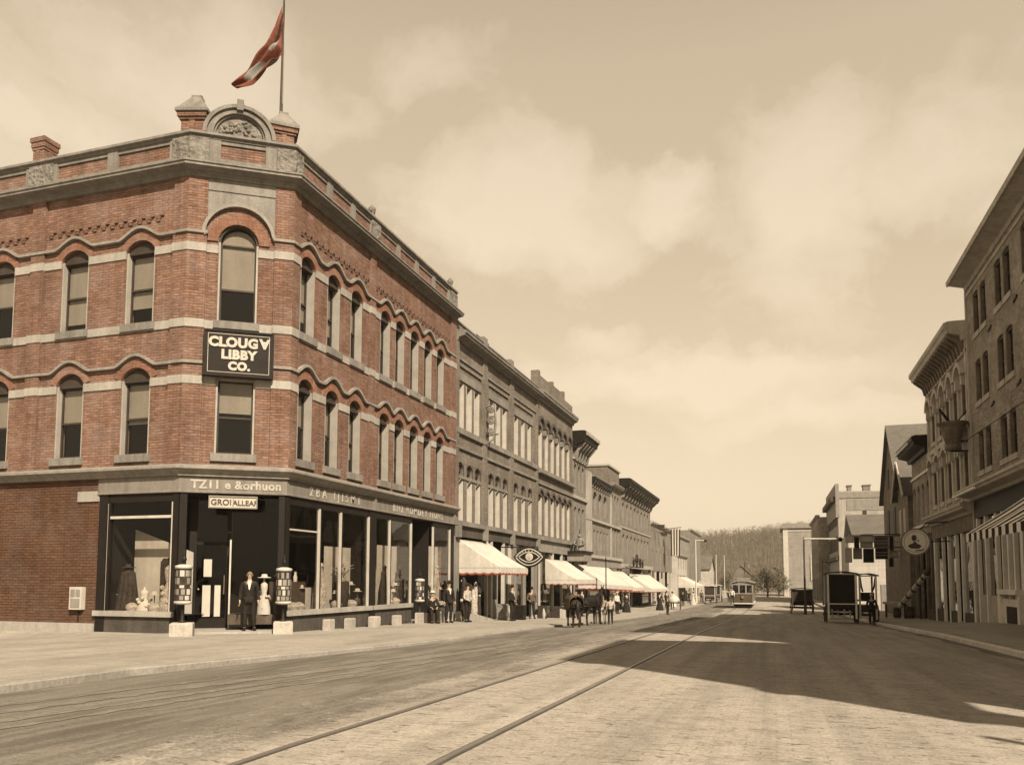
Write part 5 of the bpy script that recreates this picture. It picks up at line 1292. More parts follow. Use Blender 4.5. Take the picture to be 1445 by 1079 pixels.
# ---- pale tall building whose blank side faces down the street -------------------------------
r5 = thing('pale_party_wall_building', 'tall pale building showing a blank stepped party wall and chimneys, right of the lamp pole', 'building', (14, 125, -1.9))
FB = Fac((0, 118), (1, 0))
x = MB(); x.fpoly(FB, [(8.6, -2.4), (22, -2.4), (22, 13.3), (8.9, 13.6), (8.6, 13.7)], -20, 0.0); x.build('wall', ['pale_stone'], r5)
x = MB(); x.fbox(FB, 8.5, 22, 12.6, 13.4, 0.001, .10); x.fbox(FB, 9.7, 14.6, 10.9, 12.4, 0.002, .05); x.build('slate_band', ['grey_paint'], r5)
x = MB(); x.fbox(FB, 11.7, 12.2, 9.7, 10.85, .001, .06); x.build('window', ['sash'], r5)
x = MB(); x.fbox(FB, 8.3, 8.75, 10, 14.6, -20.1, .12); x.build('corner_pier', ['grey_paint'], r5)
for u, w in ((10.0, .5), (12.0, .9)):
    x = MB(); x.fbox(FB, u, u + w, 13.3, 14.4, -3, -1.5); x.fbox(FB, u - .1, u + w + .1, 14.4, 14.55, -3.1, -1.4); x.build('chimney', ['pale_brick'], r5)
x = MB(); x.box(8.2, 8.62, 118.2, 137.8, 4.2, 4.7); x.box(7.7, 8.62, 118.2, 137.8, 12.2, 12.9); x.build('cornice', ['brown_wood'], r5)
x = MB()
for yy in (120, 123, 126, 129, 132, 135):
    for z0 in (5.5, 9.0): x.box(8.50, 8.598, yy, yy + 1.2, z0, z0 + 2.0)
x.build('window', ['sash'], r5)
r6 = simple('far_brown_building', 'narrow brown far building in shade between the party wall and the pale square building', Fac((7.0, 0), (0, -1)), -162, -138.5, -2.2, 11.6, 14, 'brown_brick', [2.5, 5.6, 8.6], 6, corn='grey_paint', shop=True)
# ---- far pale square building projecting at the street bend ------------------------------------
r7 = thing('square_pale_building', 'square pale boarded building jutting out at the far bend of the street', 'building', (8, 198, -2.1))
x = MB(); x.box(2.3, 15, 190, 208, -2.6, 13.0); x.build('wall', ['grey_clapboard'], r7)
x = MB(); x.box(1.7, 15.4, 189.5, 208.4, 13.0, 13.5); x.box(2.2, 15, 189.9, 208, 13.5, 14.1); x.build('cornice', ['grey_paint'], r7)
x = MB(); x.box(2.25, 3.3, 189.86, 190, -2.4, 13.0); x.box(2.2, 15, 189.88, 190, 12.3, 12.6); x.build('corner_board', ['pale_paint'], r7)
x = MB(); x.box(8.2, 10.4, 189.85, 189.99, 1.4, 6.6); x.build('doorway', ['dark_wood'], r7)
x = MB(); x.box(10.45, 11.4, 189.8, 189.99, 1.6, 7.0); x.box(7.9, 8.15, 189.8, 189.99, 1.4, 7.0); x.build('shutter', ['pale_paint'], r7)
# ------------------------------------------------------------------ the flag (cloth hanging in folds)
def curve(pts, t):
    n = len(pts) - 1; k = min(int(t * n), n - 1); f_ = t * n - k
    return tuple(a + (b_ - a) * f_ for a, b_ in zip(pts[k], pts[k + 1]))
UP = [(0.02, 0.0), (.226, .72), (.54, 1.27), (.95, 1.76), (1.31, 2.13), (1.70, 2.50)]
LO = [(0.02, 1.60), (.10, 1.66), (.26, 1.80), (.50, 2.10), (.95, 2.50), (1.48, 2.66)]
fv = []; NSX, NT = 44, 26
zt0 = 20.28; fx, fy = -15.04, 21.72; dx, dy = -0.951, -0.309
for i in range(NSX + 1):
    s_ = i / NSX; a = curve(UP, s_); c = curve(LO, s_)
    for j in range(NT + 1):
        t = j / NT
        o_ = (0.05 + .20 * math.sin(math.pi * min(1, s_ * 1.3))) * math.sin(t * 12.0 + s_ * 5.0) * (.35 + s_ * .65) + .05 * math.sin(s_ * 14 + t * 7)
        h_ = a[0] + (c[0] - a[0]) * t + .03 * math.sin(t * 12 + 1 + s_ * 3); v_ = (a[1] + (c[1] - a[1]) * t) * 1.07 + .02 * math.sin(s_ * 20 + t * 9) * min(1, s_ * 4)
        fv.append((fx + dx * h_ - dy * o_, fy + dy * h_ + dx * o_, zt0 - v_))
mb = MB()
def patch(s_, t):
    if ((s_ - .68) / .17) ** 2 + ((t - .60 + .3 * (s_ - .68)) / .25) ** 2 < 1: return 1
    if ((s_ - .25) / .15) ** 2 + ((t - .45) / .16) ** 2 < 1: return 1
    if .30 < s_ < .55 and .80 < t < .94: return 1
    if abs(t - .18) < .04 and s_ < .7: return 2  # dark line paints the shade of a fold into the cloth
    return 0
mb.add(fv, [])
for i in range(NSX):
    for j in range(NT):
        k = i * (NT + 1) + j
        mb.f.append([k, k + 1, k + NT + 2, k + NT + 1]); mb.m.append(patch((i + .5) / NSX, (j + .5) / NT)); mb.sm.append(True)
fo = mb.build('flag', ['flag_red', 'flag_grey', 'goods_dark']); tag(fo, 'faded red flag with pale grey patches drooping from the flagpole', 'flag')
md = fo.modifiers.new('thickness', 'SOLIDIFY'); md.thickness = 0.012

# ------------------------------------------------------------------ awnings
def awning(label, F, u0, u1, zt, out, zf, val=.22, stripe=False, red=True, sides=True, group='shop awnings along the street', zd=0.0):
    root = thing('awning', label, 'awning', F.p((u0 + u1) / 2, zf, out / 2), group)
    n = max(4, int((u1 - u0) / .42)); n += n % 2
    mats = ['white_canvas', 'canvas_dark'] if stripe else ['canvas']
    mb = MB(); rows = 7
    def pt(u, t, dn=0.0):
        sag = -.06 * math.sin(math.pi * t) - .03 * math.sin((u - u0) * 1.9 + u0) * math.sin(math.pi * t)
        k = (u - u0) / (u1 - u0)
        return F.p(u, zt + (zf - zt) * t + sag + zd * k * t - dn, out * t)
    fn = n * 2 if not stripe else int((u1 - u0) / .58)
    mb.add([pt(u0 + (u1 - u0) * i / fn, j / rows) for i in range(fn + 1) for j in range(rows + 1)], [])
    for i in range(fn):
        for j in range(rows):
            k = i * (rows + 1) + j
            mb.f.append([k, k + rows + 1, k + rows + 2, k + 1]); mb.m.append((i % 2) if stripe else 0); mb.sm.append(True)
    if sides:
        for u in (u0, u1):
            base = zf + (zd if u == u1 else 0)
            for j in range(rows):
                t0, t1 = j / rows, (j + 1) / rows
                mb.add([pt(u, t0), pt(u, t1), F.p(u, base, out * t1), F.p(u, base, out * t0)], [(0, 1, 2, 3)], 0)
    ob = mb.build('canopy', mats, root)
    md = ob.modifiers.new('thickness', 'SOLIDIFY'); md.thickness = .015
    mb = MB(); seg = n * 2
    def scal(P0, P1, k, L):
        for i in range(k):
            a, c = i / k, (i + 1) / k
            pa = [P0[q] + (P1[q] - P0[q]) * a for q in range(3)]; pc = [P0[q] + (P1[q] - P0[q]) * c for q in range(3)]
            pts = [pa, pc]; lo = []
            for m_ in range(6):
                f_ = m_ / 5; lo.append([pa[q] + (pc[q] - pa[q]) * (1 - f_) for q in range(2)] + [pa[2] + (pc[2] - pa[2]) * (1 - f_) - val - .05 * math.sin(math.pi * f_)])
            mi = 0
            if stripe: mi = 2 + (i // (2 if L else 1)) % 2 if False else (i % 2) * 2
            mb.add(pts + lo, [tuple(range(8))], mi)
            if red:
                lo2 = [[p[0], p[1], p[2] - .055 - .03 * abs(math.sin(p[1] * 3.1))] for p in lo]
                mb.add(lo + lo2[::-1], [tuple(range(12))], 1)
    A, B = F.p(u0, zf, out + .005), F.p(u1, zf + zd, out + .005)
    scal(A, B, n, 1)
    if sides:
        scal(F.p(u0, zf, 0.02), A, max(3, int(out / .4)), 0); scal(F.p(u1, zf + zd, 0.02), B, max(3, int(out / .4)), 0)
    vo = mb.build('valance', ['white_canvas' if stripe else 'canvas', 'red_cloth', 'canvas_dark'], root)
    mb = MB()
    for u, zz in ((u0 + .1, 0), (u1 - .1, zd)): mb.tube([F.p(u, zf - .03 + zz, out - .06), F.p(u, zf + .25 + zz * .5, .02)], .025, 6)
    mb.tube([F.p(u0 + .05, zf + .0, out - .03), F.p(u1 - .05, zf + zd, out - .03)], .025, 6)
    mb.build('arm', ['iron'], root)
    return root
awning('cream canvas awning with closed sides and red scallops, nearest the red corner building', FR, 36.05, 40.5, 3.30, 2.15, 1.95)
awning('cream awning with red fringe under the arcade windows, above the blanketed horse', FR, 51.6, 57.4, 2.75, 2.2, 1.36)
awning('cream awning with red fringe between the narrow dark-corniced building and the brick stair block', FR, 61.0, 72.8, 2.55, 2.3, .98, zd=-.25)
awning('short cream awning partly hidden behind the long red-fringed one', FR, 74.6, 80.5, 2.2, 2.2, .62)
awning('last red-fringed cream awning of the left row, at the long eaves building', FR, 84.5, 98.5, 2.0, 2.4, .42, zd=-.15)
awning('small pale awning far down the left side, over the far crowd', Fac((-13.6, 0), (0, 1)), 123, 134, 1.9, 3.0, .5, red=False)
awning('dark and white striped awning over the right hand shop front', FX, -34.1, -20.0, 4.85, 2.45, 3.15, val=.26, stripe=True, red=False, sides=False)
# ------------------------------------------------------------------ stone blocks and lantern posts at the corner shop
def on_pave(x, y): return pave_l(x, y)
blk = [(-15.68, 18.62, .30, .42, 'large pale stone block under the left print lantern'), (-14.05, 21.05, .28, .42, 'large pale stone block under the right print lantern'),
       (-13.98, 23.55, .17, .42, 'first small stone block after the right print lantern'), (-13.98, 24.95, .17, .42, 'second small stone block, below the dried grasses window'),
       (-13.98, 26.75, .20, .44, 'stone block in front of the iron column between the shop windows'), (-13.98, 28.6, .17, .44, 'stone block below the narrow window past the iron column'),
       (-13.98, 30.72, .17, .5, 'stone block at the left of the side doorway'), (-13.98, 33.0, .20, .52, 'stone block at the right of the side doorway'),
       (-13.98, 34.0, .15, .5, 'stone block below the last shop window'), (-13.98, 35.1, .16, .5, 'last stone block at the end of the red brick building')]
for x_, y_, hw, h_, lb in blk:
    z0 = on_pave(x_, y_) - .05; mb = MB()
    a = ANG if y_ < 22 else 0
    lv = [(hw, 0), (hw, h_ - .03), (hw - .03, h_)]
    vs = []
    for r_, zz in lv:
        for sx, sy in ((-1, -1), (1, -1), (1, 1), (-1, 1)):
            px_, py_ = sx * r_ * (1 if a else .75), sy * r_ * 1.0; vs.append((x_ + px_ * math.cos(a) - py_ * math.sin(a), y_ + px_ * math.sin(a) + py_ * math.cos(a), z0 + zz))
    mb.add(vs, [(i * 4 + j, i * 4 + (j + 1) % 4, i * 4 + 4 + (j + 1) % 4, i * 4 + 4 + j) for i in range(2) for j in range(4)] + [(3, 2, 1, 0), (8, 9, 10, 11)])
    o = mb.build('stone_block', ['block_stone']); tag(o, lb, 'stone block', 'stone blocks along the corner shop')
def lantern(x_, y_, zb, lb, s_=1.0):
    t = thing('print_lantern', lb, 'lantern', (x_, y_, zb), 'print lanterns at the shop doors')
    mb = MB(); mb.lathe((x_, y_, zb), [(.10, 0), (.11, .05), (.05, .10), (.035, .5 * s_), (.06, .52 * s_)], 10); mb.build('post', ['iron'], t)
    z0 = zb + .52 * s_; hh = 1.12 * s_; r_ = .215 * s_
    mb = MB(); mb.lathe((x_, y_, z0), [(r_ * .6, 0), (r_ * 1.12, .03), (r_ * 1.12, .09), (r_ * .98, .10)], 20); mb.lathe((x_, y_, z0 + hh - .1), [(r_ * .98, 0), (r_ * 1.12, .01), (r_ * 1.12, .08), (r_ * .5, .12)], 20); mb.build('rim', ['pale_paint'], t)
    mb = MB(); mb.lathe((x_, y_, z0 + .1), [(r_, 0), (r_, hh - .2)], 20)
    cas = mb.build('case', ['goods_dark'], t)
    mb = MB()
    for row, (za, zb_) in enumerate(((.13, .25), (.28, .44), (.47, .55), (.58, .76), (.80, .97))):
        for k in range(9):
            a0 = 2 * math.pi * (k + .08 + .3 * (row % 2)) / 9; a1 = a0 + random.uniform(.35, .6)
            if random.random() < .15: continue
            mb.add([(x_ + (r_ + .006) * math.cos(a), y_ + (r_ + .006) * math.sin(a), z0 + zz * s_) for a, zz in ((a0, za), ((a0 + a1) / 2, za), (a1, za), (a1, zb_), ((a0 + a1) / 2, zb_), (a0, zb_))], [tuple(range(6))], random.choice((0, 1, 2, 1)))
    mb.build('photo_print', ['print_paper', 'grey_paint', 'fascia_paint'], cas)
    mb = MB(); z1 = z0 + hh + .02; mb.lathe((x_, y_, z1), [(.05, 0), (.035, .08), (.07, .12), (.07, .17), (.03, .22), (.045, .28), (.015, .38)], 10); mb.build('finial', ['iron'], t)
lantern(-15.72, 18.66, on_pave(-15.7, 18.6) + .36, 'cylindrical lantern case of photo prints on the stone block left of the corner door', .98)
lantern(-14.08, 21.08, on_pave(-14.0, 21) + .36, 'cylindrical lantern case of photo prints on the stone block right of the corner door', .98)
lantern(-13.98, 30.72, on_pave(-14, 30.7) + .44, 'smaller print lantern beside the side doorway on the main street', .85)
# white box on the brick wall
t = thing('wall_box', 'small weathered white box fixed to the brick wall at the left', 'box', FL.p(-20.62, .75, .1))
x = MB(); x.fbox(FL, -20.86, -20.38, .42, 1.12, 0.0, .16); x.build('case', ['pale_paint'], t)
x = MB(); x.fbox(FL, -20.80, -20.64, .82, 1.04, .161, .175); x.fbox(FL, -20.60, -20.44, .82, 1.04, .161, .175); x.fbox(FL, -20.80, -20.44, .48, .76, .161, .172); x.build('panel', ['grey_paint'], t)
x = MB(); x.tube([FL.p(-20.6, .42, .05), FL.p(-20.6, .1, .04)], .02, 6); x.build('pipe', ['iron'], t)

# ------------------------------------------------------------------ signs
FN = lambda y: Fac((0, y), (1, 0))     # a plane square to the street, facing the camera
# optician's eye
t = thing('eye_sign', 'carved black and white optician eye sign hung over the pavement', 'sign', (-12.65, 42.2, 2.6))
F = FN(42.2); cx, cz = -12.68, 2.62
def lens(w, h_, n=16, off=0): return [(cx + off - w + 2 * w * i / n, cz + h_ * math.sin(math.pi * i / n) ** .8) for i in range(n + 1)] + [(cx + off + w - 2 * w * i / n, cz - h_ * math.sin(math.pi * i / n) ** .8) for i in range(1, n)]
x = MB(); x.fpoly(F, lens(.90, .56), -.05, .05); x.build('board', ['sign_black'], t)
x = MB()
for w, h_, th in ((.80, .47, .055), (.62, .30, .05)):
    L = lens(w, h_); x.fband(F, L + [L[0]], .0, .051, .075, 0, -th)
for k in range(11):
    a = math.pi * (k + .5) / 11; x.fband(F, [(cx + .62 * math.cos(a), cz + .30 * math.sin(a)), (cx + .74 * math.cos(a), cz + .42 * math.sin(a))], .03, .051, .072)
x.build('outline', ['print_paper'], t)
x = MB(); x.lathe(F.p(cx, cz, .05), [(.22, 0), (.22, -.02), (.19, -.03)], 18, axis='y'); x.build('iris', ['print_paper'], t)
x = MB(); x.lathe(F.p(cx, cz - .02, .08), [(.10, 0), (.10, -.01)], 12, axis='y'); x.build('pupil', ['goods_mid'], t)
x = MB(); x.tube([F.p(cx - 1.7, cz + .55, 0), F.p(cx + .5, cz + .55, 0)], .03, 6); x.tube([F.p(cx - .2, cz + .55, 0), F.p(cx - .2, cz + .45, 0)], .015, 6); x.build('bracket', ['iron'], t)
# scrolled emblem
t = thing('scroll_emblem', 'scrolled plaster emblem bracketed high between the grey brick block windows', 'sign', (-13.9, 39.6, 9.6))
x = MB(); F = FN(39.55)
for k, (r_, zz) in enumerate(((.17, 10.3), (.22, 9.75), (.17, 9.2))):
    pts = [F.p(-14.0 + (r_ * (1 - i / 34)) * math.cos(i * .42 + k), zz + (r_ * (1 - i / 34)) * math.sin(i * .42 + k)) for i in range(28)]; x.tube(pts, .06, 6)
x.tube([F.p(-14.3, 10.5), F.p(-13.8, 10.6), F.p(-13.72, 9.6), F.p(-13.85, 8.75), F.p(-14.3, 8.5)], .05, 6)
x.build('scroll', ['stone'], t)
x = MB(); x.tube([F.p(-14.38, 8.9), F.p(-13.6, 9.0)], .03, 6); x.build('bracket', ['iron'], t)
# carved figure on a ledge
t = thing('carved_figure', 'small carved seated figure on a shop ledge under the narrow building', 'statue', (-13.6, 58.2, 3.5))
x = MB(); x.lathe((-13.6, 58.2, 3.52), [(.42, 0), (.46, .2), (.34, .5), (.30, .7), (.33, .85), (.12, .98)], 14, sy=.8); x.ball((-13.6, 58.15, 4.62), .15, 10)
x.tube([(-13.9, 58.1, 4.3), (-13.98, 57.9, 4.0), (-13.7, 57.75, 3.9)], .08, 8); x.tube([(-13.3, 58.1, 4.3), (-13.2, 57.9, 4.0), (-13.5, 57.75, 3.9)], .08, 8); x.build('body', ['carved_stone'], t)
x = MB(); x.tube([(-13.6, 58.2, 4.72), (-13.6, 58.2, 5.1)], .03, 6); x.build('spike', ['iron'], t)
t = thing('ledge', 'dark boxed ledge carrying the carved figure', 'ledge', (-13.6, 58.6, 3.2))
x = MB(); x.box(-14.4, -13.0, 57.4, 60.2, 3.32, 3.5); x.box(-14.4, -13.1, 57.6, 60.0, 2.75, 3.32, 1); x.build('ledge_box', ['dark_wood', 'grey_paint'], t)
# iron sign with rings
t = thing('iron_ring_sign', 'openwork iron sign of rings and scrolls above the last awnings', 'sign', (-13.4, 83, 3.3))
x = MB(); F = Fac((-13.3, 0), (0, 1))
for u, r_, zz in ((80.6, .35, 3.1), (82.6, .62, 3.35), (84.8, .42, 3.15), (86.4, .32, 3.05)):
    x.tube([F.p(u + r_ * math.cos(a), zz + r_ * math.sin(a)) for a in [i * .3142 for i in range(21)]], .06, 5); x.ball(F.p(u, zz), r_ * .35, 8)
x.tube([F.p(79.8, 2.7), F.p(87.2, 2.7)], .05, 5); x.tube([F.p(79.8, 3.6), F.p(87.2, 3.5)], .04, 5); x.build('ring', ['iron'], t)
x = MB(); [x.tube([F.p(u, 2.7), F.p(u, 2.7, -1.1)], .04, 5) for u in (80.2, 83.6, 87)]; x.build('bracket', ['iron'], t)
# flags on the pale shop building
t = thing('striped_banner', 'long dark and pale striped flag hanging straight from a pole on the pale shop building', 'flag', (-13.6, 112, 8))
x = MB(); F = FN(112.0)
for k in range(7): x.add([F.p(-13.35 + k * .19, 8.4 - abs(k - 3) * .05, .05 * (k % 2)), F.p(-13.35 + (k + 1) * .19, 8.4, .05 * ((k + 1) % 2)), F.p(-13.3 + (k + 1) * .17, 4.6 + .12 * (k % 3), .12 * ((k + 1) % 2)), F.p(-13.3 + k * .17, 4.6 + .12 * ((k + 1) % 3), .12 * (k % 2))], [(0, 1, 2, 3)], k % 2)
o = x.build('cloth', ['goods_dark', 'pale_cloth'], t); o.modifiers.new('thickness', 'SOLIDIFY').thickness = .02
x = MB(); x.tube([(-14.4, 112, 8.35), (-11.9, 112, 8.6)], .05, 6); x.build('pole', ['brown_wood'], t)
for k, (yy, zz, rr) in enumerate(((103.5, 8.1, .55), (107.0, 7.35, .5))):
    x = MB(); F = FN(yy)
    for i in range(8):
        a0, a1 = math.pi * i / 8, math.pi * (i + 1) / 8
        x.add([F.p(-13.6, zz + .3, .02), F.p(-13.6 - rr * math.cos(a0), zz + .3 - rr * 1.1 * math.sin(a0), .06 * (i % 2)), F.p(-13.6 - rr * math.cos(a1), zz + .3 - rr * 1.1 * math.sin(a1), .06 * ((i + 1) % 2))], [(0, 1, 2)])
    x.tube([F.p(-14.4, zz + .3), F.p(-13.0, zz + .3)], .03, 5)
    o = x.build('bunting_fan', ['goods_dark']); tag(o, ['dark bunting fan nearest the eaves building', 'lower dark bunting fan beside the striped flag'][k], 'bunting', 'bunting fans on the pale shop building'); o.modifiers.new('thickness', 'SOLIDIFY').thickness = .02
# mortar trade sign
t = thing('mortar_sign', 'big dark mortar shaped trade sign bracketed from the italianate building', 'sign', (8.62, 44.4, 8))
x = MB(); x.lathe((8.62, 44.4, 7.85), [(.32, 0), (.38, .06), (.36, .18), (.26, .26), (.32, .34), (.45, .75), (.52, 1.1), (.55, 1.2), (.70, 1.3), (.72, 1.38), (.52, 1.38), (.46, 1.1)], 22); x.build('bowl', ['dull_wood'], t)
x = MB(); x.tube([(8.55, 44.4, 9.2), (8.05, 44.3, 9.95)], [.09, .05], 8); x.build('pestle', ['iron'], t)
x = MB(); x.tube([(9.4, 44.4, 8.3), (8.9, 44.4, 8.3)], .05, 6); x.tube([(9.4, 44.4, 7.8), (8.5, 44.4, 7.83)], .05, 6); x.tube([(9.35, 44.4, 9.9), (8.9, 44.4, 9.35)], .03, 6); x.build('bracket', ['iron'], t)
x = MB(); x.tube([(8.6, 44.3, 7.9), (9.2, 30, 8.15), (9.35, 15, 8.3)], .02, 5); tag(x.build('wire', ['iron']), 'thin wire strung along the tall brown brick block from the mortar sign', 'wire')
# round portrait sign
t = thing('portrait_sign', 'round pale sign with a dark bust in profile hung over the right pavement', 'sign', (7.64, 50, 3.58))
F = FN(50.0); cx, cz = 7.64, 3.58
x = MB(); x.lathe((cx, 50.04, cz), [(.72, 0), (.72, -.07)], 32, axis='y'); x.build('disc', ['cream_paint'], t)
x = MB(); ci = [(cx + .72 * math.cos(a), cz + .72 * math.sin(a)) for a in [i * 2 * math.pi / 36 for i in range(37)]]; x.fband(F, ci, .03, -.06, .06, 0, -.05)
ci = [(cx + .58 * math.cos(a), cz + .58 * math.sin(a)) for a in [i * 2 * math.pi / 36 for i in range(37)]]; x.fband(F, ci, .012, .031, .04, 0, -.012); x.build('rim', ['grey_paint'], t)
x = MB(); q = lambda L: [(cx + a, cz + b_) for a, b_ in L]
el = lambda a, b_, rx, ry: [(cx + a + rx * math.cos(k * .393), cz + b_ + ry * math.sin(k * .393)) for k in range(16)]
x.fpoly(F, q([(-.40, -.24), (-.30, -.14), (-.12, -.08), (-.10, .02), (.04, .0), (.06, -.10), (.22, -.16), (.30, -.26), (.16, -.38), (-.22, -.38)]), .031, .05)
x.fpoly(F, el(-.07, .22, .13, .17), .051, .06); x.fpoly(F, el(.14, .06, .045, .04), .031, .05); x.fpoly(F, q([(-.05, -.47), (.28, -.45), (.4, -.39), (.4, -.47), (.2, -.50), (-.05, -.51)]), .031, .05)
x.build('bust', ['brown_wood'], t)
x = MB(); x.tube([(9.4, 50, 4.7), (8.2, 50, 4.6), (7.9, 50, 4.28)], .035, 6); x.tube([(9.4, 50, 3.6), (8.35, 50, 3.58)], .03, 6); x.build('bracket', ['iron'], t)
# patchwork of hanging sign boards
sb = [((1193, 752, 1204, 762), 'print_paper', 'small pale sign board at the upper left of the sign cluster'), ((1205, 754, 1213, 770), 'sign_black', 'narrow black upright board beside the small pale board'),
      ((1214, 751, 1232, 761), 'print_paper', 'long pale board at the top of the sign cluster'), ((1214, 762, 1232, 769), 'pale_paint', 'thin pale board under the long top board'),
      ((1233, 753, 1254, 768), 'brown_wood', 'brown banded board at the upper right of the sign cluster'), ((1218, 770, 1234, 790), 'sign_black', 'square black board in the middle of the sign cluster'),
      ((1204, 770, 1217, 785), 'grey_paint', 'grey board left of the square black board'), ((1193, 770, 1203, 790), 'print_paper', 'tall pale board at the lower left of the sign cluster'),
      ((1235, 769, 1254, 785), 'dark_wood', 'dark banded board right of the square black board'), ((1254.5, 752, 1262, 773), 'sign_black', 'black upright board nearest the brown shop'),
      ((1255, 774, 1267, 782), 'print_paper', 'little pale board under the black upright board'), ((1254.5, 783, 1262, 796), 'sign_black', 'lowest small black board of the sign cluster')]
for k, ((a, c, d, e), m_, lb) in enumerate(sb):
    Y = 65.2 + (k % 4) * .55
    def at(px, py):
        r_ = ray(px, py); t_ = Y / r_.y; return (r_.x * t_, E + r_.z * t_)
    (x0, z1), (x1, z0) = at(a, c), at(d, e)
    t = thing('sign_board', lb, 'sign board', ((x0 + x1) / 2, Y, z0), 'sign boards clustered over the right pavement')
    x = MB(); F = FN(Y); x.fbox(F, x0, x1, z0, z1, -.04, .04); x.build('board', [m_], t)
    x = MB()
    for w0, w1, h0, h1 in ((x0, x1, z1 - .04, z1), (x0, x1, z0, z0 + .04), (x0, x0 + .04, z0 + .04, z1 - .04), (x1 - .04, x1, z0 + .04, z1 - .04)): x.fbox(F, w0, w1, h0, h1, .041, .06)
    if k in (4, 8): [x.fbox(F, x0 + .05, x1 - .05, z0 + (z1 - z0) * q_, z0 + (z1 - z0) * q_ + .06, .041, .055) for q_ in (.3, .55)]
    x.build('frame', ['grey_paint' if m_ != 'grey_paint' else 'dark_wood'], t)
    x = MB(); zb_ = z1 + .03; x.tube([F.p(x0 + .1, zb_), F.p(9.4, zb_ + .02)], .02, 5); x.build('bracket', ['iron'], t)
# leaning striped pole and clutter by the low dark building
t = thing('barber_pole', 'pale banded pole leaning against the low dark shop front', 'pole', (8.3, 54.5, -.9))
x = MB(); x.tube([(7.75, 57.4, -.25), (8.85, 54.6, 1.75)], .17, 10); x.build('shaft', ['print_paper'], t)
x = MB()
for q_ in (.12, .32, .52, .72, .9): x.tube([(7.75 + 1.1 * q_, 57.4 - 2.8 * q_, -.25 + 2 * q_), (7.75 + 1.1 * (q_ + .05), 57.4 - 2.8 * (q_ + .05), -.25 + 2 * (q_ + .05))], .175, 10)
x.build('band', ['brown_wood'], t)
x = MB(); x.ball((8.9, 54.45, 1.9), .2, 10); x.build('knob', ['brown_wood'], t)
x = MB(); x.tube([(7.95, 56.9, -1.0), (7.95, 56.9, .1)], .05, 6); x.tube([(8.6, 55.2, -.95), (8.6, 55.2, 1.3)], .05, 6); x.build('prop', ['iron'], t)
for k, (xx, yy, w_, h_, lb) in enumerate(((8.7, 60.2, .55, .8, 'dark wooden barrel beside the low dark shop front'), (8.1, 61.5, .45, .75, 'second dark barrel, further along the low dark shop front'))):
    x = MB(); zz = pave_r(xx, yy); x.lathe((xx, yy, zz), [(w_ * .5, 0), (w_ * .6, h_ * .5), (w_ * .5, h_)], 14)
    o = thing('barrel', lb, 'barrel', (xx, yy, zz), 'barrels by the right shops'); x.build('staves', ['brown_wood'], o)
    x = MB(); [x.lathe((xx, yy, zz + h_ * q_), [(w_ * .59, 0), (w_ * .6, .05)], 14) for q_ in (.18, .72)]; x.build('hoop', ['iron'], o)
t = thing('bench', 'pale plank bench by the brown boarded shops', 'bench', (8.4, 64, -1.2))
zz = pave_r(8.4, 64); x = MB(); x.box(7.5, 9.2, 63.6, 64.2, zz + .95, zz + 1.12); x.build('seat', ['pale_paint'], t)
for xx in (7.7, 9.0):
    x = MB(); x.box(xx - .05, xx + .05, 63.65, 64.15, zz - .02, zz + .95); x.build('leg', ['brown_wood'], t)

# ------------------------------------------------------------------ poles
def pole(name, lb, cat, x_, y_, z0, z1, r_, arm=None, m_='brown_wood', am='pale_paint', group=None):
    t = thing(name, lb, cat, (x_, y_, z0), group)
    x = MB(); x.tube([(x_, y_, z0 - .1), (x_, y_, z0 + .9), (x_, y_, z0 + 1.0), (x_, y_, z1)], [r_ * 1.5, r_ * 1.4, r_, r_ * .8], 8); x.build('shaft', [m_], t)
    if arm:
        x = MB(); x.tube([(x_ - .05, y_, z1 - .12), (x_ + arm, y_, z1 - .16)], .075, 6); x.build('arm', [am], t)
        x = MB(); x.ball((x_ + arm, y_, z1 - .2), .2, 8); x.build('lamp', ['iron'], t)
    return t
pole('arm_pole', 'slender street pole with a long pale arm reaching over the right kerb', 'street pole', 2.5, 72, G(72) - .02, 5.0, .085, 2.85)
pole('white_pole', 'white street pole with a short arm far down the left pavement', 'street pole', -10.0, 112, G(112), 6.9, .10, 1.3, 'pale_paint')
pole('iron_post', 'thin dark post before the narrow dark-corniced building', 'post', -12.0, 60.0, G(60), 3.1, .05, None, 'iron')
pole('lamp_post', 'dark lamp post with a lantern head by the white shop beyond the crossing', 'lamp post', 5.9, 108, G(108), 3.9, .09, .6, 'iron', 'iron')
for k, (xx, yy, zz, lb) in enumerate(((-9.8, 150, 6.0, 'thin pale pole nearest the far left houses'), (-9.6, 172, 6.6, 'thin pale pole second along the far left kerb'), (-5.6, 205, 5.2, 'thin pale pole left of the tram, before the gabled cottages'))):
    pole('wire_pole', lb, 'street pole', xx, yy, G(yy), zz, .09, None, 'pale_paint', group='far wire poles')

t = pole('telegraph_pole', 'tall telegraph pole beyond the right edge, whose thin shadow crosses the road', 'street pole', 8.55, 1.75, G(2) - .05, 8.2, .10)
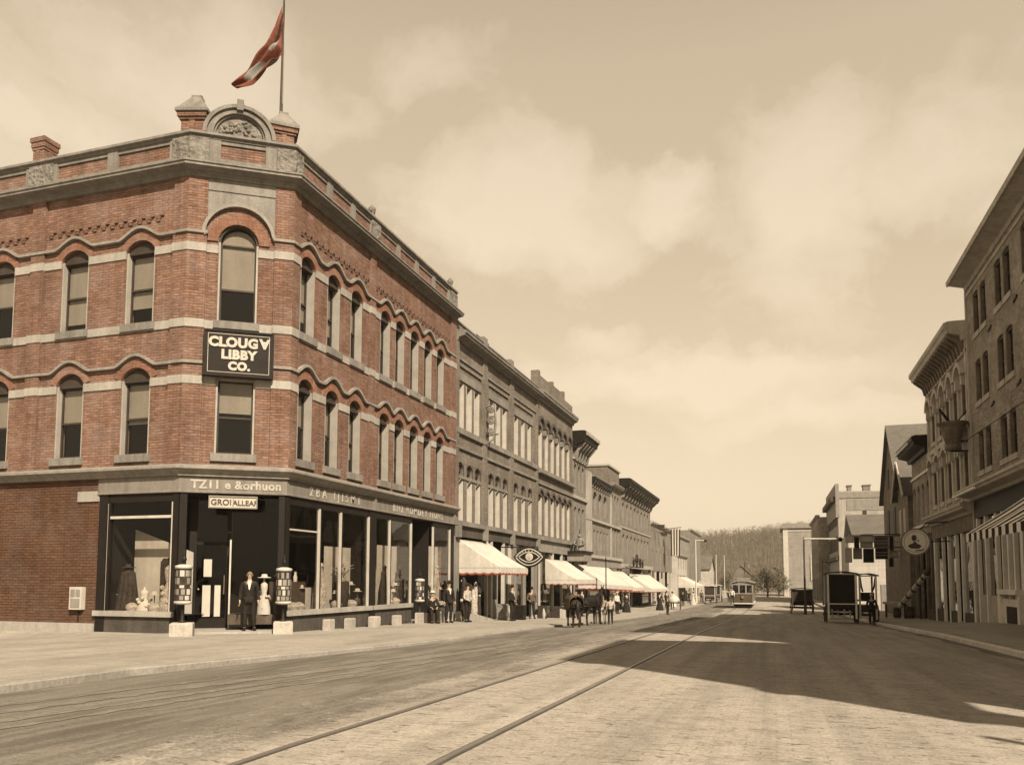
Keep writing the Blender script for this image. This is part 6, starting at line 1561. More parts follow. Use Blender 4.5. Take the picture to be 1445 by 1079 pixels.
# ------------------------------------------------------------------ people and animals
def skin_mesh(nodes, edges, sub=1, name='body'):
    me = bpy.data.meshes.new(name); keys = list(nodes); idx = {k: i for i, k in enumerate(keys)}
    me.from_pydata([nodes[k][0] for k in keys], [(idx[a], idx[b_]) for a, b_ in edges], [])
    ob = bpy.data.objects.new(name, me); COL.objects.link(ob)
    md = ob.modifiers.new('s', 'SKIN'); md.branch_smoothing = 0.3
    sv_ = me.skin_vertices[0].data if me.skin_vertices else None
    if sv_ is None:
        me.attributes.new('skin', 'FLOAT', 'POINT'); sv_ = me.skin_vertices[0].data
    for i, k in enumerate(keys):
        r_ = nodes[k][1]; sv_[i].radius = r_ if isinstance(r_, tuple) else (r_, r_)
        sv_[i].use_root = (i == 0)
    ob.modifiers.new('u', 'SUBSURF').levels = sub
    dg = bpy.context.evaluated_depsgraph_get(); dg.update()
    out = bpy.data.meshes.new_from_object(ob.evaluated_get(dg))
    bpy.data.objects.remove(ob); bpy.data.meshes.remove(me)
    return out
def skinned(name, nodes, edges, m_, parent, sub=1):
    # the Skin modifier needs its vertex layer, which only exists once the modifier is evaluated on a fresh mesh
    me = skin_bm(nodes, edges, sub)
    me.name = name; me.materials.clear(); me.materials.append(M[m_])
    for p in me.polygons: p.use_smooth = True
    o = bpy.data.objects.new(name, me); COL.objects.link(o); o.parent = parent
    return o
def skin_bm(nodes, edges, sub):
    bm = bmesh.new(); lay = bm.verts.layers.skin.verify(); vm = {}
    for i, (k, (c, r_)) in enumerate(nodes.items()):
        v = bm.verts.new(c); v[lay].radius = r_ if isinstance(r_, tuple) else (r_, r_); v[lay].use_root = (i == 0); vm[k] = v
    for a, b_ in edges: bm.edges.new((vm[a], vm[b_]))
    me = bpy.data.meshes.new('skin'); bm.to_mesh(me); bm.free()
    ob = bpy.data.objects.new('skin', me); COL.objects.link(ob)
    md = ob.modifiers.new('s', 'SKIN'); md.branch_smoothing = .4; md.use_smooth_shade = True
    ob.modifiers.new('u', 'SUBSURF').levels = sub
    dg = bpy.context.evaluated_depsgraph_get(); dg.update()
    out = bpy.data.meshes.new_from_object(ob.evaluated_get(dg))
    bpy.data.objects.remove(ob); bpy.data.meshes.remove(me)
    return out
def person(label, loc, rz=0.0, h=1.75, coat='suit', legs=None, hat=None, hatm='suit', skirt=None, pose=None, fine=False, hair='hair', shirt=True, group=None, apron=None):
    """faces local -Y"""
    t = thing('person', label, 'person', loc, group, rz if rz else 1e-6)
    t.scale = (h / 1.75,) * 3
    J = dict(pelvis=(0, 0, .95), spine=(0, .005, 1.14), chest=(0, .01, 1.34), neck=(0, .0, 1.49), jaw=(0, -.02, 1.575), head=(0, -.005, 1.655), crown=(0, .005, 1.73))
    for s_, n_ in ((-1, 'L'), (1, 'R')):
        J.update({n_ + 'sh': (s_ * .19, .01, 1.425), n_ + 'el': (s_ * .255, .03, 1.14), n_ + 'wr': (s_ * .265, -.06, .90), n_ + 'pa': (s_ * .262, -.085, .825),
                  n_ + 'hip': (s_ * .095, 0, .92), n_ + 'kn': (s_ * .105, -.02, .50), n_ + 'an': (s_ * .11, .03, .09), n_ + 'to': (s_ * .13, -.12, .035)})
    J.update(pose or {})
    rad = dict(pelvis=(.13, .10), spine=(.125, .09), chest=(.15, .10), neck=.052, jaw=(.062, .07), head=(.074, .092), crown=(.05, .06))
    nd = {k: (J[k], rad.get(k)) for k in rad}
    ed = [('pelvis', 'spine'), ('spine', 'chest'), ('chest', 'neck'), ('neck', 'jaw'), ('jaw', 'head'), ('head', 'crown')]
    for n_, s_ in (('L', -1), ('R', 1)):
        for k, r_ in (('sh', .055), ('el', .040), ('wr', .026), ('pa', (.038, .020)), ('hip', .085), ('kn', .055), ('an', .036), ('to', .034)): nd[n_ + k] = (J[n_ + k], r_)
        ed += [('chest', n_ + 'sh'), (n_ + 'sh', n_ + 'el'), (n_ + 'el', n_ + 'wr'), (n_ + 'wr', n_ + 'pa'), ('pelvis', n_ + 'hip'), (n_ + 'hip', n_ + 'kn'), (n_ + 'kn', n_ + 'an'), (n_ + 'an', n_ + 'to')]
        if fine:
            P = Vector(J[n_ + 'pa']); D = (P - Vector(J[n_ + 'wr'])).normalized(); S = Vector((0, -1, 0)); S = (S - D * S.dot(D)).normalized(); N = D.cross(S)
            for q, (o_, l_) in enumerate(((.030, .070), (.010, .082), (-.010, .076), (-.030, .060))):
                a = P + S * o_ + D * .03; b_ = a + D * l_ * .55 - N * s_ * .012; c_ = b_ + D * l_ * .4 - N * s_ * .03
                for kk, pt_ in enumerate((a, b_, c_)): nd[f'{n_}f{q}{kk}'] = (tuple(pt_), (.0092, .0085, .007)[kk])
                ed += [(n_ + 'pa', f'{n_}f{q}0'), (f'{n_}f{q}0', f'{n_}f{q}1'), (f'{n_}f{q}1', f'{n_}f{q}2')]
            a = P + S * .036 - D * .03; b_ = a + S * .022 + D * .03; c_ = b_ + D * .032 - N * s_ * .012
            for kk, pt_ in enumerate((a, b_, c_)): nd[f'{n_}t{kk}'] = (tuple(pt_), (.011, .010, .008)[kk])
            ed += [(n_ + 'pa', n_ + 't0'), (n_ + 't0', n_ + 't1'), (n_ + 't1', n_ + 't2')]
    if fine: nd['nose'] = ((0, J['head'][1] - .10, J['head'][2] - .035), (.012, .018)); ed.append(('head', 'nose'))
    body = skinned('body', nd, ed, 'skin', t)
    hx, hy, hz = J['head']
    if fine:
        x = MB(); [x.ball((hx + s_ * .030, hy - .082, hz + .005), .011, 6) for s_ in (-1, 1)]; o = x.build('eye', ['shoe'], None); o.parent = t
        x = MB(); x.ball((hx, hy - .083, hz - .075), .024, 8, sz=.35, sy=.5); o = x.build('mouth', ['rose_paint'], None); o.parent = t
        x = MB(); [x.ball((hx + s_ * .080, hy, hz - .01), .026, 8, sx=.45, sz=1.2) for s_ in (-1, 1)]; o = x.build('ear', ['skin'], None); o.parent = t
    # clothing
    cn_ = {'w': ((J['pelvis'][0], J['pelvis'][1], J['pelvis'][2] - .10), (.165, .135)), 'pelvis': (J['pelvis'], (.155, .125)), 'spine': (J['spine'], (.150, .115)), 'chest': (J['chest'], (.175, .125)), 'neck': ((J['neck'][0], J['neck'][1] + .01, J['neck'][2] - .02), .065)}
    ce = [('w', 'pelvis'), ('pelvis', 'spine'), ('spine', 'chest'), ('chest', 'neck')]
    for n_ in 'LR':
        for k, r_ in (('sh', .078), ('el', .058), ('wr', .044)): cn_[n_ + k] = (J[n_ + k], r_)
        ce += [('chest', n_ + 'sh'), (n_ + 'sh', n_ + 'el'), (n_ + 'el', n_ + 'wr')]
    skinned('coat', cn_, ce, coat, t)
    if skirt:
        x = MB(); px_, py_, pz_ = J['pelvis']; x.lathe((px_, py_, 0), [(.40, .02), (.36, .25), (.27, .55), (.19, .85), (.145, 1.02)], 14); o = x.build('skirt', [skirt], None); o.parent = t
    else:
        tn = {'pelvis': (J['pelvis'], (.15, .115))}; te = []
        for n_ in 'LR':
            for k, r_ in (('hip', .105), ('kn', .078), ('an', .064)): tn[n_ + k] = (J[n_ + k], r_)
            te += [('pelvis', n_ + 'hip'), (n_ + 'hip', n_ + 'kn'), (n_ + 'kn', n_ + 'an')]
        skinned('trousers', tn, te, legs or coat, t)
    x = MB()
    for n_ in 'LR':
        a, c = Vector(J[n_ + 'an']), Vector(J[n_ + 'to']); x.tube([a + Vector((0, .04, -.03)), a + Vector((0, -.02, -.03)), (a + c) / 2 + Vector((0, 0, -.01)), c + Vector((0, -.03, .0))], [.045, .052, .05, .035], 8)
    o = x.build('shoe', ['shoe'], None); o.parent = t
    if shirt:
        x = MB(); cy = J['chest'][1] - .13; x.add([(-.06, cy + .015, 1.47), (.06, cy + .015, 1.47), (.012, cy - .012, 1.22), (-.012, cy - .012, 1.22)], [(3, 2, 1, 0)]); x.lathe((0, J['neck'][1], 1.465), [(.066, 0), (.062, .045)], 12)
        o = x.build('shirt', ['white_cloth'], None); o.parent = t
    if apron:
        x = MB(); x.lathe((0, 0, 0), [(.30, .3), (.22, .7), (.17, 1.0), (.15, 1.3)], 12, sy=.75); o = x.build('apron', [apron], None); o.parent = t
    x = MB(); k = 6
    vs = []
    for i in range(k + 1):
        ph = math.pi * .56 * i / k
        for j in range(14):
            a = 2 * math.pi * j / 14; f_ = 1.0 if math.sin(a) > -.3 else .86
            vs.append((hx + .086 * math.sin(ph * f_) * math.cos(a), hy + .012 + .104 * math.sin(ph * f_) * math.sin(a), hz + .01 + .098 * math.cos(ph * f_)))
    x.add(vs, [(i * 14 + j, (i + 1) * 14 + j, (i + 1) * 14 + (j + 1) % 14, i * 14 + (j + 1) % 14) for i in range(k) for j in range(14)], 0, True)
    o = x.build('hair', [hair], None); o.parent = t
    if hat:
        x = MB()
        if hat == 'boater': pr = [(.15, 0), (.15, .012), (.09, .014), (.09, .085), (.085, .09), (.01, .09)]
        elif hat == 'wide': pr = [(.24, 0), (.24, .015), (.11, .02), (.11, .10), (.08, .13), (.01, .13)]
        else: pr = [(.125, .005), (.13, .015), (.088, .012), (.092, .06), (.08, .11), (.03, .13), (.005, .13)]
        x.lathe((hx, hy, hz + .045), pr, 16); o = x.build('hat', [hatm], None); o.parent = t
    return t
Z = lambda y: G(y)
person('bareheaded man in a dark three piece suit standing at the corner shop door', (-15.02, 20.70, -.165), R(34), 1.76, fine=True, pose=dict(Ran=(.16, .03, .09), Rto=(.2, -.11, .035), Rkn=(.13, -.02, .5), Rhip=(.10, 0, .92)))
person('man in dark suit sitting by the side doorway', (-13.75, 31.5, pave_l(-13.75, 31.5)), R(40), 1.72, hat='boater', hatm='print_paper', fine=True,
       pose=dict(pelvis=(0, .08, .55), spine=(0, .06, .76), chest=(0, .03, .95), neck=(0, -.0, 1.10), jaw=(0, -.03, 1.185), head=(0, -.02, 1.265), crown=(0, -.01, 1.34), Lsh=(-.19, .02, 1.03), Rsh=(.19, .02, 1.03), Lel=(-.25, -.04, .78), Rel=(.25, -.04, .78), Lwr=(-.14, -.26, .68), Rwr=(.14, -.26, .68), Lpa=(-.11, -.33, .66), Rpa=(.11, -.33, .66),
                 Lhip=(-.1, .04, .54), Rhip=(.1, .04, .54), Lkn=(-.13, -.38, .55), Rkn=(.13, -.38, .55), Lan=(-.13, -.40, .09), Ran=(.13, -.40, .09), Lto=(-.14, -.55, .035), Rto=(.14, -.55, .035)), shirt=False)
person('man in black with a dark bowler standing right of the side doorway', (-13.45, 32.6, pave_l(-13.45, 32.6)), R(55), 1.76, hat='bowler', shirt=True, fine=True)
# the box he sits on
x = MB(); zz = pave_l(-13.75, 31.6); x.box(-14.05, -13.55, 31.35, 31.95, zz - .02, zz + .44); tag(x.build('crate', ['brown_wood']), 'low wooden crate used as a seat by the side doorway', 'crate')
person('boy in a pale smock standing left of three children by the awning', (-8.55, 40.6, pave_l(-9.2, 40.6) - .13), R(20), 1.28, coat='pale_cloth', legs='brown_suit', shirt=False)
person('boy in a tan coat standing in the middle of three children by the awning', (-7.95, 39.0, road(-7.95, 39)), R(-10), 1.38, coat='tan_cloth', legs='pale_cloth', hat='bowler', hatm='brown_suit', shirt=False)
person('child in dark trousers and pale jacket with back turned, right of three children', (-7.55, 38.8, road(-7.55, 38.8)), R(200), 1.30, coat='goods_mid', legs='suit', shirt=False)
person('woman in a long black dress by the last red-fringed awning', (-10.4, 78.0, pave_l(-10.4, 78)), R(10), 1.68, coat='suit', skirt='suit', hat='wide')
person('small boy in black walking on the tramway side of the far street', (-8.3, 67.0, road(-8.3, 67)), R(60), 1.35, coat='suit', shirt=False)
crowd = [(-9.9, 84, 'pale_cloth', 'suit', 'man in a white shirt leaning on the handcart'), (-10.8, 92, 'white_cloth', None, 'woman in white dress before the low pale shop'), (-10.2, 97, 'suit', 'suit', 'man in black nearest the far awning'), (-9.6, 103, 'pale_cloth', None, 'woman in pale dress under the white street pole'),
         (-10.8, 110, 'suit', 'suit', 'man in dark coat beyond the white street pole'), (-9.8, 118, 'brown_suit', 'suit', 'man in brown coat by the far hooded wagons'), (-6.4, 125, 'suit', 'suit', 'man in black out in the road left of the tram'), (-5.6, 126, 'suit', 'suit', 'second man in black out in the road, beside the tram'), (-4.9, 92, 'white_cloth', 'suit', 'man in a white jacket riding the left tram step')]
for k, (xx, yy, c_, l_, lb) in enumerate(crowd):
    zz = pave_l(xx, yy) if xx < -9 else road(xx, yy)
    if 'tram step' in lb: xx, yy, zz = -4.25, 89.6, G(90) + .42
    person(lb, (xx, yy, zz), random.uniform(-.6, .6), 1.72, coat=c_, legs=l_, skirt=None if l_ else c_, hat='bowler' if l_ else 'wide', hatm='suit' if l_ else 'pale_cloth', shirt=False, group='people far down the street')
person('man in black coat with a pale bowler standing at the right of the canopy buggy', (5.3, 50.2, road(5.3, 50.2)), R(170), 1.70, hat='bowler', hatm='print_paper', shirt=False)
more = [(-12.4, 38.3, 'suit', 'suit', 'bowler', 'man in black standing in the shade under the first cream awning', 1.74, 80), (-12.9, 43.4, 'brown_suit', 'suit', 'bowler', 'man in brown standing under the eye sign', 1.72, 30),
        (-11.6, 48.6, 'pale_cloth', 'pale_cloth', None, 'person in pale clothes bending by the goods before the second awning', 1.6, -30), (-12.3, 53.2, 'suit', 'suit', 'bowler', 'man in black under the awning with the arcade windows above', 1.75, 70),
        (-11.9, 64.0, 'white_cloth', 'suit', 'boater', 'shopkeeper in shirt sleeves under the long red-fringed awning', 1.72, 60), (-12.0, 68.8, 'suit', None, 'wide', 'woman in black in the shade of the long red-fringed awning', 1.66, 40),
        (-11.0, 88.0, 'suit', 'suit', 'bowler', 'man in black under the last red-fringed awning', 1.74, 40), (-13.2, 34.2, 'goods_mid', 'suit', 'bowler', 'stout man in a grey jacket at the last shop window', 1.70, 75)]
for xx, yy, c_, l_, hat_, lb, hh, az_ in more:
    person(lb, (xx, yy, pave_l(xx, yy)), R(az_), hh, coat=c_, legs=l_, skirt=None if l_ else c_, hat=hat_, hatm='print_paper' if hat_ == 'boater' else 'suit', shirt=c_ == 'suit', pose=dict(Lwr=(-.16, -.22, 1.0), Lpa=(-.12, -.28, .98), Lel=(-.27, .0, 1.12), Ran=(.17, .08, .09), Rto=(.2, -.07, .035)))

def horse(label, loc, rz, m_, blanket=True, scale=1.0, group=None):
    t = thing('horse', label, 'horse', loc, group, rz); t.scale = (scale,) * 3
    nd = {'mid': ((0, .15, 1.14), (.31, .34)), 'rump': ((0, .72, 1.24), (.29, .29)), 'dock': ((0, .98, 1.22), (.16, .17)), 'chest': ((0, -.5, 1.16), (.27, .33)), 'nb': ((0, -.80, 1.36), (.15, .24)), 'nm': ((0, -1.04, 1.62), (.10, .17)), 'poll': ((0, -1.22, 1.86), (.085, .12)),
          'face': ((0, -1.42, 1.68), (.085, .12)), 'muz': ((0, -1.60, 1.43), (.06, .075)), 'lip': ((0, -1.66, 1.36), (.045, .055))}
    ed = [('mid', 'rump'), ('rump', 'dock'), ('mid', 'chest'), ('chest', 'nb'), ('nb', 'nm'), ('nm', 'poll'), ('poll', 'face'), ('face', 'muz'), ('muz', 'lip')]
    for s_, n_ in ((-1, 'L'), (1, 'R')):
        a = .06 * s_
        nd.update({n_ + 'h1': ((s_ * .15, .70, 1.02), (.15, .20)), n_ + 'h2': ((s_ * .16, .58, .80), (.10, .14)), n_ + 'h3': ((s_ * .16, .88 + a, .52), .065), n_ + 'h4': ((s_ * .16, .85 + a, .30), .048), n_ + 'h5': ((s_ * .16, .82 + a, .12), .050), n_ + 'h6': ((s_ * .16, .77 + a, .03), .062),
                   n_ + 'f1': ((s_ * .15, -.55, .95), (.11, .14)), n_ + 'f2': ((s_ * .15, -.58, .72), .080), n_ + 'f3': ((s_ * .15, -.60 + a, .48), .058), n_ + 'f4': ((s_ * .15, -.60 + a, .28), .042), n_ + 'f5': ((s_ * .15, -.60 + a, .12), .046), n_ + 'f6': ((s_ * .15, -.65 + a, .03), .060)})
        ed += [('rump', n_ + 'h1'), (n_ + 'h1', n_ + 'h2'), (n_ + 'h2', n_ + 'h3'), (n_ + 'h3', n_ + 'h4'), (n_ + 'h4', n_ + 'h5'), (n_ + 'h5', n_ + 'h6'), ('chest', n_ + 'f1'), (n_ + 'f1', n_ + 'f2'), (n_ + 'f2', n_ + 'f3'), (n_ + 'f3', n_ + 'f4'), (n_ + 'f4', n_ + 'f5'), (n_ + 'f5', n_ + 'f6')]
    skinned('body', nd, ed, m_, t)
    x = MB(); x.tube([(0, 1.10, 1.27), (0, 1.22, 1.05), (0, 1.22, .75), (0, 1.17, .42)], [.05, .085, .08, .02], 8); o = x.build('tail', ['shoe'], None); o.parent = t
    x = MB(); [x.tube([(s_ * .055, -1.20, 1.93), (s_ * .07, -1.22, 2.08)], [.035, .006], 6) for s_ in (-1, 1)]; o = x.build('ear', [m_], None); o.parent = t
    x = MB()
    for i in range(9):
        f_ = i / 8; x.tube([(0.0, -.72 - .48 * f_, 1.58 + .36 * f_), (.11, -.74 - .46 * f_, 1.40 + .36 * f_)], [.045, .02], 5)
    o = x.build('mane', ['shoe'], None); o.parent = t
    x = MB()
    x.tube([(.25 * math.cos(a), -.70 - .12 * math.sin(a), 1.20 + .40 * math.sin(a)) for a in [i * .3142 for i in range(21)]], .06, 6)
    x.tube([(.33 * math.cos(a), -.12, 1.14 + .36 * math.sin(a)) for a in [i * .3142 for i in range(21)]], .022, 5)
    x.tube([(s_ * .32, .2 + i * .15, 1.0 + .02 * i) for s_ in (-1,) for i in range(6)] , .02, 5); x.tube([(.32, .2 + i * .15, 1.0 + .02 * i) for i in range(6)], .02, 5)
    x.tube([(.31 * math.cos(a), .80 + .34 * abs(math.sin(a)), 1.0) for a in [i * .3142 for i in range(11)]], .025, 5)
    x.tube([(s_ * .1, -1.33, 1.72) for s_ in (-1, 1)], .02, 5); x.tube([(.1 * math.cos(a), -1.5, 1.56 + .1 * math.sin(a)) for a in [i * .63 for i in range(11)]], .013, 5)
    o = x.build('harness', ['leather'], None); o.parent = t
    if blanket:
        x = MB(); vs = []; N_ = 10
        for i in range(N_ + 1):
            y_ = -.35 + 1.35 * i / N_
            for j in range(13):
                a = math.pi * j / 12
                vs.append(((.345 + .012 * math.sin(y_ * 13 + j)) * math.cos(a), y_, (1.18 if y_ > -.1 else 1.16) + (.37 - .05 * (y_ > .85)) * math.sin(a) if 0 < j < 12 else .86 + .04 * math.sin(y_ * 9)))
        x.add(vs, [(i * 13 + j, i * 13 + j + 1, (i + 1) * 13 + j + 1, (i + 1) * 13 + j) for i in range(N_) for j in range(12)], 0, True)
        o = x.build('blanket', ['blanket'], None); o.parent = t; o.modifiers.new('thickness', 'SOLIDIFY').thickness = .02
    return t
horse('brown blanketed horse seen from behind, waiting at the left kerb', (-8.15, 33.6, road(-8.15, 33.6)), R(180 + 24), 'horse_bay', True, .88)
horse('black horse standing behind the blanketed horse', (-8.0, 36.6, road(-8.0, 36.6)), R(180 - 16), 'horse_black', False, .9)

# ------------------------------------------------------------------ vehicles
def wheel(t, c, r_, m_='brown_wood', n=12):
    x = MB(); pts = [(c[0], c[1] + r_ * math.cos(a), c[2] + r_ * math.sin(a)) for a in [i * 2 * math.pi / 28 for i in range(29)]]
    x.tube(pts, .032, 6, cap=False); x.tube([(c[0] - .1, c[1], c[2]), (c[0] + .1, c[1], c[2])], .06, 8)
    for k in range(n):
        a = 2 * math.pi * k / n; x.tube([(c[0], c[1], c[2]), (c[0], c[1] + r_ * math.cos(a), c[2] + r_ * math.sin(a))], .016, 5)
    return x.build('wheel', [m_], t)
def wagon(label, x0, x1, y0, y1, hood, body_m, top_m, back_m, name='wagon', zb=None, hz=2.6, frame_m='pale_paint', group=None):
    cx, cy = (x0 + x1) / 2, (y0 + y1) / 2; zg = (road(cx, cy) if zb is None else zb)
    t = thing(name, label, 'wagon', (cx, cy, zg), group)
    for xx in (x0 - .06, x1 + .06):
        wheel(t, (xx, y0 + .55, zg + .58), .56); wheel(t, (xx, y1 - .45, zg + .46), .44)
    x = MB(); x.box(x0 + .03, x1 - .03, y0 + .1, y1 - .1, zg + .72, zg + .86); [x.tube([(x0 - .1, yy, zz), (x1 + .1, yy, zz)], .035, 6) for yy, zz in ((y0 + .55, zg + .58), (y1 - .45, zg + .46))]
    [x.tube([(xx, y0 + .1, zg + .70), (xx, y0 + .55, zg + .60), (xx, y0 + 1.0, zg + .70)], .03, 5) for xx in (x0 + .2, x1 - .2)]
    x.build('chassis', ['iron'], t)
    x = MB(); x.box(x0, x1, y0, y1, zg + .86, zg + 1.12); x.build('bed', [body_m], t)
    if hood:
        x = MB()
        for yy in (y0 + .03, y1 - .03):
            for xx in (x0 + .04, x1 - .04): x.box(xx - .05, xx + .05, yy - .05, yy + .05, zg + .3 if yy < cy else zg + 1.1, zg + hz)
        x.box(x0 + .07, x1 - .07, y0, y0 + .06, zg + 1.12, zg + 1.18); x.box(x0 + .07, x1 - .07, y0, y0 + .06, zg + hz - .08, zg + hz)
        x.build('frame', [frame_m], t)
        if back_m:
          x = MB(); x.fbox(FN(y0 + .05), x0 + .09, x1 - .09, zg + 1.18, zg + hz - .08, -.03, .0); x.build('rear_curtain', [back_m], t)
          x = MB(); [x.box(xx, xx + .02, y0 + .1, y1 - .1, zg + 1.12, zg + hz) for xx in (x0 + .03, x1 - .05)]; x.build('side_curtain', [back_m], t)
        x = MB(); vs = []; N_ = 8
        for yy in (y0 - .15, y1 + .25):
            for i in range(N_ + 1):
                f_ = i / N_; vs.append((x0 - .12 + (x1 - x0 + .24) * f_, yy, zg + hz + .12 * math.sin(math.pi * f_)))
        vs += [(a, b_, c - .05) for a, b_, c in vs]; q = 2 * (N_ + 1)
        x.add(vs, [(i, i + 1, N_ + 2 + i, N_ + 1 + i) for i in range(N_)] + [(q + i, q + N_ + 1 + i, q + N_ + 2 + i, q + i + 1) for i in range(N_)] + [(i + 1, i, q + i, q + i + 1) for i in range(N_)] + [(N_ + 1 + i, N_ + 2 + i, q + N_ + 2 + i, q + N_ + 1 + i) for i in range(N_)] + [(0, N_ + 1, q + N_ + 1, q), (N_, q + N_, q + 2 * N_ + 1, 2 * N_ + 1)])
        x.build('roof', [top_m], t)
    x = MB(); x.box(x0 + .1, x1 - .1, y1 - .1, y1 + .3, zg + 1.3, zg + 1.4); x.build('seat', ['dark_wood'], t)
    x = MB(); [x.tube([(xx, y1, zg + .7), (xx, y1 + 1.6, zg + .9)], .03, 6) for xx in (x0 + .2, x1 - .2)]; x.build('shaft', ['brown_wood'], t)
    return t
w1 = wagon('black curtained delivery wagon seen from behind, pale framed, at the right kerb', 2.98, 4.55, 50.4, 53.2, True, 'dark_wood', 'canvas_dark', 'sign_black', hz=2.92, frame_m='cream_paint')
x = MB(); zg = OFF[w1].z
for k, xx in enumerate((3.2, 3.5, 3.85, 4.15)): x.ball((xx, 50.3, zg + .78 - .05 * (k % 2)), .075, 8); x.tube([(xx, 50.3, zg + .78), (xx + .03, 50.35, zg + .4)], .04, 5)
x.build('hanging_lamp', ['pale_iron'], w1)
x = MB(); x.box(3.1, 4.35, 49.95, 50.4, zg + .28, zg + .33); x.build('rear_step', ['grey_paint'], w1)
w2 = wagon('open sided canopy buggy beside the black curtained wagon', 4.72, 5.68, 50.9, 53.0, True, 'brown_wood', 'canvas_dark', None, 'buggy', hz=2.85, frame_m='cream_paint')
x = MB(); zg = OFF[w2].z; x.box(4.82, 5.58, 51.3, 51.42, zg + 1.45, zg + 1.85); x.box(4.82, 5.58, 51.3, 51.8, zg + 1.38, zg + 1.45); x.tube([(4.80, 50.95, zg + 2.75), (4.86, 51.0, zg + 2.2), (4.95, 51.2, zg + 1.9)], .05, 6); x.tube([(5.62, 50.95, zg + 2.75), (5.55, 51.0, zg + 2.2), (5.46, 51.2, zg + 1.9)], .05, 6); x.build('seat_back', ['sign_black'], w2)
wagon('dark loaded cart in shade beyond the arm pole', 1.5, 3.2, 74.5, 77.3, True, 'dark_wood', 'canvas_dark', 'goods_dark', hz=2.1, frame_m='brown_wood')
wagon('pale hooded wagon far down the left kerb, nearer of two', -9.0, -7.5, 112, 115, True, 'brown_wood', 'canvas', 'goods_dark', hz=2.4, group='wagons far down the left kerb')
wagon('pale hooded wagon far down the left kerb, farther of two', -8.9, -7.4, 122, 125, True, 'brown_wood', 'canvas', 'canvas_dark', hz=2.5, group='wagons far down the left kerb')
hc = thing('handcart', 'small handcart with a rounded pale load by the last awning', 'cart', (-9.6, 82.5, G(82)))
zg = pave_l(-9.6, 82.5); x = MB(); x.lathe((-9.6, 82.5, zg + .75), [(.55, 0), (.6, .2), (.45, .5), (.1, .66)], 14); x.build('load', ['canvas'], hc)
x = MB(); x.box(-10.2, -9.0, 82.0, 83.1, zg + .62, zg + .75); x.tube([(-10.1, 82, zg + .7), (-10.2, 81.2, zg + .95)], .03, 5); x.tube([(-9.1, 82, zg + .7), (-9.0, 81.2, zg + .95)], .03, 5); x.build('bed', ['brown_wood'], hc)
[wheel(hc, (xx, 82.5, zg + .45), .44) for xx in (-10.27, -8.93)]
# street furniture and goods outside the left shops
def crate(lb, x0, y0, w, d, h_, m_, g_=None, zoff=0):
    z0 = pave_l(x0, y0) - .03 + zoff; x = MB(); x.box(x0 - w / 2, x0 + w / 2, y0 - d / 2, y0 + d / 2, z0, z0 + h_)
    for zz in (z0 + .05, z0 + h_ * .5, z0 + h_ - .12): x.box(x0 - w / 2 - .015, x0 + w / 2 + .015, y0 - d / 2 - .015, y0 + d / 2 + .015, zz, zz + .07)
    return tag(x.build('crate', [m_]), lb, 'crate', g_)
crate('grey upright crate under the first cream awning', -13.2, 39.2, .5, .4, .85, 'grey_paint', 'crates under the first cream awning')
crate('dark slatted crate on the pavement under the first cream awning', -12.9, 40.9, .7, .5, .8, 'dark_wood', 'crates under the first cream awning')
t = thing('pavement_ramp', 'pale sloping cellar ramp at the end of the red brick building', 'ramp', (-13.6, 37, -.7))
x = MB(); x.fpoly(FR, [(35.6, -.85), (38.2, -.85), (38.2, -.58), (35.6, -.22)], .25, 1.05); x.build('ramp_slab', ['pale_stone'], t)
for k, (xx, yy, lb) in enumerate(((-13.75, 35.55, 'tangle of dark harness and cloth hung on the last red brick pier'), (-13.7, 36.3, 'bundle of pale and dark cloth hung at the start of the grey brick block'))):
    x = MB(); F = FR
    for q in range(7):
        a, c, hh = xx + random.uniform(-.22, .22), yy + random.uniform(-.32, .32), random.uniform(1.5, 2.3); w_ = random.uniform(.09, .15); z0 = pave_l(xx, yy) + random.uniform(.05, .35)
        x.lathe((a, c, z0), [(w_ * .8, 0), (w_ * 1.1, .12), (w_ * .8, hh * .35), (w_, hh * .6), (w_ * .75, hh * .8), (w_ * .2, hh * .86)], 7, int(q % 3 == 0), sy=.7)
        for m_ in range(3): x.ball((a + random.uniform(-.1, .1), c + random.uniform(-.12, .12), z0 + hh * random.uniform(.3, .85)), w_ * random.uniform(.4, .8), 6, int(m_ == 1))
    tag(x.build('hung_goods', ['goods_dark', 'goods_mid']), lb, 'hung goods', 'goods hung outside the shops')
for k, (xx, yy, lb) in enumerate(((-12.9, 45.3, 'dark heap of goods on the pavement below the eye sign'), (-12.6, 47.4, 'second dark heap of goods past the eye sign'), (-12.7, 50.3, 'dark and white heap of goods before the second awning'))):
    x = MB(); zz = pave_l(xx, yy)
    for q in range(9):
        a, c, w_, h_ = xx + random.uniform(-.4, .4), yy + random.uniform(-.4, .4), random.uniform(.12, .26), random.uniform(.2, .75)
        if q % 3: x.box(a - w_, a + w_, c - w_ * .7, c + w_ * .7, zz - .02, zz + h_, int(q % 4 == 0))
        else: x.lathe((a, c, zz), [(w_ * .8, 0), (w_, h_ * .4), (w_ * .7, h_ * .9), (w_ * .3, h_)], 8, int(q % 2))
    tag(x.build('goods_heap', ['goods_dark', 'pale_cloth']), lb, 'goods', 'goods heaped on the left pavement')

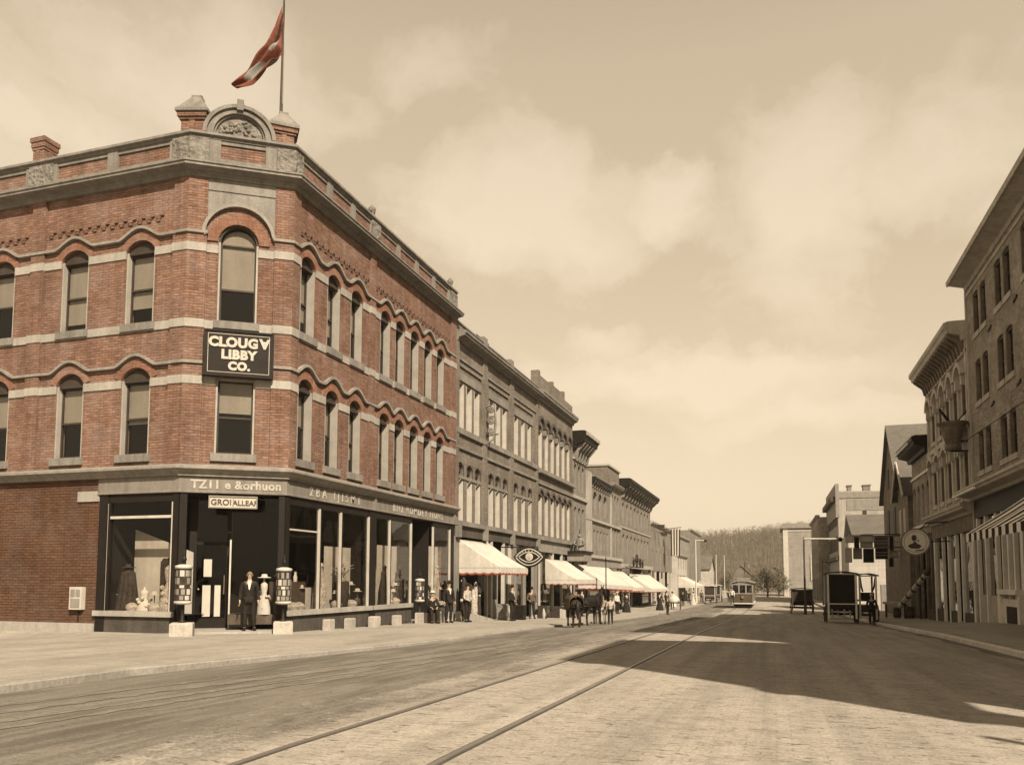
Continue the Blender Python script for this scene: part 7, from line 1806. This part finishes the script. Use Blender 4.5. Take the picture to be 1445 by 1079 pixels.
# ------------------------------------------------------------------ the tram
YT = 90.0; zt = G(YT) - .03; xc = -3.18
tr = thing('tram', 'pale electric tram with an open platform coming up the street', 'tram', (xc, YT, zt))
FT = FN(YT)
x = MB(); x.box(xc - 1.1, xc + 1.1, YT + 1.3, YT + 9.5, zt + .75, zt + 1.6); x.build('body', ['trolley_paint'], tr)
x = MB(); x.box(xc - 1.08, xc + 1.08, YT + 1.3, YT + 9.5, zt + 1.6, zt + 2.75); x.build('side_window', ['sash'], tr)
x = MB(); vs = []
for yy in (YT - .2, YT + 10.6):
    for i in range(9): f_ = i / 8; vs.append((xc - 1.22 + 2.44 * f_, yy, zt + 2.8 + .22 * math.sin(math.pi * f_)))
vs += [(a, b_, c - .1) for a, b_, c in vs]
x.add(vs, [(i, i + 1, 10 + i, 9 + i) for i in range(8)] + [(18 + i, 27 + i, 28 + i, 19 + i) for i in range(8)] + [(i + 1, i, 18 + i, 19 + i) for i in range(8)] + [(9 + i, 10 + i, 28 + i, 27 + i) for i in range(8)] + [(0, 9, 27, 18), (8, 26, 35, 17)])
x.box(xc - .55, xc + .55, YT + .4, YT + 10, zt + 3.0, zt + 3.3); x.build('roof', ['grey_paint'], tr)
x = MB()
for xx in (-1.05, -.36, .36, 1.05): x.box(xc + xx - .07, xc + xx + .07, YT - .02, YT + .08, zt + .55, zt + 2.76)
x.box(xc - 1.12, xc + 1.12, YT - .03, YT + .1, zt + 2.5, zt + 2.78); x.box(xc - 1.12, xc + 1.12, YT - .04, YT + .1, zt + 1.55, zt + 1.66); x.build('platform_post', ['trim_stone'], tr)
x = MB(); x.fquad(FN(YT + .03), xc - 1.0, xc + 1.0, zt + 1.66, zt + 2.5, 0); x.build('windscreen', ['plate_glass'], tr)
x = MB(); x.fpoly(FN(YT - .02), [(xc - 1.0, zt + .6), (xc + 1.0, zt + .6), (xc + 1.05, zt + 1.54), (xc - 1.05, zt + 1.54)], -.06, .03); x.build('dash', ['brown_wood'], tr)
x = MB(); x.lathe((xc, YT - .06, zt + 1.2), [(.17, 0), (.2, -.05), (.15, -.14)], 14, axis='y'); x.build('headlamp', ['brass'], tr)
x = MB(); x.box(xc - 1.15, xc + 1.15, YT - .15, YT + 10.5, zt + .48, zt + .6); x.build('sill_board', ['canvas'], tr)
x = MB(); x.box(xc - .95, xc + .95, YT + .4, YT + 9.8, zt + .12, zt + .48); x.tube([(xc - .9, YT - .35, zt + .18), (xc + .9, YT - .35, zt + .18)], .05, 6); [x.tube([(xc + s_ * .85, YT - .35, zt + .18), (xc + s_ * .85, YT + .3, zt + .4)], .04, 6) for s_ in (-1, 1)]; x.build('fender', ['iron'], tr)
for yy in (YT + 2.2, YT + 7.5):
    for s_ in (-.72, .72):
        x = MB(); x.lathe((xc + s_ - .05, yy, zt + .4), [(.4, 0), (.4, .1)], 16, axis='x'); x.build('wheel', ['iron'], tr)
x = MB(); x.tube([(xc, YT + 5, zt + 3.3), (xc, YT + 9.5, zt + 5.2)], .04, 6); x.build('trolley_pole', ['iron'], tr)
person('tram driver in a dark coat on the front platform', (xc - .1, YT + .65, zt + .60), 0, 1.7, hat='bowler', shirt=False)

# ------------------------------------------------------------------ trees
def leafy(label, x_, y_, h_, w_, n=1500, m_='leaf', name='street_tree', group=None):
    z0 = G(y_) - .3; t = thing(name, label, 'tree', (x_, y_, z0), group); rnd = random.Random(int(x_ * 97 + y_))
    x = MB(); x.tube([(x_, y_, z0), (x_ + .1, y_, z0 + h_ * .3), (x_, y_ + .1, z0 + h_ * .75)], [h_ * .035, h_ * .026, h_ * .008], 7)
    cl_ = []
    for k in range(16):
        a = rnd.uniform(0, 6.28); r_ = w_ * rnd.uniform(.25, 1.0); hz_ = h_ * rnd.uniform(.25, .97); k2 = math.sin(math.pi * min(1, hz_ / h_ * .8 + .15)); c = (x_ + r_ * k2 * math.cos(a), y_ + r_ * k2 * math.sin(a), z0 + hz_)
        cl_.append(c); x.tube([(x_, y_, z0 + hz_ * .55), ((x_ + c[0]) / 2, (y_ + c[1]) / 2, z0 + hz_ * .8), c], [h_ * .012, h_ * .008, h_ * .003], 5)
    x.build('trunk', ['bark'], t)
    x = MB()
    for k in range(n):
        c = rnd.choice(cl_); s_ = w_ * .26
        p = Vector((rnd.gauss(c[0], s_), rnd.gauss(c[1], s_), rnd.gauss(c[2], s_ * .8)))
        if p.z < z0 + .3: continue
        d = Vector((rnd.gauss(0, 1), rnd.gauss(0, 1), rnd.gauss(0, 1))).normalized() * rnd.uniform(.1, .24); e = d.orthogonal().normalized() * rnd.uniform(.06, .14)
        x.add([p - d, p + e, p + d, p - e], [(0, 1, 2, 3)])
    x.build('crown', [m_], t)
leafy('bushy tree right of the tram, left of the square pale building', -1.2, 172, 6.5, 2.6)
leafy('lower bushy tree against the corner of the square pale building', 1.0, 180, 6.0, 2.2, 1200)
leafy('dark bushy tree behind the tram roof', -5.0, 195, 5.0, 2.6, 1200)
leafy('pale bushy tree by the last cottage of the left row', -10.2, 200, 5.5, 2.4, 1100)
# leafless wood covering the hill: one uncountable mass
rnd = random.Random(3); x = MB()
for k in range(5200):
    yy = 292 + 200 * rnd.random() ** .8; xx = rnd.uniform(-230, 120)
    if k % 6 == 0: yy = rnd.uniform(455, 500)
    zz = hillz(xx, yy) - .3; h_ = rnd.uniform(4.5, 9.5); lx, ly = rnd.gauss(0, .35), rnd.gauss(0, .35); r_ = .10 + h_ * .009
    p0, p1 = (xx, yy, zz), (xx + lx, yy + ly, zz + h_)
    x.add([(p0[0] - r_, p0[1], p0[2]), (p0[0] + r_, p0[1] - r_, p0[2]), (p0[0], p0[1] + r_, p0[2]), p1], [(0, 1, 3), (1, 2, 3), (2, 0, 3)])
    for q in range(11):
        f_ = rnd.uniform(.25, .95); b0 = (p0[0] + lx * f_, p0[1] + ly * f_, zz + h_ * f_); L = h_ * .32 * (1.15 - f_) + .4; a = rnd.uniform(0, 6.28)
        b1 = (b0[0] + L * math.cos(a), b0[1] + L * .6 * math.sin(a), b0[2] + L * rnd.uniform(.5, 1.3)); w_ = rnd.uniform(.05, .16)
        x.add([(b0[0], b0[1], b0[2] - w_), (b0[0], b0[1], b0[2] + w_), b1], [(0, 1, 2)])
        b2 = ((b0[0] + b1[0]) / 2, (b0[1] + b1[1]) / 2, (b0[2] + b1[2]) / 2); a += rnd.uniform(-1, 1)
        x.add([(b2[0], b2[1], b2[2] - w_), (b2[0], b2[1], b2[2] + w_), (b2[0] + L * .6 * math.cos(a), b2[1] + L * .4 * math.sin(a), b2[2] + L * .55)], [(0, 1, 2)])
o = x.build('wood', ['twig']); o['kind'] = 'stuff'
# ------------------------------------------------------------------ air
HAZE = True
if HAZE:
    m = bpy.data.materials.new('haze_air'); nt = nodes_of(m); b = NB(nt)
    v = b.n('ShaderNodeVolumePrincipled', {'Color': (.93, .86, .72, 1), 'Density': 0.00028, 'Anisotropy': 0.0})
    o_ = b.n('ShaderNodeOutputMaterial'); nt.links.new(v.outputs[0], o_.inputs['Volume']); M['haze_air'] = m
    x = MB(); x.box(-3200, 3200, -700, 4100, -8, 48); o = x.build('haze', ['haze_air']); o['kind'] = 'stuff'
